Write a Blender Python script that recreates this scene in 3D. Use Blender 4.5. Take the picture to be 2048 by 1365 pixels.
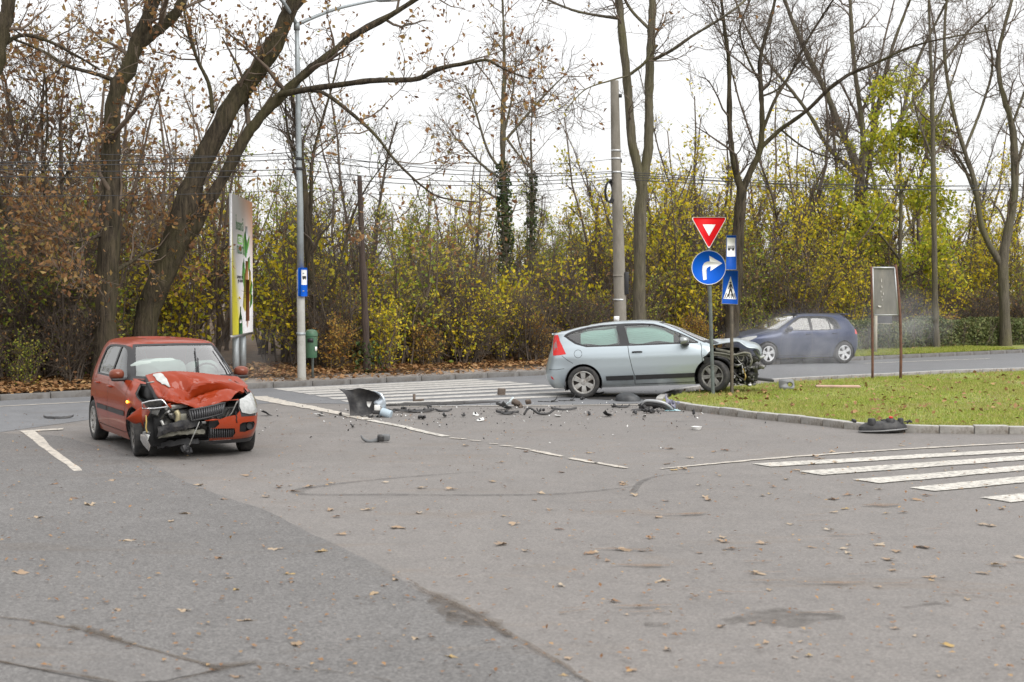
import bpy, bmesh, math, random
import numpy as np
from mathutils import Vector, Matrix, Euler
from mathutils.geometry import delaunay_2d_cdt, tessellate_polygon

for _o in list(bpy.data.objects):
    bpy.data.objects.remove(_o)
S = bpy.context.scene
COL = S.collection
R = math.radians

# ------------------------------------------------------------------ camera
F_PX, CX, CY, HZ, CAM_H = 2844.0, 1024.0, 682.5, 590.0, 2.05
TH = math.atan((CY - HZ) / F_PX)
cam_data = bpy.data.cameras.new('camera')
cam = bpy.data.objects.new('camera', cam_data)
COL.objects.link(cam)
cam.location = (0, 0, CAM_H)
cam.rotation_euler = (math.pi / 2 - TH, 0, 0)
cam_data.sensor_width = 36.0
cam_data.lens = 36.0 * F_PX / 2048.0
cam_data.clip_start = 0.1
cam_data.clip_end = 3000
cam_data.dof.use_dof = True
cam_data.dof.focus_distance = 26.0
cam_data.dof.aperture_fstop = 3.2
S.camera = cam

# ------------------------------------------------------------------ world, sun, exposure
SUN_EL, SUN_AZ = R(42), R(140)           # azimuth measured clockwise from +Y: behind the camera, to its right
world = bpy.data.worlds.new('World')
S.world = world
world.use_nodes = True
_nt = world.node_tree
_nt.nodes.clear()
_out = _nt.nodes.new('ShaderNodeOutputWorld')
_bg = _nt.nodes.new('ShaderNodeBackground')
_bg.inputs['Strength'].default_value = 0.1
_sky = _nt.nodes.new('ShaderNodeTexSky')
_sky.sky_type = 'NISHITA'
_sky.sun_disc = False
_sky.sun_elevation = SUN_EL
_sky.sun_rotation = SUN_AZ
_tc = _nt.nodes.new('ShaderNodeTexCoord')
_sep = _nt.nodes.new('ShaderNodeSeparateXYZ')
_nt.links.new(_tc.outputs['Generated'], _sep.inputs[0])
# overcast cloud cover: brightness grows from the horizon to the zenith
_mr = _nt.nodes.new('ShaderNodeMapRange')
_mr.inputs['From Min'].default_value = 0.0
_mr.inputs['From Max'].default_value = 1.0
_mr.inputs['To Min'].default_value = 5.6
_mr.inputs['To Max'].default_value = 9.2
_nt.links.new(_sep.outputs['Z'], _mr.inputs['Value'])
_cn = _nt.nodes.new('ShaderNodeTexNoise')
_cn.inputs['Scale'].default_value = 2.2
_cn.inputs['Detail'].default_value = 4
_nt.links.new(_tc.outputs['Generated'], _cn.inputs['Vector'])
_cm = _nt.nodes.new('ShaderNodeMapRange')
_cm.inputs['To Min'].default_value = 0.88
_cm.inputs['To Max'].default_value = 1.10
_nt.links.new(_cn.outputs['Fac'], _cm.inputs['Value'])
_mul = _nt.nodes.new('ShaderNodeMath'); _mul.operation = 'MULTIPLY'
_nt.links.new(_mr.outputs[0], _mul.inputs[0]); _nt.links.new(_cm.outputs[0], _mul.inputs[1])
_vm = _nt.nodes.new('ShaderNodeVectorMath'); _vm.operation = 'SCALE'
_vm.inputs[0].default_value = (1.0, 0.992, 0.985)
_nt.links.new(_mul.outputs[0], _vm.inputs['Scale'])
_mx = _nt.nodes.new('ShaderNodeMix'); _mx.data_type = 'RGBA'
_mx.inputs['Factor'].default_value = 0.93
_nt.links.new(_sky.outputs[0], _mx.inputs['A']); _nt.links.new(_vm.outputs[0], _mx.inputs['B'])
_nt.links.new(_mx.outputs['Result'], _bg.inputs['Color'])
_nt.links.new(_bg.outputs[0], _out.inputs[0])

sun_data = bpy.data.lights.new('sun', 'SUN')
sun_data.energy = 1.4
sun_data.angle = R(40)
sun_data.color = (1.0, 0.97, 0.92)
sun = bpy.data.objects.new('sun', sun_data)
COL.objects.link(sun)
_sd = Vector((math.sin(SUN_AZ) * math.cos(SUN_EL), math.cos(SUN_AZ) * math.cos(SUN_EL), math.sin(SUN_EL)))
sun.rotation_euler = (-_sd).to_track_quat('-Z', 'Y').to_euler()

S.view_settings.view_transform = 'Standard'
S.view_settings.look = 'None'
S.view_settings.exposure = 0.95
S.view_settings.gamma = 1.0
S.view_settings.use_curve_mapping = False
S.cycles.max_bounces = 8
S.cycles.transparent_max_bounces = 12
S.cycles.volume_bounces = 1
S.cycles.volume_step_rate = 2.0

# ------------------------------------------------------------------ pixel geometry (points of the photograph to places in the world)
def ray(px, py):
    dx, dy = (px - CX) / F_PX, (CY - py) / F_PX
    return np.array([dx, math.cos(TH) + dy * math.sin(TH), -math.sin(TH) + dy * math.cos(TH)])

def G(px, py, z=0.0):
    d = ray(px, py)
    t = (z - CAM_H) / d[2]
    return np.array([d[0] * t, d[1] * t, z])

def U(px, py, Y):
    d = ray(px, py)
    t = Y / d[1]
    return np.array([d[0] * t, Y, CAM_H + d[2] * t])

# ------------------------------------------------------------------ object helpers
def tag(o, label=None, cat=None, group=None, kind=None):
    if label: o['label'] = label
    if cat: o['category'] = cat
    if group: o['group'] = group
    if kind: o['kind'] = kind
    return o

def link(name, data, parent=None):
    o = bpy.data.objects.new(name, data)
    COL.objects.link(o)
    if parent is not None: o.parent = parent
    return o

def thing(name, label, cat, loc=(0, 0, 0), rot=(0, 0, 0), group=None, kind=None, parent=None):
    o = link(name, None, parent)
    o.empty_display_size = 0.2
    o.location = loc
    o.rotation_euler = rot
    return tag(o, label, cat, group, kind)

def copy_tree(o, parent=None):
    c = o.copy()
    COL.objects.link(c)
    if parent is not None: c.parent = parent
    for ch in o.children:
        copy_tree(ch, c)
    return c

class MB:
    """collects vertices and faces of one mesh"""
    def __init__(s):
        s.v, s.q, s.t, s.ng, s.n = [], [], [], [], 0
        s.nrm = None
    def add(s, V, quads=None, tris=None, ngons=None):
        V = np.asarray(V, float).reshape(-1, 3)
        if quads is not None and len(quads): s.q.append(np.asarray(quads, int).reshape(-1, 4) + s.n)
        if tris is not None and len(tris): s.t.append(np.asarray(tris, int).reshape(-1, 3) + s.n)
        if ngons is not None:
            for g in ngons: s.ng.append([i + s.n for i in g])
        s.v.append(V); s.n += len(V)
        return s
    def box(s, c, size, rot=None, taper=1.0):
        x, y, z = np.array(size) / 2
        V = np.array([[a * x * (taper if k > 0 else 1), b * y * (taper if k > 0 else 1), k * z] for k in (-1, 1) for b in (-1, 1) for a in (-1, 1)])
        if rot is not None:
            V = V @ np.array(Euler(rot).to_matrix()).T
        s.add(V + np.array(c), [[0, 2, 3, 1], [4, 5, 7, 6], [0, 1, 5, 4], [2, 6, 7, 3], [0, 4, 6, 2], [1, 3, 7, 5]])
        return s
    def tube(s, P, r, sides=8, cap=True):
        P = np.asarray(P, float); n = len(P)
        Rr = np.full(n, r, float) if np.isscalar(r) else np.asarray(r, float)
        V, Q = tubes(P[None], Rr[None], sides)
        ng = [list(range(sides))[::-1], list(range((n - 1) * sides, n * sides))] if cap else None
        s.add(V, Q, None, ng)
        return s
    def lathe(s, prof, axis='z', sides=24, c=(0, 0, 0), closed=False):
        prof = np.asarray(prof, float); n = len(prof)
        a = np.arange(sides) * 2 * math.pi / sides
        V = np.stack([prof[:, 0][:, None] * np.cos(a), prof[:, 0][:, None] * np.sin(a), np.repeat(prof[:, 1][:, None], sides, 1)], -1)
        if axis == 'y': V = V[..., [0, 2, 1]] * np.array([1, 1, -1])
        if axis == 'x': V = V[..., [2, 1, 0]] * np.array([1, 1, -1])
        m = n if closed else n - 1
        i = np.arange(m)[:, None]; j = np.arange(sides)[None]
        i2 = (i + 1) % n; j2 = (j + 1) % sides
        Q = np.stack([i * sides + j, i * sides + j2, i2 * sides + j2, i2 * sides + j], -1).reshape(-1, 4)
        s.add(V.reshape(-1, 3) + np.array(c), Q)
        return s
    def prism(s, poly, h0, h1, basis=None):
        """extrudes a 2-D polygon along the third axis; basis maps (u, v, h) to 3-D"""
        n = len(poly)
        P = np.array([[p[0], p[1], h] for h in (h0, h1) for p in poly], float)
        if basis is not None:
            o, bx, by, bz = [np.asarray(b, float) for b in basis]
            P = o + P[:, :1] * bx + P[:, 1:2] * by + P[:, 2:3] * bz
        T = tessellate_polygon([[Vector((p[0], p[1], 0)) for p in poly]])
        T = np.array(T, int)
        side = [[i, (i + 1) % n, n + (i + 1) % n, n + i] for i in range(n)]
        s.add(P, side, np.concatenate([T, T[:, ::-1] + n]))
        return s
    def sheet(s, poly3):
        T = np.array(tessellate_polygon([[Vector((p[0], p[1], 0)) for p in poly3]]), int)
        P = np.array(poly3, float)
        a, b, c = P[T[:, 0]], P[T[:, 1]], P[T[:, 2]]
        cr = np.cross(b - a, c - a)[:, 2]
        T[cr < 0] = T[cr < 0][:, ::-1]
        s.add(P, None, T)
        return s
    def grid(s, A):
        A = np.asarray(A, float); n, m = A.shape[:2]
        i = np.arange(n - 1)[:, None]; j = np.arange(m - 1)[None]
        Q = np.stack([i * m + j, i * m + j + 1, (i + 1) * m + j + 1, (i + 1) * m + j], -1).reshape(-1, 4)
        s.add(A.reshape(-1, 3), Q)
        return s
    def mesh(s, name, mats, smooth=False, bevel=0, segs=2, fmat=None):
        me = bpy.data.meshes.new(name)
        V = np.concatenate(s.v) if s.v else np.zeros((0, 3))
        loops, starts, k = [], [], 0
        tot = []
        for arr, w in ((s.q, 4), (s.t, 3)):
            if arr:
                A = np.concatenate(arr)
                loops.append(A.reshape(-1)); tot.append(np.full(len(A), w))
        for g in s.ng:
            loops.append(np.array(g)); tot.append(np.array([len(g)]))
        L = np.concatenate(loops) if loops else np.zeros(0, int)
        Tt = np.concatenate(tot) if tot else np.zeros(0, int)
        me.vertices.add(len(V)); me.vertices.foreach_set('co', V.reshape(-1).astype(np.float32))
        me.loops.add(len(L)); me.loops.foreach_set('vertex_index', L.astype(np.int32))
        me.polygons.add(len(Tt))
        st = np.concatenate([[0], np.cumsum(Tt)[:-1]]) if len(Tt) else np.zeros(0)
        me.polygons.foreach_set('loop_start', st.astype(np.int32))
        me.update(calc_edges=True)
        me.validate()
        for m in (mats if isinstance(mats, (list, tuple)) else [mats]):
            me.materials.append(m)
        if bevel:
            bm = bmesh.new(); bm.from_mesh(me)
            bmesh.ops.remove_doubles(bm, verts=bm.verts, dist=1e-5)
            ed = [e for e in bm.edges if len(e.link_faces) == 2 and e.calc_face_angle(0) > 0.5]
            bmesh.ops.bevel(bm, geom=ed, offset=bevel, segments=segs, affect='EDGES', profile=0.5)
            bm.to_mesh(me); bm.free()
        if smooth:
            me.polygons.foreach_set('use_smooth', np.ones(len(me.polygons), bool))
            if smooth != True:
                me.set_sharp_from_angle(angle=R(smooth))
        if fmat is not None:
            me.polygons.foreach_set('material_index', np.asarray(fmat, np.int32))
        me.update()
        return me
    def build(s, name, mat, parent=None, smooth=False, bevel=0, segs=2):
        return link(name, s.mesh(name, mat, smooth, bevel, segs), parent)

def tubes(P, Rd, sides=5):
    """P (B,n,3), Rd (B,n): B tubes at once -> vertices, quads"""
    B, n = P.shape[:2]
    T = np.gradient(P, axis=1) if n > 1 else P * 0
    T /= np.linalg.norm(T, axis=2, keepdims=True) + 1e-9
    mt = np.abs((P[:, -1] - P[:, 0]))
    ref = np.zeros((B, 3)); ref[np.arange(B), np.argmin(mt, 1)] = 1
    N1 = np.cross(T, ref[:, None, :]); N1 /= np.linalg.norm(N1, axis=2, keepdims=True) + 1e-9
    N2 = np.cross(T, N1)
    a = np.arange(sides) * 2 * math.pi / sides
    V = P[:, :, None] + Rd[:, :, None, None] * (np.cos(a)[None, None, :, None] * N1[:, :, None] + np.sin(a)[None, None, :, None] * N2[:, :, None])
    b = np.arange(B)[:, None, None] * n * sides; i = np.arange(n - 1)[None, :, None]; j = np.arange(sides)[None, None]
    j2 = (j + 1) % sides
    Q = np.stack([b + i * sides + j, b + i * sides + j2, b + (i + 1) * sides + j2, b + (i + 1) * sides + j], -1).reshape(-1, 4)
    return V.reshape(-1, 3), Q

def spline(P, n):
    """Catmull-Rom through P, n samples uniform in parameter"""
    P = np.asarray(P, float); k = len(P)
    if k < 2: return np.repeat(P, n, 0)
    E = np.concatenate([[2 * P[0] - P[1]], P, [2 * P[-1] - P[-2]]])
    t = np.linspace(0, k - 1, n); i = np.minimum(t.astype(int), k - 2); f = (t - i)[:, None]
    p0, p1, p2, p3 = E[i], E[i + 1], E[i + 2], E[i + 3]
    return 0.5 * (2 * p1 + (p2 - p0) * f + (2 * p0 - 5 * p1 + 4 * p2 - p3) * f ** 2 + (3 * p1 - p0 - 3 * p2 + p3) * f ** 3)

def spline_grid(A, n, m):
    A = np.asarray(A, float)
    B = np.stack([spline(A[:, j], n) for j in range(A.shape[1])], 1)
    return np.stack([spline(B[i], m) for i in range(n)], 0)

def vnoise(P, seed=0, scale=1.0):
    """cheap smooth pseudo-noise in -1..1 for arrays of points"""
    r = np.random.RandomState(seed)
    out = 0
    for k in range(5):
        d = r.randn(3); d /= np.linalg.norm(d)
        out = out + np.sin(P @ d * scale * (1 + .5 * k) + r.rand() * 6.28)
    return out / 3.0

# ------------------------------------------------------------------ materials
def nodes_of(name):
    m = bpy.data.materials.new(name)
    m.use_nodes = True
    nt = m.node_tree
    return m, nt, nt.nodes['Principled BSDF']

def N(nt, typ, **kw):
    n = nt.nodes.new(typ)
    for k, v in kw.items():
        if k in n.inputs: n.inputs[k].default_value = v
        else: setattr(n, k, v)
    return n

def ramp(nt, fac, stops, interp='LINEAR'):
    r = nt.nodes.new('ShaderNodeValToRGB')
    r.color_ramp.interpolation = interp
    e = r.color_ramp.elements
    while len(e) < len(stops): e.new(0.5)
    for el, (p, c) in zip(e, stops):
        el.position = p
        el.color = (*c, 1) if len(c) == 3 else c
    nt.links.new(fac, r.inputs[0])
    return r.outputs[0]

def mixc(nt, fac, a, b, blend='MIX'):
    m = nt.nodes.new('ShaderNodeMix'); m.data_type = 'RGBA'; m.blend_type = blend
    for sock, v in (('Factor', fac), ('A', a), ('B', b)):
        s_ = m.inputs[sock] if sock != 'Factor' else m.inputs[0]
        if sock == 'A': s_ = m.inputs[6]
        if sock == 'B': s_ = m.inputs[7]
        if hasattr(v, 'is_output'): nt.links.new(v, s_)
        elif isinstance(v, (int, float)): s_.default_value = v
        else: s_.default_value = (*v, 1)
    return m.outputs[2]

def noise(nt, scale, detail=4, rough=.6, vec=None, dist=0):
    n = nt.nodes.new('ShaderNodeTexNoise')
    n.inputs['Scale'].default_value = scale; n.inputs['Detail'].default_value = detail
    n.inputs['Roughness'].default_value = rough; n.inputs['Distortion'].default_value = dist
    if vec is not None: nt.links.new(vec, n.inputs['Vector'])
    return n.outputs['Fac']

def objvec(nt, scale=(1, 1, 1)):
    t = nt.nodes.new('ShaderNodeTexCoord')
    mp = nt.nodes.new('ShaderNodeMapping'); mp.inputs['Scale'].default_value = scale
    nt.links.new(t.outputs['Object'], mp.inputs['Vector'])
    return mp.outputs[0]

def bump(nt, b, h, strength=.3, dist=.01):
    n = nt.nodes.new('ShaderNodeBump')
    n.inputs['Strength'].default_value = strength; n.inputs['Distance'].default_value = dist
    nt.links.new(h, n.inputs['Height']); nt.links.new(n.outputs[0], b.inputs['Normal'])

def mat(name, col, rough=.6, metal=0.0, var=0.0, vscale=6.0, bmp=0.0, bscale=40.0, coat=0.0, dirt=None, dscale=3.0, spec=.5, stretch=(1, 1, 1)):
    m, nt, b = nodes_of(name)
    b.inputs['Roughness'].default_value = rough
    b.inputs['Metallic'].default_value = metal
    b.inputs['Specular IOR Level'].default_value = spec
    if coat:
        b.inputs['Coat Weight'].default_value = coat; b.inputs['Coat Roughness'].default_value = .06
    out = None
    v = objvec(nt, stretch)
    if var:
        lo = tuple(c * (1 - var) for c in col); hi = tuple(min(1, c * (1 + var)) for c in col)
        out = ramp(nt, noise(nt, vscale, 6, .65, v), [(.3, lo), (.7, hi)])
    if dirt:
        f = ramp(nt, noise(nt, dscale, 6, .7, v), [(.45, (0, 0, 0)), (.7, (1, 1, 1))])
        out = mixc(nt, f, out if out is not None else col, dirt)
    if out is None: b.inputs['Base Color'].default_value = (*col, 1)
    else: nt.links.new(out, b.inputs['Base Color'])
    if bmp: bump(nt, b, noise(nt, bscale, 4, .6, v), bmp, .02)
    return m

def leaf_mat(name, stops, trans=.35, rough=.6, per='island'):
    m, nt, b = nodes_of(name)
    if per == 'island':
        g = nt.nodes.new('ShaderNodeNewGeometry'); fac = g.outputs['Random Per Island']
    else:
        g = nt.nodes.new('ShaderNodeObjectInfo'); fac = g.outputs['Random']
    c = ramp(nt, fac, stops)
    nt.links.new(c, b.inputs['Base Color'])
    b.inputs['Roughness'].default_value = rough
    b.inputs['Specular IOR Level'].default_value = .3
    if trans:
        t = nt.nodes.new('ShaderNodeBsdfTranslucent'); nt.links.new(c, t.inputs[0])
        mx = nt.nodes.new('ShaderNodeMixShader'); mx.inputs[0].default_value = trans
        nt.links.new(b.outputs[0], mx.inputs[1]); nt.links.new(t.outputs[0], mx.inputs[2])
        nt.links.new(mx.outputs[0], nt.nodes['Material Output'].inputs[0])
    return m

def soft_mat(name, col, cover=.5, scale=6.0, rough=.8, lo=.34, hi=.62):
    """thin deposit on the road that lets the asphalt show through in patches"""
    m, nt, b = nodes_of(name)
    b.inputs['Base Color'].default_value = (*col, 1); b.inputs['Roughness'].default_value = rough
    tr = nt.nodes.new('ShaderNodeBsdfTransparent'); mx = nt.nodes.new('ShaderNodeMixShader')
    f = ramp(nt, noise(nt, scale, 7, .75, objvec(nt)), [(lo, (0, 0, 0)), (hi, (cover,) * 3)])
    nt.links.new(f, mx.inputs[0]); nt.links.new(tr.outputs[0], mx.inputs[1]); nt.links.new(b.outputs[0], mx.inputs[2])
    nt.links.new(mx.outputs[0], nt.nodes['Material Output'].inputs[0])
    return m

def glass_mat(name, tint=(.55, .68, .64), refl=1.0):
    m, nt, b = nodes_of(name)
    nt.nodes.remove(b)
    tr = nt.nodes.new('ShaderNodeBsdfTransparent'); tr.inputs[0].default_value = (*tint, 1)
    gl = nt.nodes.new('ShaderNodeBsdfGlossy'); gl.inputs['Roughness'].default_value = .03
    fr = nt.nodes.new('ShaderNodeFresnel'); fr.inputs['IOR'].default_value = 1.52
    ma = nt.nodes.new('ShaderNodeMath'); ma.operation = 'MULTIPLY_ADD'
    ma.inputs[1].default_value = 1.5 * refl; ma.inputs[2].default_value = .03
    ma.use_clamp = True
    nt.links.new(fr.outputs[0], ma.inputs[0])
    mx = nt.nodes.new('ShaderNodeMixShader')
    nt.links.new(ma.outputs[0], mx.inputs[0]); nt.links.new(tr.outputs[0], mx.inputs[1]); nt.links.new(gl.outputs[0], mx.inputs[2])
    nt.links.new(mx.outputs[0], nt.nodes['Material Output'].inputs[0])
    return m

def emit_mat(name, col, strength):
    m, nt, b = nodes_of(name)
    b.inputs['Base Color'].default_value = (*col, 1)
    b.inputs['Emission Color'].default_value = (*col, 1)
    b.inputs['Emission Strength'].default_value = strength
    return m
# ================================================================== materials of the setting
def asphalt(name, c0, c1, grain_amt, stain, seedv, patch=None):
    m, nt, b = nodes_of(name)
    v = objvec(nt)
    off = nt.nodes.new('ShaderNodeMapping'); off.inputs['Location'].default_value = (seedv, seedv * 2.3, 0)
    nt.links.new(v, off.inputs[0]); v = off.outputs[0]
    big = noise(nt, .35, 6, .6, v, .4)
    mid = noise(nt, 2.4, 5, .65, v)
    base = ramp(nt, big, [(.32, c0), (.68, c1)])
    base = mixc(nt, .5, base, ramp(nt, mid, [(.3, tuple(c * .86 for c in c0)), (.7, tuple(c * 1.1 for c in c1))]))
    # aggregate: stones of different greys
    vo = nt.nodes.new('ShaderNodeTexVoronoi'); vo.inputs['Scale'].default_value = 75
    nt.links.new(v, vo.inputs['Vector'])
    sp = nt.nodes.new('ShaderNodeSeparateColor'); nt.links.new(vo.outputs['Color'], sp.inputs[0])
    gr = ramp(nt, sp.outputs[0], [(0, (1 - grain_amt,) * 3), (.6, (1, 1, 1)), (1, (1 + grain_amt * .9,) * 3)])
    base = mixc(nt, 1.0, base, gr, 'MULTIPLY')
    fine = ramp(nt, noise(nt, 160, 2, .6, v), [(.3, (1 - grain_amt * .8,) * 3), (.7, (1 + grain_amt * .8,) * 3)])
    base = mixc(nt, 1.0, base, fine, 'MULTIPLY')
    # streaky stains and brownish leaf mould, drawn out along the driving direction
    sv = objvec(nt, (.35, 1.3, 1))
    st = ramp(nt, noise(nt, .9, 7, .72, sv, .6), [(.56, (0, 0, 0)), (.74, (1, 1, 1))])
    base = mixc(nt, st, base, mixc(nt, .45, base, stain))
    sv2 = objvec(nt, (.5, 2.2, 1))
    st2 = ramp(nt, noise(nt, 1.7, 8, .75, sv2, .3), [(.62, (0, 0, 0)), (.72, (1, 1, 1))])
    base = mixc(nt, st2, base, mixc(nt, .35, base, (.05, .045, .042)))
    nt.links.new(base, b.inputs['Base Color'])
    rr = ramp(nt, mid, [(.3, (.62,) * 3), (.7, (.82,) * 3)])
    nt.links.new(rr, b.inputs['Roughness'])
    b.inputs['Specular IOR Level'].default_value = .35
    bump(nt, b, sp.outputs[0], .35, .004)
    return m

M_ROAD = asphalt('asphalt_light', (.158, .147, .139), (.200, .186, .176), .22, (.17, .125, .085), 3.1)
M_ROAD_MID = asphalt('asphalt_patch', (.136, .129, .125), (.168, .160, .154), .28, (.15, .11, .075), 5.3)
M_ROAD_OLD = asphalt('asphalt_old', (.123, .118, .115), (.156, .150, .146), .36, (.11, .085, .062), 11.7)
M_ROAD_FAR = asphalt('asphalt_main_road', (.145, .148, .156), (.178, .181, .19), .14, (.13, .12, .11), 7.9)

def paint_mat():
    m, nt, b = nodes_of('road_paint')
    v = objvec(nt)
    w = ramp(nt, noise(nt, 14, 8, .75, v), [(.37, (.22, .21, .20)), (.56, (.60, .575, .53))])
    w2 = ramp(nt, noise(nt, 1.5, 4, .6, v), [(.3, (.82, .82, .80)), (.7, (1.06, 1.05, 1.03))])
    nt.links.new(mixc(nt, 1.0, w, w2, 'MULTIPLY'), b.inputs['Base Color'])
    b.inputs['Roughness'].default_value = .7
    return m
M_PAINT = paint_mat()
M_PAINT_MID = mat('greyed_road_paint', (.46, .445, .42), .75, var=.22, vscale=7, dirt=(.25, .24, .23), dscale=9)
M_PAINT_OLD = mat('worn_road_paint', (.50, .46, .40), .75, var=.18, vscale=9, dirt=(.22, .205, .195), dscale=11)
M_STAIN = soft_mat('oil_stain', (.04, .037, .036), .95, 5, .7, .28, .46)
M_TYREMARK = soft_mat('tyre_mark', (.07, .068, .066), .38, 9)
M_WET = soft_mat('wet_patch', (.09, .08, .07), .42, 8)
M_CRACK = soft_mat('crack_fill', (.085, .058, .034), .7, 13)
M_MOULD = soft_mat('damp_mould_smear', (.085, .062, .042), .45, 9)
M_CRUD = soft_mat('leaf_mould_smear', (.20, .115, .055), .62, 9)
M_KERB = mat('kerb_stone', (.40, .395, .38), .8, var=.2, vscale=4, bmp=.3, bscale=60, dirt=(.2, .19, .17), dscale=5)
M_KERB_SIDE = mat('kerb_stone_splashed_shaded', (.30, .285, .262), .85, var=.25, vscale=5, bmp=.4, bscale=50, dirt=(.12, .10, .08), dscale=6)  # splash dirt, with upright-face shade mixed into the colour
M_KERB_DARK = mat('kerb_stone_dark', (.16, .155, .15), .85, var=.2, vscale=4, bmp=.3, bscale=60, dirt=(.10, .09, .08), dscale=5)
M_PAVE = mat('pavement_tar', (.25, .225, .205), .85, var=.2, vscale=1.2, bmp=.3, bscale=60, dirt=(.17, .115, .075), dscale=2.0)
M_FLOOR = mat('leaf_mould', (.115, .075, .045), .95, var=.45, vscale=5, bmp=.6, bscale=14, dirt=(.045, .035, .022), dscale=1.2)
M_TURF = mat('turf', (.19, .23, .04), .9, var=.3, vscale=2.0, bmp=.6, bscale=60, dirt=(.22, .18, .075), dscale=1.1)
M_EARTH = mat('earth', (.09, .07, .05), .95, var=.3, vscale=3)

# ================================================================== the plan: the far kerb is a straight line across the picture
_A = G(0, 802)[:2]; _B = G(2048, 706)[:2]
KU = (_B - _A) / np.linalg.norm(_B - _A)
KN = np.array([-KU[1], KU[0]])
def K(s, o, z=0.0):
    p = _A + KU * s + KN * o
    return np.array([p[0], p[1], z])
def KS(px, o=0.0):
    k = (px - CX) / F_PX; a = _A + KN * o
    return (k * a[1] - a[0]) / (KU[0] - k * KU[1])
def KP(px, o, z=0.0):
    return K(KS(px, o), o, z)
def floor_z(o):
    return .118 + .02 * max(0, o - 1.5) if o < 14 else .368 + .01 * (o - 14)

# ground to the horizon
g = MB().sheet([(-900, -300, -.03), (900, -300, -.03), (900, 1600, -.03), (-900, 1600, -.03)])
tag(g.build('ground', M_EARTH), kind='structure')
# roads
p0, p1 = K(-60, 0), K(75, 0)
g = MB().sheet([tuple(p0[:2]) + (0,), (p0[0], -14, 0), (p1[0], -14, 0), tuple(p1[:2]) + (0,)])
tag(g.build('road', M_ROAD), kind='structure')
def px_sheet(name, pts, z, m, kind='structure', parent=None, jitter=0, rng=random.Random(3)):
    P = []
    for i, (x, y) in enumerate(pts):
        if jitter:
            x2, y2 = pts[(i + 1) % len(pts)]
            nseg = max(1, int(math.hypot(x2 - x, (y2 - y) * 4) / 26))
            for k in range(nseg):
                t = k / nseg
                q = G(x + (x2 - x) * t, y + (y2 - y) * t, z)
                q[:2] += [rng.gauss(0, jitter), rng.gauss(0, jitter * 1.6)]
                P.append(q)
        else:
            P.append(G(x, y, z))
    o = MB().sheet(P).build(name, m, parent)
    if kind: tag(o, kind=kind)
    return o
# the main road beyond the junction is a bluer, smoother surface
q0, q1 = K(-60, -.02, .004), K(75, -.02, .004)
far = [tuple(q0), tuple(K(-60, -6.6, .004)), tuple(K(KS(0, -6.6), -6.4, .004)), tuple(G(330, 818, .004)), tuple(G(560, 806, .004)), tuple(G(690, 808, .004)),
       tuple(G(800, 812, .004)), tuple(G(1050, 812, .004)), tuple(G(1335, 806, .004)), tuple(K(KS(1560, -9), -8.2, .004)), tuple(K(75, -8.0, .004)), tuple(q1)]
tag(MB().sheet(far).build('main_road', M_ROAD_FAR), kind='structure')
# older, coarser asphalt in the left foreground, its seam running towards the bottom of the picture
px_sheet('old_asphalt', [(270, 914), (345, 950), (430, 987), (520, 1016), (590, 1050), (660, 1084), (730, 1118), (790, 1150), (850, 1190), (905, 1216), (960, 1246), (1010, 1275), (1070, 1306), (1130, 1335), (1210, 1385), (1400, 1520), (-500, 1520), (-500, 872), (0, 866), (120, 872)], .0075, M_ROAD_OLD, jitter=.008)
px_sheet('old_asphalt', [(-80, 1236), (60, 1243), (130, 1254), (215, 1273), (300, 1298), (365, 1318), (440, 1337), (330, 1362), (230, 1368), (120, 1348), (0, 1322), (-80, 1316)], .0115, M_ROAD_MID, jitter=.004)
def px_strip(name, pts, widths, z, m, parent=None, kind='structure', rough=0.0, seed=1):
    """a band on the ground that follows a line of the photograph, widths in metres"""
    rng = np.random.RandomState(seed)
    C = np.array([G(x, y, z) for x, y in pts])
    n = max(2, int(np.linalg.norm(np.diff(C, axis=0), axis=1).sum() / .12))
    n = min(n, 260)
    P = spline(C, n); Wd = np.interp(np.linspace(0, 1, n), np.linspace(0, 1, len(widths)), widths)
    T = np.gradient(P, axis=0); T /= np.linalg.norm(T, axis=1, keepdims=True)
    Nn = np.stack([-T[:, 1], T[:, 0], T[:, 2] * 0], 1)
    a = Wd / 2 * (1 + rough * rng.randn(n)); b = Wd / 2 * (1 + rough * rng.randn(n))
    A = np.stack([P + Nn * np.maximum(a, .002)[:, None], P - Nn * np.maximum(b, .002)[:, None]], 1)
    o = MB().grid(A[:, ::-1]).build(name, m, parent)
    if kind: tag(o, kind=kind)
    return o
px_strip('asphalt_crack', [(-60, 1228), (60, 1240), (140, 1255), (215, 1272), (260, 1287), (330, 1307), (440, 1336)], [.02, .035, .03, .06, .03, .03, .07], .0155, M_CRACK, rough=.45)
px_strip('asphalt_crack', [(420, 1336), (470, 1330), (540, 1324), (570, 1327)], [.07, .05, .05, .01], .0155, M_CRACK, rough=.45, seed=2)
for _i, (_p, _w) in enumerate([([(140, 1250), (215, 1270), (270, 1290)], [.05, .14, .05]), ([(400, 1326), (440, 1334), (520, 1322)], [.05, .14, .05]), ([(840, 1175), (900, 1205), (960, 1238), (1020, 1270)], [.05, .2, .22, .05]),
                             ([(905, 1222), (930, 1238), (960, 1246)], [.05, .2, .08])]):
    px_strip('leaf_mould', _p, _w, .0195, M_MOULD, rough=.5, seed=20 + _i)
for _i in range(26):
    _r = random.Random(300 + _i); _x, _y = _r.uniform(1120, 2040), _r.uniform(1000, 1230); _l = _r.uniform(20, 70)
    px_strip('leaf_mould', [(_x - _l, _y + _r.uniform(-3, 3)), (_x, _y), (_x + _l, _y - _r.uniform(-2, 5))], [.02, _r.uniform(.05, .14), .02], .0135 + .0002 * _i, M_CRUD, rough=.6, seed=_i)
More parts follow.
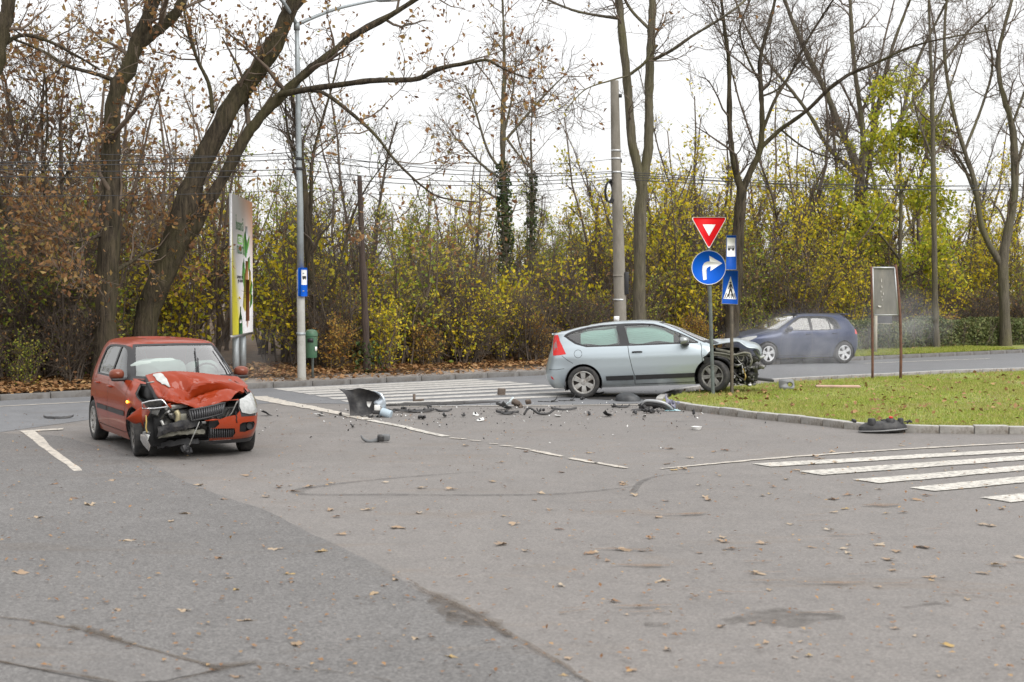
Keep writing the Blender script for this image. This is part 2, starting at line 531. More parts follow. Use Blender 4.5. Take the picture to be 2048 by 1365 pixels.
px_strip('asphalt_crack', [(-60, 1312), (20, 1326), (110, 1343), (200, 1357), (280, 1382)], [.03, .03, .04, .03], .0155, M_CRACK, rough=.4, seed=3)
px_strip('asphalt_crack', [(440, 1338), (360, 1358), (300, 1378)], [.03, .015, .01], .0155, M_CRACK, rough=.3, seed=4)
px_strip('asphalt_crack', [(545, 1326), (640, 1339), (760, 1357), (860, 1380)], [.012, .008, .01, .006], .0155, M_CRACK, rough=.3, seed=5)
px_strip('asphalt_crack', [(820, 1160), (860, 1185), (920, 1212), (985, 1248), (1060, 1290), (1190, 1370)], [.015, .03, .03, .05, .03, .03], .0155, M_CRACK, rough=.6, seed=6)

# ------------------------------------------------------------------ painted markings
mk = thing('road_markings', None, None, kind='structure')
def zebra(name, quads, m=M_PAINT, z=.010):
    for qd in quads:
        px_sheet(name, qd, z, m, kind=None, parent=mk, jitter=.006)
L_ = [(545, 777.5), (561, 780), (584, 783.2), (605, 786.6), (630, 791), (655, 795.8), (680, 801.2), (712, 807)]
R_ = [(948, 758.6), (983, 761), (1018, 763.3), (1050, 766.2), (1086, 770), (1126, 774.2), (1180, 779.5), (1245, 785.5)]
zebra('crossing_stripe', [[(l[0], l[1] + .0), (l[0] + 14, l[1] + 2.7 + .10 * i), (r[0] + 20, r[1] + 2.0 + .12 * i), (r[0], r[1])] for i, (l, r) in enumerate(zip(L_, R_))], M_PAINT_MID)
zebra('crossing_stripe', [
    [(1504, 927.5), (1544, 933.5), (2048, 904), (2300, 889), (2300, 883), (2048, 897.5)],
    [(1596, 942.5), (1644, 950), (2048, 920), (2300, 901), (2300, 893), (2048, 911)],
    [(1706, 959), (1759, 966.5), (2048, 941), (2300, 918), (2300, 909), (2048, 931)],
    [(1819, 975), (1869, 982.5), (2048, 965), (2300, 940), (2300, 928), (2048, 952.5)],
    [(1959, 995), (2024, 1005), (2300, 972), (2300, 959)]])
px_strip('marking_line', [(1322, 937.5), (1420, 928), (1524, 918.5), (1700, 905), (1900, 893), (2060, 885)], [.05, .08, .10, .09, .09], .010, M_PAINT_OLD, mk, None, .25)
px_strip('marking_line', [(512, 793), (560, 804), (620, 815), (690, 829), (735, 839)], [.42, .36, .25, .2], .010, M_PAINT_OLD, mk, None, .12)
px_strip('marking_line', [(737, 840), (800, 852), (850, 864), (893, 873)], [.15, .14, .13], .010, M_PAINT, mk, None, .1)
for k, (a, b_) in enumerate([((900, 876), (932, 878)), ((937, 880.5), (962, 882)), ((978, 887), (996, 888)), ((1002, 891), (1026, 893)), ((1030, 895), (1060, 899)), ((1062, 900), (1125, 913)), ((1140, 916), (1195, 926)), ((1192, 925), (1254, 936))]):
    px_strip('marking_dash', [a, ((a[0] + b_[0]) / 2, (a[1] + b_[1]) / 2 + .4), b_], [.07, .13, .06], .010, M_PAINT_OLD, mk, None, .25, seed=k)
px_strip('marking_line', [(800, 813), (950, 812), (1100, 811), (1330, 809)], [.09, .1, .1], .012, M_PAINT_OLD, mk, None, .2)
px_strip('marking_line', [(-260, 826), (0, 812.8), (176, 803.8), (300, 797)], [.11, .11], .010, M_PAINT_OLD, mk, None, .08)
px_sheet('marking_corner', [(39, 862), (128, 856.3), (126, 859.5), (70, 862.5), (86, 875), (99, 891), (138, 920), (167, 941), (147, 942), (123, 923), (97, 906), (79, 891), (47, 866)], .010, M_PAINT_OLD, kind=None, parent=mk, jitter=.006)
px_strip('marking_line', [(1730, 727), (1840, 722.5), (1980, 717.5)], [.12, .12], .010, M_PAINT, mk, None, .05)
px_strip('marking_line', [(2120, 712.5), (2300, 706)], [.12, .12], .010, M_PAINT, mk, None, .05)
# tyre marks and stains
px_strip('tyre_mark', [(1275, 972), (1180, 983), (1080, 989), (900, 990), (760, 989), (640, 989.5), (596, 986), (610, 977), (680, 967), (800, 955), (960, 943)], [.05, .08, .1, .1, .1, .12, .16, .1, .08, .04], .007, M_TYREMARK, None, 'structure', .08)
px_strip('tyre_mark', [(1265, 985), (1285, 962), (1330, 950), (1420, 944)], [.08, .07, .05, .03], .007, M_TYREMARK, None, 'structure', .1, 9)
px_strip('oil_stain', [(770, 810.5), (840, 807.5), (920, 805.5), (1000, 803)], [.25, .75, .65, .12], .014, M_STAIN, None, 'structure', .2, 5)
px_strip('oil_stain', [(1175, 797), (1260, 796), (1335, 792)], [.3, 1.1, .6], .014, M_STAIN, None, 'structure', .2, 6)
px_strip('wet_patch', [(1455, 1244), (1520, 1236), (1600, 1232), (1690, 1234)], [.1, .4, .45, .1], .006, M_WET, None, 'structure', .4, 7)
px_strip('wet_patch', [(1810, 1216), (1850, 1213), (1885, 1206)], [.06, .22, .08], .006, M_WET, None, 'structure', .4, 8)
px_strip('wet_patch', [(1290, 1250), (1320, 1254), (1340, 1250)], [.1, .3, .1], .006, M_WET, None, 'structure', .4, 10)
px_strip('oil_stain', [(1300, 844), (1360, 842.5), (1420, 842)], [.05, .09, .03], .014, M_TYREMARK, None, 'structure', .2, 11)

# ------------------------------------------------------------------ far kerb, pavement, verge
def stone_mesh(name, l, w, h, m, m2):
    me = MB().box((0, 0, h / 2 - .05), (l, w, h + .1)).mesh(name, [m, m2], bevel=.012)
    for f in me.polygons: f.material_index = 0 if f.normal.z > .6 else 1     # sides darker: splash stains plus painted-in shade of upright faces
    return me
kb = thing('kerb', None, None, kind='structure')
ms = stone_mesh('kerb_stone', .985, .14, .12, M_KERB_DARK, M_KERB_DARK)
rg = random.Random(5)
ang = math.atan2(KU[1], KU[0])
s = -14.0
while s < 46:
    o = link('kerb_stone', ms, kb)
    p = K(s + .5, .07)
    o.location = (p[0], p[1], rg.uniform(-.006, .006)); o.rotation_euler = (0, 0, ang + rg.uniform(-.004, .004))
    s += 1.0
st, en = KS(470, .1), KS(1330, .1)
pv = MB().grid([[K(s_, o_, .112 + .006 * math.sin(s_ * 2 + o_)) for s_ in np.linspace(st, en, 40)] for o_ in (1.75, 1.2, .6, .14)])
tag(pv.build('pavement', M_PAVE), kind='structure')
fl = MB().grid([[K(s_, o_, floor_z(o_) - .012 + (.03 * math.sin(s_ * .9 + o_ * 1.7) if o_ > 2 else 0)) for s_ in np.linspace(-60, 75, 120)] for o_ in (90, 50, 30, 20, 14, 10, 7, 5, 3, 1.8, 1.0, .14)])
tag(fl.build('forest_floor', M_FLOOR, smooth=True), kind='structure')
sv0, sv1 = KS(1600, .2), 60.0
vg = MB().grid([[K(s_, o_, .128 + .012 * (o_ - .14) + .006 * math.sin(s_ * 3)) for s_ in np.linspace(sv0, sv1, 60)] for o_ in (3.4, 2.4, 1.2, .14)])
tag(vg.build('grass_verge', M_TURF), kind='structure')

# ------------------------------------------------------------------ the grass island and its kerb
ISL_Z = .12
near_b = [(1330, 812), (1341, 817), (1366, 820.6), (1441, 830), (1527, 840), (1624, 850), (1717, 861), (1815, 866), (1908, 868), (2048, 869), (2250, 867), (2500, 862)]
far_b = [(2500, 731), (2200, 738), (2048, 742), (1900, 747), (1800, 752.5), (1700, 757), (1600, 762), (1540, 766), (1480, 771), (1420, 777), (1370, 784), (1342, 792), (1326, 800), (1322, 806)]
nb = np.array([G(x, y, 0)[:2] for x, y in near_b])
nbs = spline(nb, 200)
seg = np.concatenate([[0], np.cumsum(np.linalg.norm(np.diff(nbs, axis=0), axis=1))])
ik = thing('kerb', None, None, kind='structure')
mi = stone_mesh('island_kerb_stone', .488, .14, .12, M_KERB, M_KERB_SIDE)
s = .1
inner = []
while s < seg[-1] - .5:
    a = np.array([np.interp(s, seg, nbs[:, 0]), np.interp(s, seg, nbs[:, 1])])
    b_ = np.array([np.interp(s + .5, seg, nbs[:, 0]), np.interp(s + .5, seg, nbs[:, 1])])
    t = (b_ - a) / np.linalg.norm(b_ - a); nn = np.array([-t[1], t[0]])
    c = (a + b_) / 2 + nn * .065
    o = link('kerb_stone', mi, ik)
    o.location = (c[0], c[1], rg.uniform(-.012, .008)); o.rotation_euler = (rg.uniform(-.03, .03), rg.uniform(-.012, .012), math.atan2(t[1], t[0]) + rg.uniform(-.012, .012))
    inner.append((a + b_) / 2 + nn * .12)
    s += .5
isl = [tuple(p) for p in inner] + [tuple(G(x, y, ISL_Z)[:2]) for x, y in far_b]
# kerb stones round the back of the island tip
fb = spline(np.array([G(x, y, 0)[:2] for x, y in far_b[::-1]]), 120)
sg2 = np.concatenate([[0], np.cumsum(np.linalg.norm(np.diff(fb, axis=0), axis=1))])
s = 0.0
while s < min(30, sg2[-1] - .5):
    a = np.array([np.interp(s, sg2, fb[:, 0]), np.interp(s, sg2, fb[:, 1])]); b_ = np.array([np.interp(s + .5, sg2, fb[:, 0]), np.interp(s + .5, sg2, fb[:, 1])])
    t = (b_ - a) / np.linalg.norm(b_ - a); nn = np.array([-t[1], t[0]])
    c = (a + b_) / 2 + nn * .03
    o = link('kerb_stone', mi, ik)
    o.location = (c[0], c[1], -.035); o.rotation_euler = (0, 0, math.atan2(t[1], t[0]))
    s += .5
ISLAND = np.array(isl)
tag(MB().sheet([(x, y, ISL_Z - .012) for x, y in isl]).build('grass_island', M_TURF), kind='structure')

def in_poly(P, poly):
    x, y = P[:, 0], P[:, 1]; ins = np.zeros(len(P), bool); n = len(poly)
    for i in range(n):
        x1, y1 = poly[i]; x2, y2 = poly[(i + 1) % n]
        if y1 == y2: continue
        c = ((y1 > y) != (y2 > y)) & (x < (x2 - x1) * (y - y1) / (y2 - y1) + x1)
        ins ^= c
    return ins

def grass_mat():
    m = leaf_mat('grass_blades', [(0, (.13, .20, .022)), (.3, (.24, .33, .04)), (.6, (.34, .41, .06)), (.82, (.43, .42, .12)), (1, (.46, .37, .16))], .3)
    nt = m.node_tree; b = nt.nodes['Principled BSDF']; c = b.inputs['Base Color'].links[0].from_socket
    f = ramp(nt, noise(nt, .75, 5, .65, objvec(nt)), [(.42, (0, 0, 0)), (.68, (.62,) * 3)])
    c2 = mixc(nt, f, c, (.40, .33, .14))
    for l in list(c.links): nt.links.new(c2, l.to_socket) if l.to_node.type in ('BSDF_PRINCIPLED', 'BSDF_TRANSLUCENT') else None
    return m
M_GRASS = grass_mat()
M_GRASS_OLD = leaf_mat('verge_blades', [(0, (.14, .20, .022)), (.3, (.25, .33, .04)), (.6, (.35, .40, .06)), (.82, (.44, .41, .11)), (1, (.48, .37, .15))], .3)
def blades(P, z, hmin, hmax, w, rng):
    n = len(P); a = rng.rand(n) * 6.283; h = hmin + (hmax - hmin) * rng.rand(n) ** 1.6
    ww = w * (.7 + .6 * rng.rand(n))
    d = np.stack([np.cos(a), np.sin(a), a * 0], 1) * (ww / 2)[:, None]
    b0 = np.column_stack([P, np.full(n, z) if np.isscalar(z) else z])
    ln = rng.randn(n, 2) * h[:, None] * .55
    top = b0 + np.column_stack([ln, h])
    V = np.stack([b0 - d, b0 + d, top], 1).reshape(-1, 3)
    return V, np.arange(3 * n).reshape(-1, 3)
rng = np.random.RandomState(11)
lo, hi = ISLAND.min(0), ISLAND.max(0)
P = lo + (hi - lo) * rng.rand(520000, 2)
P = P[in_poly(P, ISLAND)]
pxs = CX + F_PX * P[:, 0] / P[:, 1]
P = P[(pxs > 1290) & (pxs < 2200) & (P[:, 1] < 46)]
keep = rng.rand(len(P)) < .55 + .45 * vnoise(np.column_stack([P, P[:, 0] * 0]), 3, 1.3)
P = P[keep][:210000]
V, T = blades(P, ISL_Z - .012, .02, .065, .013, rng)
tag(MB().add(V, None, T).build('grass', M_GRASS), 'short green and straw-coloured grass growing on the kerbed traffic island', 'grass', kind='stuff')
so = np.column_stack([sv0 + (36 - sv0) * rng.rand(60000), .2 + 2.4 * rng.rand(60000)])
P = _A + so[:, :1] * KU + so[:, 1:] * KN
V, T = blades(P, .125 + .012 * so[:, 1], .03, .10, .02, rng)
tag(MB().add(V, None, T).build('grass', M_GRASS_OLD), 'narrow strip of green grass between the far kerb and the clipped hedge', 'grass', kind='stuff')

# ------------------------------------------------------------------ leaf litter and fallen leaves
def leaf_quads(Cn, size, rng, flat=0.0, aspect=1.7, droop=0.0):
    """small bent leaves at the points Cn: four vertices, two faces each"""
    n = len(Cn)
    ax = rng.randn(n, 3); ax[:, 2] *= (1 - flat); ax[:, 2] -= droop
    ax /= np.linalg.norm(ax, axis=1, keepdims=True) + 1e-9
    up = rng.randn(n, 3) * (1 - flat) + np.array([0, 0, flat * 1.5])
    sd = np.cross(ax, up); sd /= np.linalg.norm(sd, axis=1, keepdims=True) + 1e-9
    nr = np.cross(sd, ax)
    sz = (size * (.6 + .8 * rng.rand(n)))[:, None]
    a = Cn - ax * sz * .5; b_ = Cn + ax * sz * .5
    l = Cn + sd * sz * .5 / aspect + nr * sz * .12; r_ = Cn - sd * sz * .5 / aspect + nr * sz * .12
    V = np.stack([a, r_, b_, l], 1).reshape(-1, 3)
    i = np.arange(n)[:, None] * 4
    return V, np.concatenate([i + np.array([[0, 1, 2]]), i + np.array([[0, 2, 3]])])
M_LITTER = leaf_mat('dry_leaf_litter', [(0, (.16, .075, .03)), (.35, (.25, .13, .055)), (.65, (.32, .18, .08)), (.85, (.42, .27, .12)), (1, (.12, .07, .04))], .1)
so = np.column_stack([-6 + 42 * rng.rand(34000), .2 + 5.5 * rng.rand(34000) ** 1.4])
spx = np.array([KS(480, .2), KS(1330, .2), KS(1590, .2)])
k = (rng.rand(len(so)) < .11) | ((so[:, 0] < spx[0]) | ((so[:, 0] > spx[1]) & (so[:, 0] < spx[2]))) | (so[:, 1] > 1.75)
k &= ~((so[:, 0] > spx[2]) & (so[:, 1] < 2.2) & (rng.rand(len(so)) < .93))
so = so[k]
P = _A + so[:, :1] * KU + so[:, 1:] * KN
z = np.array([floor_z(o) for o in so[:, 1]]) + .012 + .03 * rng.rand(len(so)) + np.where(so[:, 1] > 1.75, .05 * rng.rand(len(so)), 0)
V, T = leaf_quads(np.column_stack([P, z]), .13, rng, flat=.75, aspect=1.5)
tag(MB().add(V, None, T).build('leaf_litter', M_LITTER), 'drift of dry brown leaves on the ground behind the far kerb', 'leaf litter', kind='stuff')
# leaves lying in the grass of the island
lo, hi = ISLAND.min(0), ISLAND.max(0)
P = lo + (hi - lo) * rng.rand(9000, 2); P = P[in_poly(P, ISLAND)]
P = P[(P[:, 1] < 44)]
P = P[rng.rand(len(P)) < .16 + .30 * np.clip(vnoise(np.column_stack([P, P[:, 0] * 0]), 8, .9), 0, 1)]
V, T = leaf_quads(np.column_stack([P, np.full(len(P), ISL_Z + .03) + .02 * rng.rand(len(P))]), .085, rng, flat=.6, aspect=1.4)
tag(MB().add(V, None, T).build('leaf_litter', M_LITTER), 'brown leaves scattered through the grass of the traffic island', 'leaf litter', kind='stuff')

# leaves on the asphalt, each one a thing
M_FALLEN = leaf_mat('fallen_leaf_skin', [(0, (.34, .24, .16)), (.22, (.42, .33, .23)), (.42, (.25, .145, .08)), (.6, (.47, .39, .29)), (.78, (.15, .08, .05)), (.92, (.34, .25, .16)), (1, (.42, .29, .11))], .1, per='object')
def fallen_leaf_mesh(seed, lobes):
    r_ = np.random.RandomState(seed); n = 22
    a = np.arange(n) / n * 2 * math.pi
    rad = .037 * (1 + .36 * np.sign(np.cos(a * lobes)) * np.abs(np.cos(a * lobes)) ** .7) * (1 + .15 * r_.randn(n))
    rad *= 1 + .35 * np.cos(a)
    x, y = rad * np.cos(a) * 1.25, rad * np.sin(a)
    z = .012 + .30 * (x ** 2 + y ** 2) * r_.choice([1, 3, 5]) + .012 * np.sin(a * 2 + r_.rand() * 6) + .005 * r_.randn(n)
    V = np.vstack([[0, 0, .006], np.column_stack([x, y, np.maximum(z, .006)])])
    mb = MB().add(V, None, [[0, 1 + i, 1 + (i + 1) % n] for i in range(n)])
    mb.tube([[-.035, 0, .012], [-.055, .01, .008], [-.072, .004, .01]], .0022, 3)
    return mb.mesh('fallen_leaf', M_FALLEN)
LM = [fallen_leaf_mesh(i, l) for i, l in enumerate((2.5, 3.5, 2.5, 3.0, 3.5, 2.0))]
rl = random.Random(21)
spots = [(930, 891), (982, 962), (237, 1220), (365, 1220), (578, 1147), (583, 1164), (680, 1068), (545, 1098), (645, 1102), (746, 1188), (252, 1081), (36, 1145),
         (497, 1240), (592, 1290), (900, 1312), (830, 1276), (1335, 1297), (1440, 1252), (1505, 1247), (1850, 1094), (1865, 1154), (1774, 1117), (1510, 1145), (1270, 989), (1315, 1034),
         (1240, 1098), (1030, 1047), (790, 1054), (660, 1020), (530, 993), (400, 970), (490, 950), (585, 982), (225, 960), (148, 996), (182, 1010), (75, 1035), (445, 998), (620, 973), (840, 975), (905, 978),
         (1410, 993), (1500, 970), (1590, 940), (1850, 990), (1935, 1198), (1880, 1350), (1600, 1282), (1250, 968), (1080, 985), (1912, 902), (1890, 940), (1640, 918), (120, 1325), (470, 1352), (905, 1222), (1130, 1350), (1440, 950)]
tot = 0
while len(spots) < 195:
    if rl.random() < .62:
        x = rl.uniform(1000, 2080); y = rl.choice([rl.uniform(880, 1000), rl.uniform(960, 1180), rl.uniform(1000, 1365)])
    else:
        x = rl.uniform(0, 2048); y = rl.uniform(830, 1365)
    if 175 < x < 535 and y < 915: continue
    if x > 1300 and y < 872: continue
    if y > 1180 and rl.random() < .5: continue
    spots.append((x, y))
for i, (x, y) in enumerate(spots):
    p = G(x, y, .012)
    o = link('fallen_leaf', LM[rl.randrange(6)])
    sc = rl.uniform(.35, .95) if i > 40 else rl.uniform(.75, 1.2)
    if y > 1150: sc *= .72
    o.location = p; o.scale = (sc, sc, sc * rl.uniform(.35, .9)); o.rotation_euler = (rl.uniform(-.10, .10), rl.uniform(-.10, .10), rl.uniform(0, 6.28))
    o.location[2] = .006
    tag(o, 'dry curled brown leaf lying on the grey asphalt of the junction', 'leaf', 'fallen leaves scattered on the asphalt')
# crumbs of leaf, grit and broken plastic too small to count
P = np.array([G(rl.uniform(0, 2048), 830 + 535 * rl.random() ** 1.5)[:2] for _ in range(1700)])
V, T = leaf_quads(np.column_stack([P, np.full(len(P), .022)]), .035, rng, flat=.85, aspect=1.6)
tag(MB().add(V, None, T).build('leaf_litter', M_LITTER), 'crumbs of dry leaf strewn over the asphalt of the junction', 'leaf litter', kind='stuff')
# ================================================================== trees and shrubs
def bark(name, c0, c1, moss=None, sc=1.0):
    m, nt, b = nodes_of(name)
    v = objvec(nt, (6 * sc, 6 * sc, .8 * sc))
    f = noise(nt, 2.4, 7, .7, v, .5)
    c = ramp(nt, f, [(.35, c0), (.65, c1)])
    if moss:
        f2 = ramp(nt, noise(nt, .8, 5, .65, objvec(nt, (1, 1, .5))), [(.45, (0, 0, 0)), (.65, (1, 1, 1))])
        c = mixc(nt, f2, c, mixc(nt, .55, c, moss))
    nt.links.new(c, b.inputs['Base Color']); b.inputs['Roughness'].default_value = .9
    b.inputs['Specular IOR Level'].default_value = .2
    bump(nt, b, f, .9, .05)
    return m
M_BARK = bark('bark_oak', (.017, .014, .011), (.092, .073, .050), (.075, .07, .026))
M_BARK2 = bark('bark_grey', (.075, .066, .05), (.155, .135, .10), (.13, .125, .045))
M_TWIG = mat('twig', (.12, .09, .066), .9, var=.3, vscale=3)
M_TWIG_D = mat('twig_dark', (.095, .074, .057), .9, var=.35, vscale=3)
M_L_BROWN = leaf_mat('oak_leaves_brown', [(0, (.13, .062, .03)), (.3, (.23, .115, .05)), (.6, (.32, .175, .07)), (.85, (.37, .25, .095)), (1, (.22, .18, .055))], .4)
M_L_YEL = leaf_mat('maple_leaves_yellow', [(0, (.38, .33, .02)), (.3, (.64, .50, .02)), (.55, (.78, .58, .03)), (.75, (.50, .48, .035)), (1, (.33, .37, .035))], .4)
M_L_OLIVE = leaf_mat('shrub_leaves_olive', [(0, (.14, .20, .03)), (.35, (.25, .32, .04)), (.6, (.42, .42, .05)), (.8, (.30, .22, .06)), (1, (.56, .50, .06))], .4)
M_L_GREEN = leaf_mat('shrub_leaves_green', [(0, (.07, .11, .025)), (.4, (.13, .18, .035)), (.7, (.21, .25, .05)), (1, (.34, .33, .06))], .35)
M_L_ORANGE = leaf_mat('shrub_leaves_orange', [(0, (.34, .15, .04)), (.35, (.48, .27, .06)), (.65, (.56, .38, .08)), (1, (.34, .26, .06))], .4)
M_L_LIME = leaf_mat('young_maple_leaves', [(0, (.24, .31, .03)), (.35, (.42, .46, .04)), (.65, (.58, .56, .05)), (.85, (.70, .58, .05)), (1, (.30, .38, .04))], .5)
M_L_HEDGE = leaf_mat('hedge_leaves', [(0, (.08, .105, .04)), (.5, (.15, .185, .065)), (.85, (.22, .235, .09)), (1, (.28, .22, .11))], .25)
M_IVY = leaf_mat('ivy_leaves', [(0, (.02, .04, .012)), (.6, (.05, .085, .022)), (1, (.10, .13, .035))], .2, rough=.45)

def spawn(rng, P, Rd, k, t0, t1, ang, lmin, lmax, n, up=.15, wander=.25, rr=.55, taper=.25, rmin=.004, flat=0.0):
    """k children along each of the branches P (B,n,3): vectorised"""
    B, m = P.shape[:2]
    bi = np.repeat(np.arange(B), k)
    t = t0 + (t1 - t0) * rng.rand(B * k)
    f = t * (m - 1); i = np.minimum(f.astype(int), m - 2); f = (f - i)[:, None]
    o = P[bi, i] * (1 - f) + P[bi, i + 1] * f
    r0 = (Rd[bi, i] * (1 - f[:, 0]) + Rd[bi, i + 1] * f[:, 0])
    T = P[bi, i + 1] - P[bi, i]; T /= np.linalg.norm(T, axis=1, keepdims=True) + 1e-9
    rv = rng.randn(B * k, 3); rv[:, 1] *= 1 - flat
    rv -= (rv * T).sum(1, keepdims=True) * T; rv /= np.linalg.norm(rv, axis=1, keepdims=True) + 1e-9
    a = (ang * (.6 + .8 * rng.rand(B * k)))[:, None]
    d = T * np.cos(a) + rv * np.sin(a)
    L = lmin + (lmax - lmin) * rng.rand(B * k)
    L *= 1.15 - .55 * t
    out = np.zeros((B * k, n, 3)); out[:, 0] = o
    for j in range(1, n):
        d = d + rng.randn(B * k, 3) * wander + np.array([0, 0, up])
        d /= np.linalg.norm(d, axis=1, keepdims=True)
        out[:, j] = out[:, j - 1] + d * (L / (n - 1))[:, None]
    rb = np.maximum(np.minimum(r0 * rr, .02 + L * .02), rmin)
    tp = np.linspace(1, taper, n)
    return out, np.maximum(rb[:, None] * tp[None], rmin * .7)

def leaves_on(rng, P, per, size, jitter, t0=.2, **kw):
    B, m = P.shape[:2]
    bi = np.repeat(np.arange(B), per)
    f = (t0 + (1 - t0) * rng.rand(B * per)) * (m - 1); i = np.minimum(f.astype(int), m - 2); f = (f - i)[:, None]
    c = P[bi, i] * (1 - f) + P[bi, i + 1] * f + rng.randn(B * per, 3) * jitter
    return leaf_quads(c, size, rng, **kw)

def limb_pts(pts, Y):
    """pts: (px, py, width px, extra metres of distance); resampled limb in world space"""
    P = np.array([U(p[0], p[1], Y + (p[3] if len(p) > 3 else 0)) for p in pts])
    W = np.array([p[2] for p in pts]) / 2 / F_PX * Y
    n = 14
    return spline(P, n), np.interp(np.linspace(0, len(pts) - 1, n), np.arange(len(pts)), W)

def tree(name, label, Y, limbs, barkm=None, seed=1, l1=(5, 1.2, 3.2), l2=(5, .6, 1.5), l3=(4, .3, .8), leafm=None, leaf=(0, .1), base=None, group=None, cat='tree',
         first_t=.25, twigm=None, up=.10, ivy=None, sides=12, leaf_t=.2, l1ang=.9, ws=1.0, ws2=1.0):
    rng = np.random.RandomState(seed)
    LP = [limb_pts([(q[0], q[1], q[2] * (ws if i == 0 else ws2)) + tuple(q[3:]) for q in l], Y) for i, l in enumerate(limbs)]
    b0 = LP[0][0][0].copy()
    gz = 0.1 if base is None else base
    root = thing(name, label, cat, (b0[0], b0[1], gz), group=group)
    off = np.array([b0[0], b0[1], gz])
    tr = MB()
    for P, W in LP:
        Q = P - off
        w = W.copy()
        Ps, Ws = spline(Q, 40), np.interp(np.linspace(0, 13, 40), np.arange(14), w)
        Ws = Ws * (1 + .05 * rng.randn(40)) if W.max() > .1 else Ws
        V, qd = tubes(Ps[None], Ws[None], sides)
        # bark ridges
        V = V + rng.randn(*V.shape) * min(.022, W.max() * .06)
        tr.add(V, qd)
    # root flare
    P0, W0 = LP[0]
    Pb = np.array([P0[0] - off + [0, 0, -.25], P0[0] - off + (P0[1] - P0[0]) * .15, P0[1] - off])
    tr.tube(Pb, [W0[0] * 1.35, W0[0] * 1.12, W0[1] * 1.01], sides, cap=False)
    tr.build('trunk', barkm or M_BARK, root, smooth=True)
    PP = np.stack([p for p, _ in LP]) - off; WW = np.stack([w for _, w in LP])
    P1, R1 = spawn(rng, PP, WW, l1[0], first_t, 1.0, l1ang, l1[1], l1[2], 7, up=up, wander=.22, rmin=.012)
    P2, R2 = spawn(rng, P1, R1, l2[0], .15, 1, .85, l2[1], l2[2], 6, up=up * .6, wander=.25, rmin=.008)
    br = MB()
    V, q = tubes(P1, R1, 5); br.add(V, q)
    V, q = tubes(P2, R2, 4); br.add(V, q)
    if l3[0]:
        P3, R3 = spawn(rng, P2, R2, l3[0], .2, 1, .8, l3[1], l3[2], 4, up=.02, wander=.3, rmin=.0055)
        V, q = tubes(P3, R3, 3); br.add(V, q)
    else: P3 = P2
    br.build('branches', twigm or M_TWIG, root)
    if leafm is not None and leaf[0]:
        n = leaf[0]
        V, T = leaves_on(rng, P3, max(1, int(n)), leaf[1], leaf[1] * .7, t0=leaf_t, droop=.5) if n >= 1 else leaves_on(rng, P3[rng.rand(len(P3)) < n], 1, leaf[1], leaf[1] * .7, droop=.5)
        MB().add(V, None, T).build('crown', leafm, root)
    if ivy:
        li, t0, t1, n, rad = ivy
        P, W = LP[li]; tt = t0 + (t1 - t0) * rng.rand(n)
        Q = np.stack([np.interp(tt * 13, np.arange(14), P[:, k] - off[k]) for k in range(3)], 1)
        rr_ = np.interp(tt * 13, np.arange(14), W)
        a = rng.rand(n) * 6.283
        Q += np.stack([np.cos(a), np.sin(a), a * 0], 1) * (rr_ + rad * rng.rand(n))[:, None]
        V, T = leaf_quads(Q, .11, rng, aspect=1.1, droop=.6)
        MB().add(V, None, T).build('ivy', M_IVY, root)
    return root

def kd(px, o):           # distance of the place behind the far kerb, at picture column px
    return float(KP(px, o)[1])

# --- the big oaks on the left
Y1 = kd(205, 1.9)
tree('oak_tree', 'thick upright oak trunk forking high up, behind the roof of the red car', Y1,
     [[(209, 775, 50), (211, 690, 43), (213, 600, 43), (217, 500, 44), (222, 400, 38), (222, 320, 34), (224, 250, 33), (231, 180, 31), (250, 154, 31), (267, 103, 30), (292, 45, 28), (312, -30, 26), (335, -200, 22)],
      [(262, 105, 24), (300, 72, 22), (335, 45, 21), (362, 8, 19), (380, -50, 16), (400, -140, 12)],
      [(226, 160, 9), (190, 148, 8), (130, 130, 7, .6), (80, 100, 6, 1), (0, 68, 5, 1.2), (-60, 40, 4, 1.4)],
      [(195, 555, 9), (165, 545, 8, -.4), (145, 525, 6, -.6), (138, 500, 4, -.8)],
      [(225, 545, 11), (260, 525, 8, .6), (290, 505, 6, 1), (320, 500, 4, 1.4)],
      [(205, 470, 8), (170, 480, 6, -.9), (130, 490, 4, -1.4)]],
     seed=4, l1=(9, 1.0, 2.8), l2=(6, .5, 1.3), l3=(4, .25, .6), leafm=M_L_BROWN, leaf=(3, .115), first_t=.30)
Y2 = kd(300, 2.6)
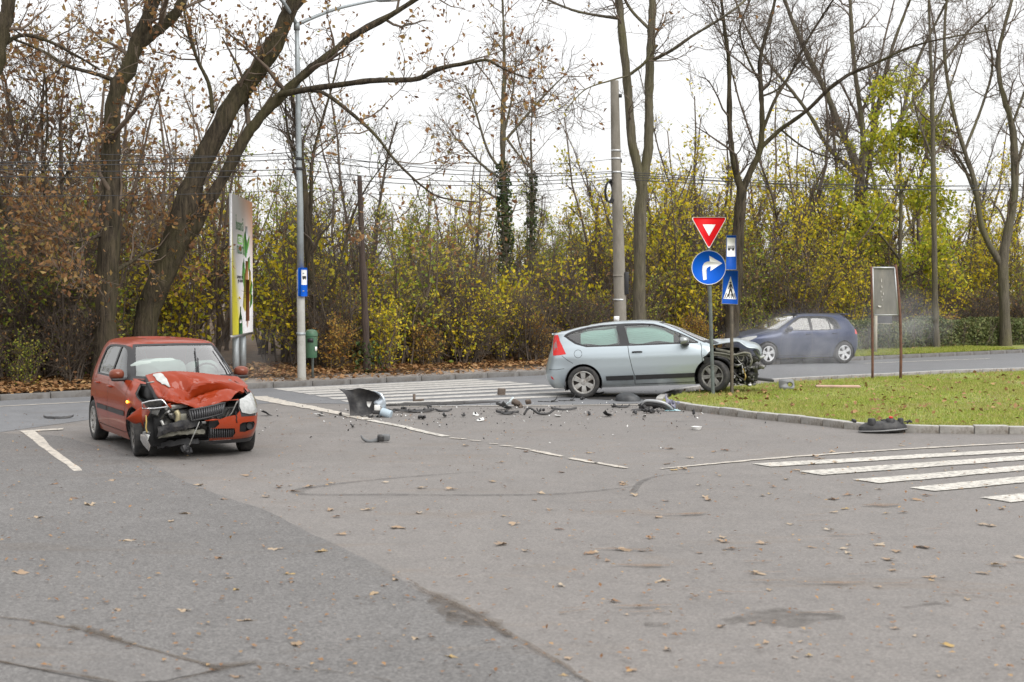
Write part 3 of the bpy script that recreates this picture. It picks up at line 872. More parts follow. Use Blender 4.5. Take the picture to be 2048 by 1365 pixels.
tree('oak_tree', 'massive oak trunk leaning right and splitting in two above the billboard', Y2,
     [[(272, 770, 66), (286, 690, 54), (302, 600, 52), (338, 520, 58), (366, 440, 56), (381, 380, 46), (406, 325, 42), (451, 230, 42), (495, 169, 40), (527, 128, 38), (567, 51, 36), (598, -20, 33), (640, -120, 28)],
      [(362, 485, 40), (390, 450, 33), (413, 410, 28), (443, 359, 25), (478, 300, 25), (500, 258, 26), (543, 212, 24), (590, 165, 20), (641, 123, 18), (700, 77, 16), (770, 38, 13), (830, 0, 11), (900, -60, 7)],
      [(560, 190, 16, -.2), (610, 180, 14, -.6), (680, 170, 13, -1), (760, 160, 12, -1.4), (830, 160, 11, -1.7), (880, 137, 10, -2), (930, 128, 8, -2.2), (975, 121, 6, -2.4), (1010, 140, 4, -2.5), (1060, 158, 3, -2.6)],
      [(615, 180, 9, -.6), (650, 188, 9, -.9), (700, 225, 8, -1.4), (750, 270, 7, -1.8), (785, 315, 6, -2), (830, 360, 5, -2.2), (880, 395, 4, -2.3), (960, 405, 3, -2.3)],
      [(425, 225, 10), (418, 170, 9, .4), (395, 120, 8, .6), (375, 60, 7, .8), (368, 20, 5, 1)]],
     seed=9, ws=.9, ws2=.85, l1=(10, 1.0, 2.6), l2=(5, .5, 1.2), l3=(4, .25, .6), leafm=M_L_BROWN, leaf=(2, .115), first_t=.33)
tree('oak_tree', 'oak at the left edge of the view of which only a leaning limb shows', kd(-30, 2.2),
     [[(-60, 790, 60), (-62, 500, 55), (-45, 300, 46), (-20, 160, 36), (3, 70, 30), (18, 0, 26), (30, -80, 20)], [(-8, 100, 10), (40, 72, 8, .3), (90, 80, 7, .5), (150, 110, 5, .6), (200, 140, 4, .7)]],
     seed=14, l1=(6, .8, 2.2), l2=(5, .4, 1.1), l3=(3, .25, .6), leafm=M_L_BROWN, leaf=(.4, .16))
tree('crooked_tree', 'dark crooked trunk among the twigs left of the upright oak', kd(70, 4.6),
     [[(52, 765, 20), (50, 690, 18), (70, 620, 16), (66, 560, 14), (50, 505, 14), (30, 460, 13), (8, 420, 12), (-20, 370, 10)], [(45, 500, 8), (75, 440, 7), (92, 400, 6), (88, 330, 5), (95, 250, 4), (90, 150, 3)]],
     seed=15, barkm=M_BARK, l1=(12, 1.0, 3), l2=(5, .5, 1.3), l3=(4, .25, .7), leafm=M_L_BROWN, leaf=(.45, .13), twigm=M_TWIG_D)
tree('twiggy_tree', 'slim tree with rust-brown leaves between the left edge and the upright oak', kd(110, 5.5),
     [[(88, 770, 10), (95, 650, 9), (105, 560, 8), (90, 430, 8), (86, 330, 7), (84, 230, 5), (90, 130, 3)], [(90, 430, 6), (120, 370, 5), (150, 320, 4), (170, 260, 3)], [(88, 390, 5), (50, 340, 4), (20, 300, 3), (0, 260, 2)]],
     seed=16, l1=(14, .9, 2.4), l2=(6, .5, 1.2), l3=(4, .25, .6), leafm=M_L_BROWN, leaf=(.6, .13), first_t=.15, twigm=M_TWIG)
# --- bare trees behind the lamp post and in the middle
tree('bare_tree', 'dark multi-stemmed tree right behind the tall lamp post', kd(625, 4.0),
     [[(632, 745, 20), (628, 650, 19), (622, 560, 17), (615, 470, 16), (608, 380, 14), (600, 300, 11), (592, 240, 8), (580, 170, 5)], [(618, 480, 9), (622, 400, 8), (625, 320, 7), (645, 240, 5), (665, 170, 4), (680, 110, 3)], [(612, 400, 6), (596, 330, 6), (575, 260, 5), (570, 190, 3)],
      [(640, 600, 6), (670, 560, 5), (700, 450, 4), (730, 380, 3), (790, 300, 2)]],
     seed=18, l1=(9, .9, 2.6), l2=(5, .5, 1.4), l3=(4, .3, .8), twigm=M_TWIG_D, first_t=.3, up=.22, leafm=M_L_OLIVE, leaf=(.12, .1))
tree('bare_tree', 'tall slender bare tree with ivy round its lower trunk, in the middle of the wood', kd(1010, 7.5),
     [[(1012, 720, 20), (1012, 640, 18), (1012, 540, 16), (1010, 440, 15), (1007, 340, 12), (1006, 240, 10), (1008, 150, 7), (1008, 70, 5), (1004, -10, 3)],
      [(1005, 345, 6), (975, 300, 5), (950, 220, 4), (930, 170, 3)], [(1012, 280, 6), (1050, 235, 5), (1090, 190, 4), (1130, 150, 2)], [(1005, 360, 6), (970, 335, 5), (935, 300, 4), (918, 280, 2)], [(1010, 260, 5), (1025, 190, 4), (1032, 120, 3)],
      [(1015, 280, 5), (1045, 320, 4), (1075, 350, 2)]],
     seed=20, barkm=M_BARK2, l1=(9, 1.0, 2.6), l2=(5, .5, 1.4), l3=(4, .3, .7), first_t=.35, up=.10, ivy=(0, .1, .52, 1300, .14), twigm=M_TWIG)
tree('bare_tree', 'thin bare tree with dark ivy on its stem right of the ivy-clad slender tree', kd(1063, 8.5),
     [[(1066, 720, 11), (1064, 600, 9), (1062, 480, 8), (1064, 400, 6), (1063, 330, 5), (1062, 270, 3), (1066, 200, 2)], [(1063, 340, 3), (1040, 290, 3), (1030, 240, 2)]],
     seed=21, barkm=M_BARK2, l1=(8, .7, 1.8), l2=(5, .4, 1.1), l3=(4, .25, .6), first_t=.4, ivy=(0, .3, .62, 420, .16))
# --- the forked tree by the concrete pole and those to its right
tree('forked_tree', 'smooth two-stemmed tree dividing in a V beside the concrete pole', kd(1275, 1.6),
     [[(1276, 765, 34), (1278, 660, 31), (1279, 560, 30), (1280, 460, 29), (1282, 400, 28), (1284, 365, 26), (1268, 310, 22), (1262, 260, 20), (1258, 200, 20), (1252, 140, 19), (1244, 70, 18), (1238, 0, 16), (1230, -90, 12)],
      [(1284, 370, 25), (1295, 310, 23), (1298, 250, 22), (1298, 190, 21), (1300, 120, 20), (1304, 50, 19), (1306, -20, 16), (1310, -110, 12)],
      [(1303, 122, 9), (1345, 100, 8, -.5), (1385, 72, 7, -.9), (1430, 45, 6, -1.2), (1480, 10, 5, -1.4), (1520, -30, 4)], [(1246, 38, 9), (1200, 32, 7, .4), (1150, 22, 6, .6), (1100, 2, 5, .9), (1060, -20, 4)],
      [(1296, 56, 8), (1262, 20, 7), (1240, -20, 6)], [(1262, 148, 8, -.3), (1290, 125, 7, -.5), (1315, 90, 6, -.6)], [(1262, 150, 4), (1220, 162, 4, -.6), (1170, 180, 3, -1), (1130, 222, 2, -1.2)]],
     seed=23, ws=.85, ws2=.82, barkm=M_BARK2, l1=(6, .8, 2.2), l2=(5, .5, 1.2), l3=(4, .3, .7), first_t=.55, up=.06, leafm=M_L_BROWN, leaf=(.10, .14))
tree('forked_tree', 'tree with spreading crooked boughs directly behind the blue crossing sign', kd(1466, .9),
     [[(1462, 740, 42), (1465, 660, 38), (1470, 560, 35), (1477, 470, 31), (1481, 400, 28), (1483, 378, 26), (1470, 340, 14), (1462, 290, 12), (1458, 230, 11), (1460, 150, 10), (1452, 80, 9), (1444, 10, 7), (1440, -60, 5)],
      [(1484, 385, 26), (1500, 345, 22), (1520, 300, 19), (1524, 240, 17), (1522, 180, 15), (1520, 120, 13), (1535, 60, 11), (1550, 0, 9), (1560, -70, 6)],
      [(1518, 300, 15), (1560, 260, 13), (1610, 225, 12, -.4), (1680, 160, 11, -.9), (1750, 128, 9, -1.3), (1820, 95, 7, -1.6), (1900, 75, 5, -1.8), (1990, 60, 4)],
      [(1526, 260, 11), (1550, 200, 10), (1580, 150, 9, .4), (1610, 90, 8, .7), (1640, 40, 7, .9), (1680, -20, 5)],
      [(1522, 170, 8), (1495, 115, 7), (1480, 60, 6), (1500, 0, 5)], [(1560, 258, 7), (1600, 290, 6, .6), (1640, 310, 5, 1), (1690, 322, 3)], [(1520, 195, 7), (1560, 175, 6, .9), (1600, 120, 5, 1.2)]],
     seed=25, ws=.74, ws2=.62, barkm=M_BARK, l1=(10, .9, 2.6), l2=(7, .5, 1.4), l3=(5, .3, .8), first_t=.35, up=.14, twigm=M_TWIG_D)
tree('forked_tree', 'broad bare crown of several steep boughs behind the yellow-green young maple', kd(1722, 8.0),
     [[(1728, 700, 30), (1726, 600, 28), (1724, 500, 27), (1722, 420, 26), (1718, 350, 24), (1700, 300, 17), (1675, 240, 14), (1640, 160, 12), (1600, 80, 10), (1570, 0, 7), (1550, -60, 5)],
      [(1722, 360, 20), (1727, 300, 17), (1722, 230, 15), (1712, 160, 13), (1704, 80, 12), (1700, 0, 10), (1694, -80, 7)],
      [(1720, 350, 18), (1745, 280, 15), (1755, 220, 13), (1770, 150, 11), (1790, 80, 9), (1820, 0, 7)],
      [(1715, 350, 15), (1660, 300, 12), (1625, 240, 11), (1590, 190, 9), (1540, 130, 8), (1500, 70, 6), (1470, 0, 4)],
      [(1735, 320, 14), (1790, 270, 12, .8), (1815, 190, 11, 1), (1840, 110, 9, 1.2), (1880, 30, 7, 1.4), (1910, -30, 5)],
      [(1770, 290, 11), (1820, 210, 10, 1), (1890, 120, 8, 1.6), (1940, 60, 6, 2), (1990, 10, 4)]],
     seed=27, ws=.85, ws2=.68, barkm=M_BARK2, l1=(11, 1.0, 2.8), l2=(7, .6, 1.5), l3=(5, .35, .9), first_t=.35, up=.16)
tree('slim_tree', 'straight slim trunk standing in the hedge just right of the notice board', kd(1872, 2.0),
     [[(1874, 712, 17), (1871, 620, 15), (1869, 520, 14), (1867, 400, 13), (1866, 300, 11), (1864, 200, 10), (1861, 110, 8), (1858, 20, 6), (1856, -60, 4)], [(1867, 260, 5), (1890, 200, 4), (1915, 130, 3), (1935, 60, 2)], [(1866, 320, 5), (1840, 250, 4), (1825, 190, 3)]],
     seed=29, ws=.8, barkm=M_BARK2, l1=(8, .8, 2.2), l2=(5, .5, 1.2), l3=(4, .3, .7), first_t=.45, up=.12)
tree('forked_tree', 'mossy forked tree in the hedge at the right edge of the view', kd(2010, 1.9),
     [[(2012, 710, 26), (2010, 640, 23), (2008, 580, 22), (2006, 528, 23), (2012, 480, 19), (2025, 420, 18), (2030, 360, 16), (2028, 290, 15), (2022, 240, 13), (2005, 190, 10), (1996, 120, 8), (2010, 50, 7), (2030, -20, 5)],
      [(2004, 532, 20), (1985, 500, 17), (1965, 460, 16), (1955, 400, 14), (1945, 350, 13), (1925, 290, 11), (1908, 230, 10), (1895, 160, 9), (1888, 90, 8), (1892, 20, 6), (1900, -50, 4)],
      [(1955, 400, 9), (1925, 330, 8, .5), (1895, 290, 6, .8), (1860, 255, 5, 1)], [(2030, 350, 8), (2050, 280, 7), (2090, 200, 6)], [(1930, 300, 8), (1965, 210, 7, .6), (1985, 130, 6, .8), (1970, 50, 5)], [(2025, 250, 7), (2060, 150, 6), (2080, 60, 4)]],
     seed=31, ws=.92, ws2=.75, barkm=M_BARK2, l1=(11, .9, 2.4), l2=(7, .5, 1.3), l3=(5, .3, .8), first_t=.35, up=.12)
# --- the young yellow-green maple
tree('young_maple', 'young maple with yellow-green leaves above the notice board', kd(1795, 4.6),
     [[(1800, 700, 9), (1800, 600, 8), (1800, 500, 8), (1802, 400, 7), (1800, 300, 5), (1803, 220, 3), (1800, 190, 2)], [(1800, 520, 5), (1760, 470, 4, -.5), (1720, 430, 3, -.9), (1690, 410, 2)], [(1802, 480, 5), (1840, 430, 4, .5), (1875, 400, 3, .8)],
      [(1800, 540, 5), (1760, 530, 4, .8), (1710, 500, 3, 1.2)], [(1800, 560, 5), (1840, 540, 4, -.8), (1880, 500, 3, -1)], [(1802, 400, 4), (1775, 350, 3), (1750, 300, 2)], [(1802, 380, 4), (1830, 330, 3), (1850, 290, 2)]],
     seed=33, barkm=M_BARK2, l1=(12, .8, 2.1), l2=(6, .35, .95), l3=(4, .15, .4), leafm=M_L_LIME, leaf=(4, .155), first_t=.2, up=.08)

# ------------------------------------------------------------------ the thicket: a few kinds of shrub and sapling, each plant a thing
def shrub_proto(name, seed, h, spread, stems, k1, k2, per, lsize, leafm, lean=.35, droop=.4, twigm=None, low=.1, up=.1):
    rng = np.random.RandomState(seed)
    n = 8
    a = rng.rand(stems) * 6.283; d0 = lean * (.3 + rng.rand(stems))
    d = np.stack([np.cos(a) * d0, np.sin(a) * d0, np.ones(stems)], 1)
    P = np.zeros((stems, n, 3)); P[:, 0, :2] = rng.randn(stems, 2) * .12 * spread
    P[:, 0, 2] = -.1
    L = h * (.65 + .4 * rng.rand(stems))
    for j in range(1, n):
        d = d + rng.randn(stems, 3) * .12 + np.array([0, 0, .04]); d /= np.linalg.norm(d, axis=1, keepdims=True)
        P[:, j] = P[:, j - 1] + d * (L / (n - 1))[:, None]
    Rd = (.010 + .0065 * h) * np.linspace(1, .3, n)[None] * (.7 + .6 * rng.rand(stems))[:, None]
    P1, R1 = spawn(rng, P, Rd, k1, low, 1, .8, .30 * spread, .75 * spread, 6, up=up, wander=.28, rmin=.007)
    P2, R2 = spawn(rng, P1, R1, k2, .1, 1, .8, .22 * spread, .5 * spread, 4, up=.02, wander=.35, rmin=.005)
    st = MB()
    for p, r_, s_ in ((P, Rd, 5), (P1, R1, 4), (P2, R2, 3)):
        V, q = tubes(p, r_, s_); st.add(V, q)
    ms = st.mesh('stems', twigm or M_TWIG)
    ml = None
    if per:
        sel = P2 if per >= 1 else P2[rng.rand(len(P2)) < per]
        V, T = leaves_on(rng, sel, max(1, int(per)), lsize, lsize * .9, t0=.05, droop=droop)
        mb = MB().add(V, None, T)
        if per > 1 and per % 1:
            V, T = leaves_on(rng, sel[rng.rand(len(sel)) < per % 1], 1, lsize, lsize * .9, t0=.05, droop=droop); mb.add(V, None, T)
        ml = mb.mesh('foliage', leafm)
    return (ms, ml)
PROTO = {
 'yellow': ([shrub_proto('y', s, 2.6 + .5 * (s % 3), 1.5, 8, 9, 6, 1.7, .125, M_L_YEL) for s in (41, 42, 43)], 'yellow_shrub', 'thicket shrub thick with bright yellow leaves', 'yellow-leaved shrubs in the thicket'),
 'olive': ([shrub_proto('o', s, 2.6 + .6 * (s % 3), 1.5, 9, 9, 7, 1.5, .11, M_L_OLIVE) for s in (51, 52, 53)], 'olive_shrub', 'thicket shrub with olive-green and yellowish leaves', 'olive-leaved shrubs in the thicket'),
 'green': ([shrub_proto('g', s, 1.8 + .5 * (s % 3), 1.4, 9, 8, 6, 2, .11, M_L_GREEN) for s in (61, 62, 63)], 'green_shrub', 'thicket shrub with small dull green leaves', 'green-leaved shrubs in the thicket'),
 'orange': ([shrub_proto('r', s, 1.3 + .4 * (s % 3), 1.3, 8, 8, 6, 3, .10, M_L_ORANGE) for s in (71, 72)], 'orange_shrub', 'low thicket shrub turning orange and ochre', 'orange-leaved shrubs at the edge of the thicket'),
 'twiggy': ([shrub_proto('t', s, 2.6 + .5 * (s % 3), 1.6, 11, 12, 8, .22, .10, M_L_BROWN, twigm=M_TWIG_D, lean=.5) for s in (81, 82, 83)], 'twiggy_shrub', 'tangled leafless shrub of dark brown twigs in the thicket', 'leafless brown shrubs in the thicket'),
 'rust': ([shrub_proto('u', s, 6.0 + .8 * (s % 3), 1.7, 5, 14, 7, .7, .14, M_L_BROWN, lean=.16, low=.25) for s in (91, 92)], 'rust_sapling', 'tall sapling holding rust-brown leaves in the wood', 'rust-leaved saplings in the wood'),
 'tall': ([shrub_proto('v', s, 5.8 + .9 * (s % 3), 1.6, 5, 14, 8, 2.2, .115, M_L_YEL, lean=.14, low=.2, up=.18) for s in (101, 102, 103)], 'yellow_sapling', 'tall sapling with loose golden-yellow leaves in the wood', 'yellow-leaved saplings in the wood'),
 'tallg': ([shrub_proto('w', s, 5.6 + .9 * (s % 3), 1.7, 6, 14, 9, 2.6, .105, M_L_OLIVE, lean=.16, low=.15, up=.16) for s in (111, 112, 113)], 'olive_sapling', 'tall sapling with thinning olive-green leaves in the wood', 'olive-leaved saplings in the wood'),
 'bare': ([shrub_proto('x', s, 8.2 + 1.2 * (s % 3), 1.5, 2, 26, 7, .06, .12, M_L_BROWN, lean=.08, low=.3, up=.28, twigm=M_TWIG_D) for s in (121, 122, 123)], 'bare_sapling', 'tall thin sapling bare of leaves in the wood', 'bare saplings in the wood'),
}
rs = random.Random(77)
def plant(kind, px, o, sc=None, zs=1.0):
    if 385 < px < 555 and o < 7.5: return None
    if 215 < px < 385 and o < 3.6: return None
    if 545 <= px < 650 and o < 3.2: return None
    protos, nm, lab, grp = PROTO[kind]
    ms, ml = rs.choice(protos)
    p = KP(px, o); z = floor_z(o)
    r_ = thing(nm, lab, 'sapling' if 'sapling' in nm else 'shrub', (p[0], p[1], z - .03), (0, 0, rs.uniform(0, 6.28)), grp)
    sc = sc or rs.uniform(.85, 1.2)
    r_.scale = (sc, sc, sc * zs)
    link('stems', ms, r_)
    if ml: link('foliage', ml, r_)
    return r_
def pick(w):
    ks = list(w); t = rs.random() * sum(w.values())
    for k in ks:
        t -= w[k]
        if t <= 0: return k
    return ks[-1]
def zone(px):
    if px < 480: return 'L'
    if px < 1240: return 'C'
    return 'R'
FRONT = {'L': {'green': 3, 'twiggy': 2, 'olive': 3, 'yellow': 1.2}, 'C': {'orange': 5, 'green': 1, 'yellow': .8, 'olive': 1}, 'R': {'orange': 4, 'green': 1, 'olive': 2}}
MIDL = {'L': {'twiggy': 3, 'olive': 5, 'green': 1.5, 'rust': 1.0, 'yellow': 1.8}, 'C': {'yellow': 2.8, 'twiggy': 6.0, 'olive': 2.6, 'orange': .8}, 'R': {'olive': 3.2, 'yellow': 2.6, 'orange': 2.4, 'twiggy': 2.4}}
BACK = {'L': {'rust': 3.5, 'tallg': 4.5, 'bare': 1.2, 'twiggy': 1.5, 'tall': 1.2}, 'C': {'tallg': 5, 'tall': 1.8, 'twiggy': 1.8, 'bare': .2, 'olive': 3}, 'R': {'tall': 5.5, 'tallg': 4, 'olive': 2, 'rust': .5, 'bare': .5}}
def row(o, step, W, smin, smax, x0=-90, x1=2140, zs=1.0):
    x = x0 + rs.uniform(0, step)
    while x < x1:
        if not (o < 3.0 and x > 1640) and not (o < 2.3 and 440 < x < 1330 and False):
            plant(pick(W[zone(x)]), x, o + rs.uniform(-.5, .5), rs.uniform(smin, smax) * ((.80 if 600 < x < 1180 else .9) if zone(x) == 'C' and o > 7 else 1), zs)
        x += step * rs.uniform(.75, 1.25)
row(2.7, 95, FRONT, .4, .7, 440, 1640)
for px, o in [(455, 6.4), (500, 6.6), (540, 6.2)]:
    rs.random()
row(2.0, 95, FRONT, .45, .75, -90, 440)
row(4.0, 92, MIDL, .8, 1.1)
row(5.6, 92, MIDL, .9, 1.2)
row(7.6, 100, MIDL, 1.05, 1.45)
row(3.4, 95, {'L': {'twiggy': 2, 'olive': 1}, 'C': {'twiggy': 3, 'yellow': 1}, 'R': {'olive': 1, 'twiggy': 1, 'yellow': 1}}, .7, 1.0)
row(6.6, 150, {'L': {'twiggy': 1}, 'C': {'twiggy': 2, 'bare': 1}, 'R': {'twiggy': 1, 'bare': 2}}, 1.0, 1.5)
row(9.5, 105, BACK, .8, 1.1)
row(12, 105, BACK, .85, 1.15)
row(15, 120, BACK, .9, 1.2)
row(19, 130, BACK, .95, 1.25)
row(24, 150, BACK, 1.0, 1.3)
for px, o, sc in [(700, 4.5, .9), (870, 3.6, .75), (930, 4.2, .95), (1000, 3.8, .8), (800, 5.0, .9), (1100, 4.4, .9), (560, 6, 1.1), (1190, 5, 1.0), (600, 4.6, .8)]:
    plant('yellow', px, o, sc)
for px, o, sc in [(180, 4.0, 1.0), (300, 7, 1.05), (60, 7, 1.1), (20, 5, .9), (250, 9, 1.1), (420, 8, 1.0), (130, 9, 1.2)]:
    plant('rust', px, o, sc)
for px, o, sc in [(1190, 8, 1.0), (1330, 4.5, 1.0), (1360, 7, 1.1), (1600, 4, .9), (1560, 6, 1.1), (1640, 5, 1.05), (1300, 5, 1.1), (1580, 9, 1.3), (1680, 8, 1.3), (1750, 7, 1.1), (1850, 9, 1.3), (1960, 8, 1.2), (1440, 8, 1.2), (1920, 6, 1.1), (2020, 6, 1.0), (1400, 3.6, .8)]:
    plant('tall', px, o, sc)
for px, o, sc in [(650, 6, .9), (900, 9, .75), (1330, 6, 1.0), (1390, 9, 1.1), (1200, 9, .9), (1640, 9, 1.1), (1590, 12, 1.1), (1940, 9, 1.1), (690, 12, 1.0)]:
    plant('bare', px, o, sc)
# the far wood: trunks and leaves that read as one mass
rng = np.random.RandomState(5)
n = 420
so = np.column_stack([-50 + 150 * rng.rand(n), 26 + 40 * rng.rand(n)])
bs = np.column_stack([_A + so[:, :1] * KU + so[:, 1:] * KN, np.full(n, .3)])
Pm = bs[:, None] + np.linspace(0, 1, 7)[None, :, None] * np.column_stack([rng.randn(n, 2) * .5, 4 + 3.0 * rng.rand(n)])[:, None]
Rm = (.05 + .08 * rng.rand(n))[:, None] * np.linspace(1, .3, 7)
P1, R1 = spawn(rng, Pm, Rm, 12, .15, 1, .8, 1.0, 2.4, 5, up=.12, rmin=.015)
mb = MB()
for p, r_, s_ in ((Pm, Rm, 5), (P1, R1, 3)):
    V, q = tubes(p, r_, s_); mb.add(V, q)
P2, R2 = spawn(rng, P1, R1, 3, .1, 1, .8, .5, 1.2, 4, rmin=.01)
V, q = tubes(P2, R2, 3); mb.add(V, q)
fw = tag(mb.build('far_wood', M_TWIG), 'far trunks and twigs of the wood seen between the nearer trees', 'wood', kind='stuff')
V, T = leaves_on(rng, P2, 1, .20, .3)
tag(MB().add(V, None, T).build('foliage', M_L_OLIVE, fw), kind='stuff')

# trees across the road behind the camera, mirrored in paint and glass
rng = np.random.RandomState(15)
n = 46
bs = np.column_stack([-45 + 90 * rng.rand(n), -16 - 22 * rng.rand(n), np.zeros(n)])
Pm = bs[:, None] + np.linspace(0, 1, 7)[None, :, None] * np.column_stack([rng.randn(n, 2) * .8, 8 + 5 * rng.rand(n)])[:, None]
Rm = (.12 + .14 * rng.rand(n))[:, None] * np.linspace(1, .3, 7)
P1, R1 = spawn(rng, Pm, Rm, 16, .15, 1, .9, 1.8, 4.5, 5, up=.1, rmin=.02)
P2, R2 = spawn(rng, P1, R1, 4, .1, 1, .8, .9, 2.0, 4, rmin=.012)
mb = MB()
for p, r_, s_ in ((Pm, Rm, 6), (P1, R1, 4), (P2, R2, 3)):
    V, q = tubes(p, r_, s_); mb.add(V, q)
fw = tag(mb.build('near_wood', M_TWIG_D), 'wood on the near side of the junction behind the viewer', 'wood', kind='stuff')
V, T = leaves_on(rng, P2, 7, .38, .4)
tag(MB().add(V, None, T).build('foliage', M_L_OLIVE, fw), kind='stuff')

# ------------------------------------------------------------------ the clipped hedge on the right
rng = np.random.RandomState(8)
hs0, hs1 = KS(1655, 2.6), 52.0
hd = thing('hedge', 'low clipped green hedge along the far kerb behind the notice board', 'hedge', tuple(K(hs0, 2.6, .13)))
off = np.array(K(hs0, 2.6, .13))
n = 38000
t = rng.rand(n); f_ = rng.rand(n); side_ = rng.randint(0, 3, n)
oo = np.where(side_ == 0, -.5 + .25 * rng.rand(n) ** 2, np.where(side_ == 1, .9 * (rng.rand(n) - .5), .9 * rng.rand(n) - .45))
hh = np.where(side_ == 1, 1.0 - .12 * rng.rand(n) ** 2, rng.rand(n) * 1.0)
sx = hs0 + (hs1 - hs0) * t
hh = hh * (1 + .08 * np.sin(sx * 1.7) + .05 * np.sin(sx * 4.1)); oo = oo + .08 * np.sin(sx * 2.3 + hh * 3)
Pn = np.column_stack([_A + sx[:, None] * KU + (2.6 + oo)[:, None] * KN, .13 + hh]) - off
V, T = leaf_quads(Pn, .085, rng, aspect=1.5)
MB().add(V, None, T).build('foliage', M_L_HEDGE, hd)
n = 420
sx = hs0 + (hs1 - hs0) * rng.rand(n)
Pb = np.column_stack([_A + sx[:, None] * KU + (2.6 + .3 * rng.randn(n))[:, None] * KN, np.full(n, .1)]) - off
Ps = Pb[:, None] + np.linspace(0, 1, 5)[None, :, None] * np.column_stack([rng.randn(n, 2) * .2, .8 + .25 * rng.rand(n)])[:, None]
V, q = tubes(Ps, np.full((n, 5), .009), 4); m2 = MB().add(V, q)
P1, R1 = spawn(rng, Ps, np.full((n, 5), .009), 5, .1, 1, .7, .2, .4, 4, rmin=.004)
V, q = tubes(P1, R1, 3); m2.add(V, q)
m2.build('stems', M_TWIG_D, hd)
# ================================================================== street furniture
M_GALV = mat('galvanised_steel', (.36, .40, .42), .5, .35, var=.12, vscale=3, dirt=(.25, .26, .26), dscale=2)
M_GREY_POST = mat('grey_painted_post', (.115, .135, .13), .6, var=.15, vscale=8, dirt=(.07, .07, .06), dscale=6)
M_BROWN_POST = mat('weathered_post', (.12, .10, .075), .7, var=.2, vscale=8, dirt=(.06, .05, .04), dscale=6)
M_CONCRETE = mat('pole_concrete', (.235, .215, .185), .9, var=.2, vscale=3, bmp=.4, bscale=30, dirt=(.13, .115, .09), dscale=1.6, stretch=(1, 1, .35))
M_RUST = mat('rusty_steel', (.13, .062, .04), .85, var=.35, vscale=9, bmp=.3, bscale=60)
M_OLDWOOD = mat('old_timber', (.06, .042, .034), .9, var=.4, vscale=5, bmp=.7, bscale=14, stretch=(4, 4, .5))
M_SIGN_RED = mat('sign_red', (.56, .005, .008), .5, spec=.12)
M_SIGN_WHITE = mat('sign_white', (.80, .80, .79), .5, spec=.2)
M_SIGN_BLUE = mat('sign_blue', (.004, .095, .52), .5, spec=.12)
M_SIGN_BLUE2 = mat('sign_blue_faded', (.006, .070, .36), .5, spec=.15, var=.12, vscale=5)
M_SIGN_BACK = mat('sign_back', (.35, .36, .37), .5, .4)
M_SIGN_BLACK = mat('sign_black', (.02, .02, .022), .5)
M_BIN = mat('bin_green', (.05, .135, .075), .5, var=.12, vscale=4, dirt=(.10, .15, .10), dscale=3)
M_WIRE = mat('cable_black', (.03, .03, .032), .6)
M_BOARD = mat('dull_sheet_metal', (.17, .165, .155), .6, var=.25, vscale=2.2, dirt=(.26, .24, .21), dscale=1.5, stretch=(2, 2, .6))
M_ALU = mat('aluminium_trim', (.52, .53, .54), .45, .5)
M_PALEWOOD = mat('pale_timber', (.36, .33, .26), .8, var=.2, vscale=6)

def decal(name, polys, y, m, parent, th=.002):
    """flat pieces on a sign face: polygons in (x, z), face towards -Y"""
    mb = MB()
    for p in polys:
        mb.prism(p, 0, th, ((0, y, 0), (1, 0, 0), (0, 0, 1), (0, -1, 0)))
    return mb.build(name, m, parent)
def rrect(x0, z0, x1, z1, r, n=5):
    P = []
    for cx, cz, a0 in ((x1 - r, z1 - r, 0), (x0 + r, z1 - r, 90), (x0 + r, z0 + r, 180), (x1 - r, z0 + r, 270)):
        P += [(cx + r * math.cos(R(a0 + 90 * i / n)), cz + r * math.sin(R(a0 + 90 * i / n))) for i in range(n + 1)]
    return P
def rtri(w, h, r, z0):
    """inverted triangle, apex at z0, rounded corners"""
    c = [Vector((-w / 2, z0 + h)), Vector((0, z0)), Vector((w / 2, z0 + h))]
    P = []
    for i in range(3):
        a, b, d = c[i - 1], c[i], c[(i + 1) % 3]
        u = (a - b).normalized(); v = (d - b).normalized()
        t = r / math.tan(u.angle(v) / 2)
        p1, p2 = b + u * t, b + v * t
        for k in range(6):
            f = k / 5
            q = (p1 * (1 - f) + b * f) * (1 - f) + (b * (1 - f) + p2 * f) * f
            P.append((q.x, q.y))
    return P
def circle(cx, cz, r, n=40):
    return [(cx + r * math.cos(2 * math.pi * i / n), cz + r * math.sin(2 * math.pi * i / n)) for i in range(n)]

# --- sign post on the island: give way above turn right
b = G(1427, 789, ISL_Z)
s1 = 2844 / b[1]
top = U(1416, 437, b[1])
sg = thing('traffic_sign', 'red give-way triangle over round blue turn-right sign on one grey post', 'traffic sign', tuple(b))
lean = (U(1418, 500, b[1]) - b)
P = [np.array([0, .06, -.2]), np.array([0, .06, 0]), np.array([lean[0] * .5, .055, 1.4]), np.array([lean[0], .05, lean[2]]), np.array([lean[0] - .01, .05, top[2] - b[2] - .1])]
MB().tube(P, .036, 12).build('post', M_GREY_POST, sg, smooth=True)
tz = U(1416, 499, b[1])[2] - b[2]; tw = 72 / s1; thh = U(1416, 434.5, b[1])[2] - b[2] - tz
o = MB().prism(rtri(tw, thh, .035, tz), 0, .02, ((lean[0], 0, 0), (1, 0, 0), (0, 0, 1), (0, 1, 0))).build('triangle_plate', M_SIGN_WHITE, sg)
cz = tz + thh * .64
sc_ = lambda P_, f: [(x * f, cz + (z - cz) * f) for x, z in P_]
d1 = decal('red_field', [sc_(rtri(tw, thh, .035, tz), .945)], 0, M_SIGN_RED, o); d1.location = (lean[0], 0, 0)
d2 = decal('white_field', [sc_(rtri(tw, thh, .01, tz), .36)], -.003, M_SIGN_WHITE, o); d2.location = (lean[0], 0, 0)
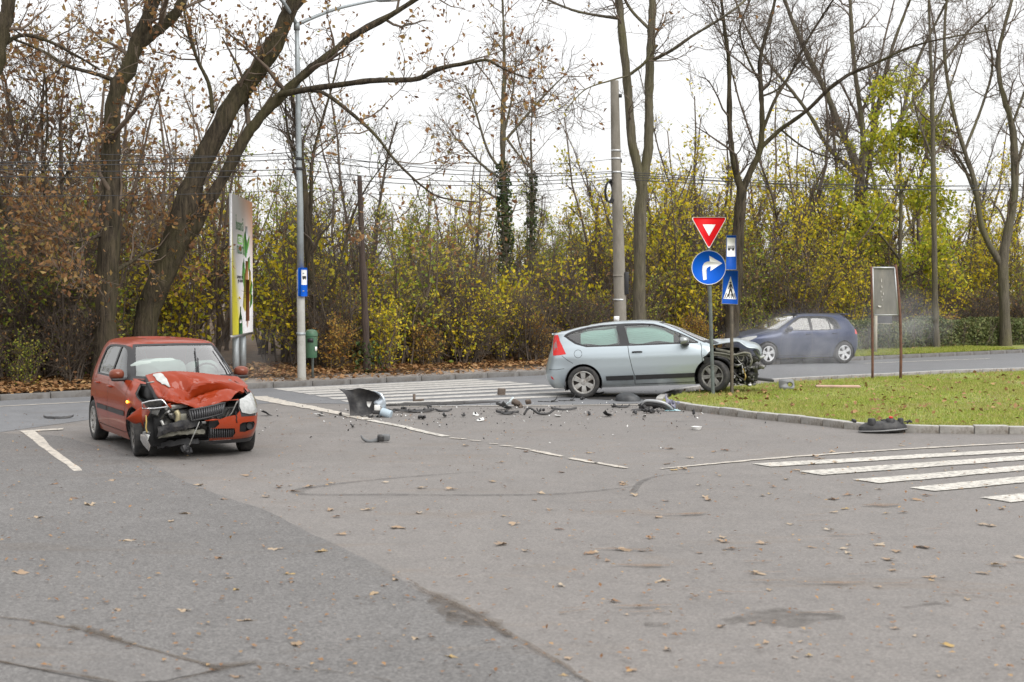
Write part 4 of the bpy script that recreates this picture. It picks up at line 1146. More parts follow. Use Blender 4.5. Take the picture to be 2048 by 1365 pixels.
cc = U(1417.5, 535.5, b[1]) - b
rr_ = 34.3 / s1
o = MB().prism(circle(0, 0, rr_), 0, .02, ((cc[0], -.004, cc[2]), (1, 0, 0), (0, 0, 1), (0, 1, 0))).build('round_plate', M_SIGN_WHITE, sg)
dd = decal('blue_field', [circle(0, 0, rr_ * .965)], 0, M_SIGN_BLUE, o); dd.location = (cc[0], -.004, cc[2])
# arrow: stem up, bend to the right, broad head (traced in sign units, 1 = radius)
k = rr_ / 34.3
AR = [(-11, -25), (-4, -24), (-4.6, -6), (-3.4, -.5), (1, 2.2), (4, 2.2), (3.2, -7), (27, 8.5), (1, 23.5), (2, 12.5), (-3, 12), (-9, 9), (-12.4, 3), (-13, -5)]
dd = decal('arrow', [[(x * k, z * k) for x, z in AR]], -.0025, M_SIGN_WHITE, o); dd.location = (cc[0], -.004, cc[2])
for z_ in (cc[2] - .12, cc[2] + .12, tz + thh * .7):
    MB().box((lean[0], .045, z_), (.12, .05, .04)).build('clamp', M_GALV, sg)

# --- second post: bus stop plate and pedestrian crossing plate
b = G(1464.5, 787.5, ISL_Z)
s1 = 2844 / b[1]
sg = thing('traffic_sign', 'blue pedestrian-crossing plate below a narrow bus-stop plate on a brown post', 'traffic sign', tuple(b))
zt = U(1462, 473, b[1])[2] - b[2]
MB().tube([(0, .05, -.2), (0, .05, 0), (-.015, .05, zt * .6), (-.03, .05, zt - .05)], .034, 12).build('post', M_BROWN_POST, sg, smooth=True)
def px_loc(x, y):
    q = U(x, y, b[1]) - b
    return (q[0], q[2])
def plate(name, quad, y, m, edge, parent, th=.015):
    Pq = [px_loc(*q) for q in quad]
    o = MB().prism(Pq[::-1], 0, th, ((0, y, 0), (1, 0, 0), (0, 0, 1), (0, 1, 0))).build(name, edge, parent)
    c = np.mean(np.array(Pq), 0)
    decal('blue_field', [[tuple(c + (np.array(p) - c) * np.array([.955, .975])) for p in Pq[::-1]]], y, m, o)
    return o
bp = plate('bus_stop_plate', [(1452.5, 470.5), (1472.5, 470.5), (1473, 540), (1451.5, 540)], -.004, M_SIGN_BLUE2, M_SIGN_BACK, sg)
decal('white_panel', [[px_loc(*q) for q in [(1453.5, 513.5), (1470.5, 513.5), (1470.5, 476), (1454, 476)]]], -.0065, M_SIGN_WHITE, bp)
# the little bus pictogram
bx = []
for q in ([(1455.5, 497.3), (1468.5, 497.3), (1468.5, 495.6), (1455.5, 495.6)], [(1456, 499), (1468, 499), (1468, 498.3), (1456, 498.3)]):
    bx.append([px_loc(*p) for p in q])
for i in range(6):
    x = 1455.6 + i * 2.5
    bx.append([px_loc(*p) for p in [(x, 498.4), (x + .6, 498.4), (x + .6, 493.2), (x, 493.2)]])
bx.append([px_loc(*p) for p in [(1455.5, 493.4), (1468.7, 493.4), (1468.7, 492.3), (1455.5, 492.3)]])
for x in (1458, 1466):
    c = px_loc(x, 499.6); bx.append(circle(c[0], c[1], .022, 10))
decal('bus_symbol', bx, -.009, M_SIGN_BLACK, bp)
cp = plate('crossing_plate', [(1446.5, 541), (1476.5, 541.5), (1476, 609.5), (1443, 608)], -.012, M_SIGN_BLUE2, M_SIGN_BACK, sg)
tri = decal('white_triangle', [[px_loc(*q) for q in [(1446.5, 598), (1472.5, 599), (1461, 553)]]], -.0145, M_SIGN_WHITE, cp)
wk = []
c = px_loc(1460.7, 566); wk.append(circle(c[0], c[1], .021, 12))
for q in ([(1458.8, 580), (1463, 580), (1462.6, 568.4), (1459.2, 568.4)], [(1455.2, 594), (1457.6, 594), (1461.4, 579), (1458.8, 579)], [(1464.2, 594), (1466.6, 594), (1463.2, 579), (1460.4, 579)],
          [(1455.6, 578), (1457, 578.6), (1460.2, 570.5), (1459, 569)], [(1465, 578.6), (1466.2, 577.8), (1463, 569), (1461.8, 570.4)],
          [(1448.2, 597), (1450.2, 597), (1453.6, 586), (1452.2, 586)], [(1452.2, 597), (1454.0, 597), (1456.6, 588), (1455.4, 588)], [(1458.4, 597), (1459.8, 597), (1460.6, 588), (1459.8, 588)],
          [(1462.0, 597), (1463.4, 597), (1462.6, 588), (1461.8, 588)], [(1466.4, 597.4), (1468.2, 597.4), (1466.4, 588), (1465.2, 588)], [(1469.6, 597.6), (1471.4, 597.6), (1468.6, 586.5), (1467.4, 586.5)]):
    wk.append([px_loc(*p) for p in q])
decal('walking_figure', wk, -.017, M_SIGN_BLACK, cp)
for z_ in (px_loc(1462, 500)[1], px_loc(1462, 575)[1]):
    MB().box((-.02, .03, z_), (.11, .05, .04)).build('clamp', M_GALV, sg)

# --- tall double-arm lamp post with a bus-stop plate
b = KP(603, .55, .11)
Yb = b[1]
lp = thing('lamp_post', 'tall pale grey lamp post with two arms forming a Y at the top', 'street lamp', tuple(b))
def lpx(x, y, dy=0):
    return U(x, y, Yb + dy) - b
tp = lpx(593.5, 50)
P = np.array([(0, 0, -.3), (0, 0, 0), tuple(lpx(602, 640)), tuple(lpx(601, 540))])
MB().tube(P, [.105, .10, .092, .088], 14).build('pole', mat('pole_base_paint', (.40, .40, .375), .7, var=.12, vscale=4, dirt=(.28, .27, .24), dscale=4), lp, smooth=True)
P = np.array([lpx(601, 541), lpx(600, 400), lpx(598, 330), lpx(597, 250), lpx(595, 130), tp])
MB().tube(P, [.082, .072, .066, .062, .055, .05], 14).build('upper_pole', M_GALV, lp, smooth=True)
MB().tube(np.array([tp + [0, 0, -.12], tp + [0, 0, .05]]), [.07, .07], 12).build('collar', M_GALV, lp, smooth=True)
for y_ in (338, 318, 668, 578):
    q = lpx(599 if y_ < 500 else 602, y_); MB().tube(np.array([q + [0, 0, -.03], q + [0, 0, .03]]), .105 if y_ > 500 else .085, 12).build('band', M_WIRE if y_ < 500 else M_GALV, lp)
a1 = spline(np.array([tp, lpx(578, 22, -.3), lpx(560, -2, -.7), lpx(530, -22, -1.4), lpx(480, -36, -2.4)]), 16)
MB().tube(a1, np.linspace(.045, .03, 16), 10).build('arm', M_GALV, lp, smooth=True)
a2 = spline(np.array([tp, lpx(625, 36, .1), lpx(670, 19, .2), lpx(720, 7, .3), lpx(752, 1, .35)]), 16)
MB().tube(a2, np.linspace(.045, .03, 16), 10).build('arm', M_GALV, lp, smooth=True)
def lamp_head(p, d):
    mb = MB(); d = np.array(d) / np.linalg.norm(d); prof = [(0, .03), (.08, .06), (.3, .09), (.55, .085), (.7, .03), (.74, .004)]
    n = 14
    mb.tube(np.array([p + d * t for t, _ in prof]), [r_ for _, r_ in prof], n)
    o = mb.build('lamp_head', M_GALV, lp, smooth=True)
    mb = MB(); mb.tube(np.array([p + d * t + [0, 0, -.03] for t in (.25, .35, .5, .62, .68)]), [.03, .07, .08, .06, .02], n)
    mb.build('lens', mat('lamp_lens', (.75, .74, .68), .25), o, smooth=True)
lamp_head(a2[-1], a2[-1] - a2[-3]); lamp_head(a1[-1], a1[-1] - a1[-3])
# bus-stop plate, turned almost edge on to the picture
c = lpx(605.5, 565)
bs = thing('bus_stop_sign', 'narrow blue bus-stop plate with white panel strapped to the lamp post', 'bus stop sign', tuple(b + c + np.array([.055, -.13, 0])), (0, 0, R(50)))
MB().prism(rrect(-.10, -.32, .10, .33, .03), 0, .09, ((0, .01, 0), (1, 0, 0), (0, 0, 1), (0, 1, 0))).build('plate', M_SIGN_BLUE, bs)
decal('white_panel', [rrect(-.08, -.06, .085, .28, .01)], .01, M_SIGN_WHITE, bs)
decal('bus_symbol', [rrect(-.05, .08, .06, .14, .015), circle(-.02, .075, .016, 10), circle(.035, .075, .016, 10)], .0075, M_SIGN_BLACK, bs)
MB().box((-.02, .06, .2), (.05, .11, .03)).build('bracket', M_GALV, bs); MB().box((-.02, .06, -.2), (.05, .11, .03)).build('bracket', M_GALV, bs)
# green litter bin on its own short post behind the lamp post
Yn = Yb + .5
b2 = G(622, 757, .1); b2 = np.array([U(623, 757, Yn)[0], Yn, .12])
z0 = U(623, 716, Yn)[2]; z1 = U(623, 659, Yn)[2]; w = 13.0 / F_PX * Yn
bn = thing('litter_bin', 'green plastic litter bin with a domed hood beside the lamp post', 'litter bin', tuple(b2))
h = z1 - z0; zz = z0 - b2[2]
MB().lathe([(.02, zz), (w * .80, zz), (w * .86, zz + .02), (w * .98, zz + h * .72), (w * .98, zz + h * .74), (w * .9, zz + h * .74)], sides=24).build('body', M_BIN, bn, smooth=35)
MB().lathe([(w * .9, zz + h * .755), (w * 1.04, zz + h * .755), (w * 1.04, zz + h * .80), (w * 1.0, zz + h * .86), (w * .85, zz + h * .94), (w * .5, zz + h * .985), (.001, zz + h)], sides=24).build('hood', M_BIN, bn, smooth=35)
MB().box((0, -w * .99, zz + h * .62), (w * .9, .02, .09)).build('opening', M_SIGN_BLACK, bn)
MB().tube([(0, w + .03, -.2), (0, w + .03, zz + h * .8)], .03, 10).build('post', M_GREY_POST, bn)
MB().box((w * .8, -w * .62, zz + h * .32), (.06, .01, .10), (0, 0, R(52))).build('sticker', M_SIGN_WHITE, bn)

# --- billboard: a tall double-sided panel on two posts seen almost edge on
YL, YR = 33.8, 37.2
fl = U(459.5, 383, YL)
bl = U(468, 668, YL); tr_ = U(500, 409, YR); br_ = U(509, 667, YR)
lft = np.array([(fl[0] + bl[0]) / 2, YL]); rgt = np.array([(tr_[0] + br_[0]) / 2, YR])
zb = (bl[2] + br_[2]) / 2; ztl = fl[2]; ztr = tr_[2]
ztop = (ztl + ztr) / 2
u2 = (rgt - lft); Wb = np.linalg.norm(u2); u2 /= Wb
ba = math.atan2(u2[1], u2[0])
bbd = thing('billboard', 'tall white and yellow advertising panel on two pale posts seen from a sharp angle', 'billboard', (lft[0], lft[1], zb), (0, 0, ba))
Hb = ztop - zb
def bill_mat():
    m, nt, b = nodes_of('printed_poster')
    t = nt.nodes.new('ShaderNodeTexCoord'); sp = nt.nodes.new('ShaderNodeSeparateXYZ'); nt.links.new(t.outputs['Generated'], sp.inputs[0])
    # printed colours: white, yellow creeping up the left border, pale orange in the top right corner
    a1_ = nt.nodes.new('ShaderNodeMath'); a1_.operation = 'MULTIPLY_ADD'; a1_.inputs[1].default_value = 1.55; nt.links.new(sp.outputs['X'], a1_.inputs[0]); nt.links.new(sp.outputs['Z'], a1_.inputs[2])
    yl = ramp(nt, a1_.outputs[0], [(.50, (1, 1, 1)), (.80, (0, 0, 0))])
    a2_ = nt.nodes.new('ShaderNodeMath'); a2_.operation = 'MULTIPLY_ADD'; a2_.inputs[1].default_value = .7; nt.links.new(sp.outputs['X'], a2_.inputs[0]); nt.links.new(sp.outputs['Z'], a2_.inputs[2])
    og = ramp(nt, a2_.outputs[0], [(1.0 / 1.0 - .0, (0, 0, 0)), (1.0, (0, 0, 0))])
    mr = nt.nodes.new('ShaderNodeMapRange'); mr.inputs['From Min'].default_value = 1.12; mr.inputs['From Max'].default_value = 1.6; nt.links.new(a2_.outputs[0], mr.inputs['Value'])
    c = mixc(nt, mr.outputs[0], (.84, .83, .86), (.80, .46, .30))
    c = mixc(nt, yl, c, (.80, .72, .06))
    nt.links.new(c, b.inputs['Base Color']); b.inputs['Roughness'].default_value = .5
    return m
MB().box((Wb / 2, .03, Hb / 2), (Wb, .06, Hb)).build('panel', M_ALU, bbd)
po = MB().prism([(0, 0), (Wb, 0), (Wb, Hb), (0, Hb)], 0, .012, ((0, 0, 0), (1, 0, 0), (0, 0, 1), (0, -1, 0))).build('poster', bill_mat(), bbd)
M_PG = mat('print_green', (.05, .22, .05), .5); M_PG2 = mat('print_light_green', (.16, .40, .08), .5); M_PB = mat('print_brown', (.14, .045, .02), .5); M_PTAN = mat('print_tan', (.42, .20, .08), .5)
M_PGB = mat('print_bottle_green', (.02, .12, .04), .4); M_PGREY = mat('print_grey', (.45, .47, .52), .5)
def bp_(*pts):
    """poster fractions (from the left, from the bottom) to panel metres"""
    return [(x * Wb, z * Hb) for x, z in pts]
Yp = -.0125
def ink(name, polys, m, lay):
    return decal(name, polys, Yp - .002 * lay, m, po, .0015)
ink('printed_leaf', [bp_((.50, .56), (.62, .68), (.60, .76), (.52, .70)), bp_((.68, .60), (.80, .66), (.84, .74), (.74, .70)), bp_((.44, .42), (.56, .32), (.62, .47), (.48, .53)), bp_((.80, .30), (.93, .40), (.98, .36), (.92, .28)),
                     bp_((.58, .60), (.72, .60), (.74, .66), (.66, .72)), bp_((.76, .46), (.86, .50), (.84, .58), (.74, .56)), bp_((.82, .18), (.96, .22), (.98, .28), (.88, .30))], M_PG2, 0)
ink('printed_leaf', [bp_((.56, .58), (.66, .56), (.72, .64), (.62, .78)), bp_((.48, .50), (.54, .44), (.58, .50), (.54, .56)), bp_((.85, .20), (.93, .22), (.93, .26))], M_PG, 1)
ink('printed_peel', [bp_((.48, .20), (.58, .16), (.72, .20), (.70, .48), (.56, .44)), bp_((.78, .22), (.90, .26), (.90, .46), (.80, .50))], mat('print_yellow', (.58, .48, .06), .5), 0)
ink('printed_stick', [bp_((.60, .40), (.76, .40), (.74, .54), (.62, .54))], M_PTAN, 2)
ink('printed_stick', [bp_((.62, .09), (.80, .09), (.80, .40), (.62, .40))], M_PB, 2)
ink('printed_ring', [circle(.70 * Wb, .085 * Hb, .045 * Hb, 20)], mat('print_pink', (.62, .42, .36), .5), 1)
ink('printed_glass', [bp_((.60, .70), (.74, .70), (.73, .80), (.62, .80))], M_PGREY, 0)
ink('printed_bottle', [bp_((.27, 0), (.46, 0), (.44, .11), (.385, .16), (.385, .2), (.345, .2), (.34, .16), (.28, .11))], M_PGB, 0)
ink('printed_bottle_label', [bp_((.31, .08), (.40, .08), (.40, .105), (.31, .105))], M_SIGN_WHITE, 1)
ink('green_box', [rrect(.24 * Wb, .655 * Hb, .48 * Wb, .725 * Hb, .06)], M_PG2, 0)
def lettering(txt, x, z, size, m, lay, width=None):
    cu = bpy.data.curves.new('lettering', 'FONT'); cu.body = txt; cu.size = size; cu.align_x = 'LEFT'; cu.extrude = .001
    cu.materials.append(m)
    o = link('lettering', cu, po)
    o.location = (x * Wb, Yp - .003 - .002 * lay, z * Hb); o.rotation_euler = (math.pi / 2, 0, 0)
    bpy.context.view_layer.update()
    sx = width * Wb / max(o.dimensions.x, .01) if width else 1
    me = bpy.data.meshes.new_from_object(o); me.name = 'lettering'
    mw = (o.location.copy(), o.rotation_euler.copy())
    bpy.data.objects.remove(o); bpy.data.curves.remove(cu)
    o = link('lettering', me, po)
    o.location, o.rotation_euler = mw; o.scale = (sx, 1, 1)
    return o
lettering('Încearcă', .16, .755, .42, M_PGB, 0, .36)
lettering('ceai', .27, .668, .30, M_SIGN_WHITE, 1, .17)
lettering('natura', .20, .585, .42, M_PGB, 0, .34)
lettering('savoarea unui', .20, .405, .15, M_SIGN_BLACK, 0, .30); lettering('gust natural', .24, .378, .15, M_SIGN_BLACK, 0, .25)
for f in (.33, .67):
    MB().tube([(f * Wb, .09, -zb - .1), (f * Wb, .09, .02)], .085, 14).build('post', M_GALV, bbd, smooth=True)
MB().box((Wb / 2, .03, -.03), (Wb, .06, .06)).build('bottom_rail', M_ALU, bbd)

# --- concrete pole with a coil of cable, junction box and overhead wires
Yc = kd(1240, .9)
b = KP(1241, .9, .1)
def cpx(x, y, dy=0):
    return U(x, y, Yc + dy) - b
pl = thing('utility_pole', 'weathered concrete utility pole rising behind the silver car roof', 'utility pole', tuple(b))
P = np.array([cpx(1242, 745), cpx(1240, 600), cpx(1236, 450), cpx(1232, 320), cpx(1229, 162)])
MB().tube(P, np.array([26, 24.5, 22, 19.5, 16.5]) / 2 / F_PX * Yc, 12).build('shaft', M_CONCRETE, pl, smooth=50)
for y_, c_ in ((318, M_ALU), (345, M_ALU), (302, M_ALU), (552, M_CONCRETE), (600, M_ALU)):
    q = cpx(1229 + (y_ - 162) * .023, y_)
    MB().tube(np.array([q + [0, 0, -.025], q + [0, 0, .025]]), (16.5 + (y_ - 162) * .0165) / 2 / F_PX * Yc + .012, 12).build('band', c_, pl)
q = cpx(1253, 567, -.05); MB().box(q, (.12, .16, .62)).build('junction_box', M_SIGN_BLACK, pl, bevel=.02)
q = cpx(1233, 638, -.2); MB().box(q, (.15, .02, .14)).build('notice', M_SIGN_WHITE, pl)
for y_ in (192, 322, 350):
    q = cpx(1240, y_); MB().box(q, (.1, .12, .09)).build('insulator_bracket', M_WIRE, pl)
c = cpx(1217, 384)
cl = thing('cable_coil', 'black coil of spare cable hanging on the concrete pole', 'cable coil', tuple(b + c))
for k in range(4):
    a = np.linspace(0, 2 * math.pi, 26)
    rx = .10 + .012 * k
    MB().tube(np.column_stack([rx * np.cos(a) + .02 * k, -.02 * k + .03 * np.sin(2 * a), (.27 + .012 * k) * np.sin(a)]), .022, 6).build('loop', M_WIRE, cl, smooth=True)
MB().tube(np.array([(0, 0, .25), (.06, 0, .3), (.16, .05, .26)]), .02, 6).build('strap', M_WIRE, cl)
WIRES = [((0, 325, -9.5), (600, 304, 0), (1232, 343)), ((-40, 330, -10), (600, 318, 0), (1232, 346)), ((-40, 338, -10), (598, 339, 0), (1233, 352)), ((-40, 352, -10), (597, 350, 0), (1233, 358)), ((-40, 392, -10), (598, 380, 0), (1234, 366)), ((-40, 300, -10), (598, 312, 0), (1232, 318))]
def sag(a, b_, s, n=18):
    t = np.linspace(0, 1, n)[:, None]
    p = a * (1 - t) + b_ * t; p[:, 2] -= (4 * s * t * (1 - t))[:, 0]
    return p
wl = ['thin overhead wire meeting the concrete pole lowest of those on its left', 'overhead wire']
for i, (a, m_, e) in enumerate(WIRES):
    pa = U(a[0], a[1], Yc - 13); pm = U(m_[0], m_[1], Yb); pe = U(e[0], e[1], Yc)
    P = np.vstack([sag(pa, pm, .05), sag(pm, pe, .22)[1:]])
    tag(MB().tube(P, .010 if i < 4 else .007, 5).build('overhead_wire', M_WIRE), 'thin black overhead wire running past the lamp post to the concrete pole', 'wire', 'overhead wires left of the concrete pole')
for i, (e, f) in enumerate([((1232, 343), (2120, 372)), ((1232, 347), (2120, 380)), ((1233, 353), (2120, 366)), ((1233, 358), (2120, 376))]):
    P = sag(U(e[0], e[1], Yc), U(f[0], f[1], Yc + 16), .18, 30)
    tag(MB().tube(P, .011, 5).build('overhead_wire', M_WIRE), 'thin black overhead wire running right from the concrete pole among the boughs', 'wire', 'overhead wires right of the concrete pole')

# --- old timber post
Yo = kd(732, 1.95)
b = KP(734, 1.95, .1)
op = thing('timber_post', 'old dark timber post with a broken top standing alone in the thicket edge', 'post', tuple(b))
P = spline(np.array([U(734, 745, Yo), U(731, 650, Yo), U(726, 540, Yo), U(722, 440, Yo), U(719, 352, Yo)]) - b, 24)
V, q = tubes(P[None], (np.linspace(17, 9.5, 24) / 2 / F_PX * Yo)[None] * (1 + .10 * np.random.RandomState(2).randn(1, 24)), 9)
MB().add(V, q, None, [list(range(23 * 9, 24 * 9))]).build('shaft', M_OLDWOOD, op)
rng = np.random.RandomState(4)
Q = np.column_stack([rng.randn(160) * .2, rng.randn(160) * .2 - .1, rng.rand(160) ** 1.5 * .8])
V, T = leaf_quads(Q, .11, rng); MB().add(V, None, T).build('ivy', M_IVY, op)

# --- empty notice board on two rusty posts, on the island
b = G(1745, 758, ISL_Z); b3 = G(1801, 757, ISL_Z)
Yn = b[1]
nbd = thing('notice_board', 'bent empty notice board with a dull grey panel between two rusty posts', 'notice board', tuple(b))
def npx(x, y, dy=0):
    return U(x, y, Yn + dy) - b
MB().tube(spline(np.array([npx(1745, 764), npx(1745, 690), npx(1744, 600), npx(1743, 533)]), 10), .030, 6).build('post', M_RUST, nbd)
MB().tube(spline(np.array([npx(1801, 762), npx(1802, 700), npx(1800, 630), npx(1796, 580), npx(1791, 530)]), 12), .034, 6).build('post', M_RUST, nbd)
qd = [npx(1745, 536), npx(1789, 536), npx(1796, 630), npx(1747, 630.5)]
A = np.array([[qd[0] * (1 - u) * (1 - v) + qd[1] * u * (1 - v) + qd[2] * u * v + qd[3] * (1 - u) * v + np.array([0, .015 * math.sin(3 * u + 2 * v), 0]) for u in np.linspace(.02, .98, 9)] for v in np.linspace(0, 1, 9)])
MB().grid(A).grid(A[:, ::-1] + [0, .03, 0]).build('panel', M_BOARD, nbd)
for a_, c_, w_ in ((0, 1, .03), (1, 2, .03), (2, 3, .02), (3, 0, .03)):
    MB().tube(np.array([qd[a_] + [0, -.01, 0], qd[c_] + [0, -.01, 0]]), w_ * .7, 4).build('frame_bar', M_ALU, nbd)
rng = np.random.RandomState(3)
mb = MB()
for x, y, w, h in ((1763, 561, 2.2, 9), (1764, 573, 2.5, 6), (1762, 583, 2, 5), (1767, 587, 2, 7), (1764, 594, 1.6, 5), (1760, 612, 8, 6), (1765, 600, 1.4, 4)):
    c = npx(x, y, -.02); ww, hh = w / F_PX * Yn / 2, h / F_PX * Yn / 2
    Pp = [(math.cos(t) * ww * (.6 + .6 * rng.rand()), math.sin(t) * hh * (.6 + .6 * rng.rand())) for t in np.linspace(0, 6.28, 9)[:-1]]
    mb.prism(Pp, 0, .003, (c, (1, 0, 0), (0, 0, 1), (0, -1, 0)))
mb.build('paper_scraps', mat('torn_paper', (.50, .48, .45), .9), nbd)
# second, lower board on a pale post behind it, by the hedge
Yq = kd(1772, .7)
b = KP(1770, .7, .12)
sb = thing('sign_board', 'small dark board on a pale wooden post behind the notice board', 'sign', tuple(b))
MB().box((U(1750.5, 680, Yq)[0] - b[0], 0, .8), (.10, .06, 2.1)).build('post', M_PALEWOOD, sb)
c = U(1768, 638, Yq) - b
MB().box(c, (.52, .05, .30)).build('board', mat('dark_board', (.055, .055, .06), .6), sb, bevel=.01)
MB().box(c + [0, -.03, -.16], (.54, .02, .02)).build('rail', M_PALEWOOD, sb)
# ================================================================== cars
def car_paint(name, col, metal=.35, rough=.34, dirt=None):
    m, nt, b = nodes_of(name)
    v = objvec(nt)
    c = col
    if dirt:
        sp = nt.nodes.new('ShaderNodeSeparateXYZ'); nt.links.new(v, sp.inputs[0])
        n_ = noise(nt, 6, 6, .7, v)
        ad = nt.nodes.new('ShaderNodeMath'); ad.operation = 'MULTIPLY_ADD'; ad.inputs[1].default_value = .35; nt.links.new(n_, ad.inputs[0]); nt.links.new(sp.outputs['Z'], ad.inputs[2])
        f = ramp(nt, ad.outputs[0], [(.33, (.65,) * 3), (.62, (.06,) * 3)])
        c = mixc(nt, f, col, dirt)
        nt.links.new(c, b.inputs['Base Color'])
    else: b.inputs['Base Color'].default_value = (*col, 1)
    b.inputs['Metallic'].default_value = metal
    b.inputs['Roughness'].default_value = rough
    b.inputs['Coat Weight'].default_value = .38
    b.inputs['Specular IOR Level'].default_value = .12
    b.inputs['Coat Roughness'].default_value = .05
    return m
M_RED = car_paint('paint_red', (.255, .028, .005), .0, .34, dirt=(.13, .06, .04))
M_SILVER = car_paint('paint_silver', (.47, .535, .575), .62, .33, dirt=(.20, .19, .175))
M_BLUE = car_paint('paint_blue', (.028, .040, .088), .35, .35, dirt=(.09, .09, .10))
M_BLACKP = mat('black_plastic', (.022, .022, .024), .55, var=.2, vscale=10)
M_DARK = mat('dark_void', (.010, .010, .011), .8)
M_INTERIOR = mat('car_interior', (.14, .14, .14), .8)
M_SEAT = mat('seat_cloth', (.07, .07, .075), .9)
M_RUBBER = mat('tyre_rubber', (.020, .020, .021), .75, var=.3, vscale=12, dirt=(.06, .055, .05), dscale=8)
M_ALLOY = mat('wheel_alloy', (.46, .455, .44), .38, .6, var=.15, vscale=8, dirt=(.16, .13, .10), dscale=9)
M_ALLOY_L = mat('wheel_alloy_bright', (.66, .67, .68), .35, .5, dirt=(.40, .40, .40), dscale=7)
M_BRAKE = mat('brake_disc', (.07, .06, .055), .6, .4)
M_CHROME = mat('chrome', (.75, .75, .76), .12, 1.0)
M_METAL = mat('bare_metal', (.30, .30, .29), .45, .7, var=.3, vscale=12, dirt=(.08, .07, .06), dscale=9)
M_RAIL = mat('primer_metal', (.20, .195, .16), .6, .2, var=.25, vscale=9, dirt=(.07, .065, .055), dscale=7)
M_ENGINE = mat('engine_black', (.018, .018, .018), .5, var=.5, vscale=16, dirt=(.09, .085, .075), dscale=14)
M_YELLOW_CABLE = mat('yellow_cable', (.36, .26, .08), .6)
M_LAMP = mat('headlamp_glass', (.34, .35, .345), .12, 0, coat=1.0, var=.25, vscale=14)
M_TAIL = mat('tail_lamp_red', (.62, .012, .010), .3, coat=.2)
M_TAILD = mat('tail_lamp_grey', (.35, .22, .22), .25, coat=1.0)
M_AIRBAG = mat('airbag_cloth', (.36, .41, .39), .85, bmp=.25, bscale=22)
M_CURTAIN = mat('curtain_airbag_cloth', (.74, .86, .82), .9, bmp=.2, bscale=25)
M_GLASS = glass_mat('car_glass', (.62, .76, .72), 1.9)
M_GLASS_B = glass_mat('grey_glass', (.40, .48, .47), .85)
M_WSCREEN = glass_mat('windscreen_glass', (.74, .84, .81), 2.5)
M_GLASS_D = glass_mat('tinted_glass', (.16, .23, .20), .8)
M_INDIC = emit_mat('lit_indicator', (1.0, .45, .03), 5.0)

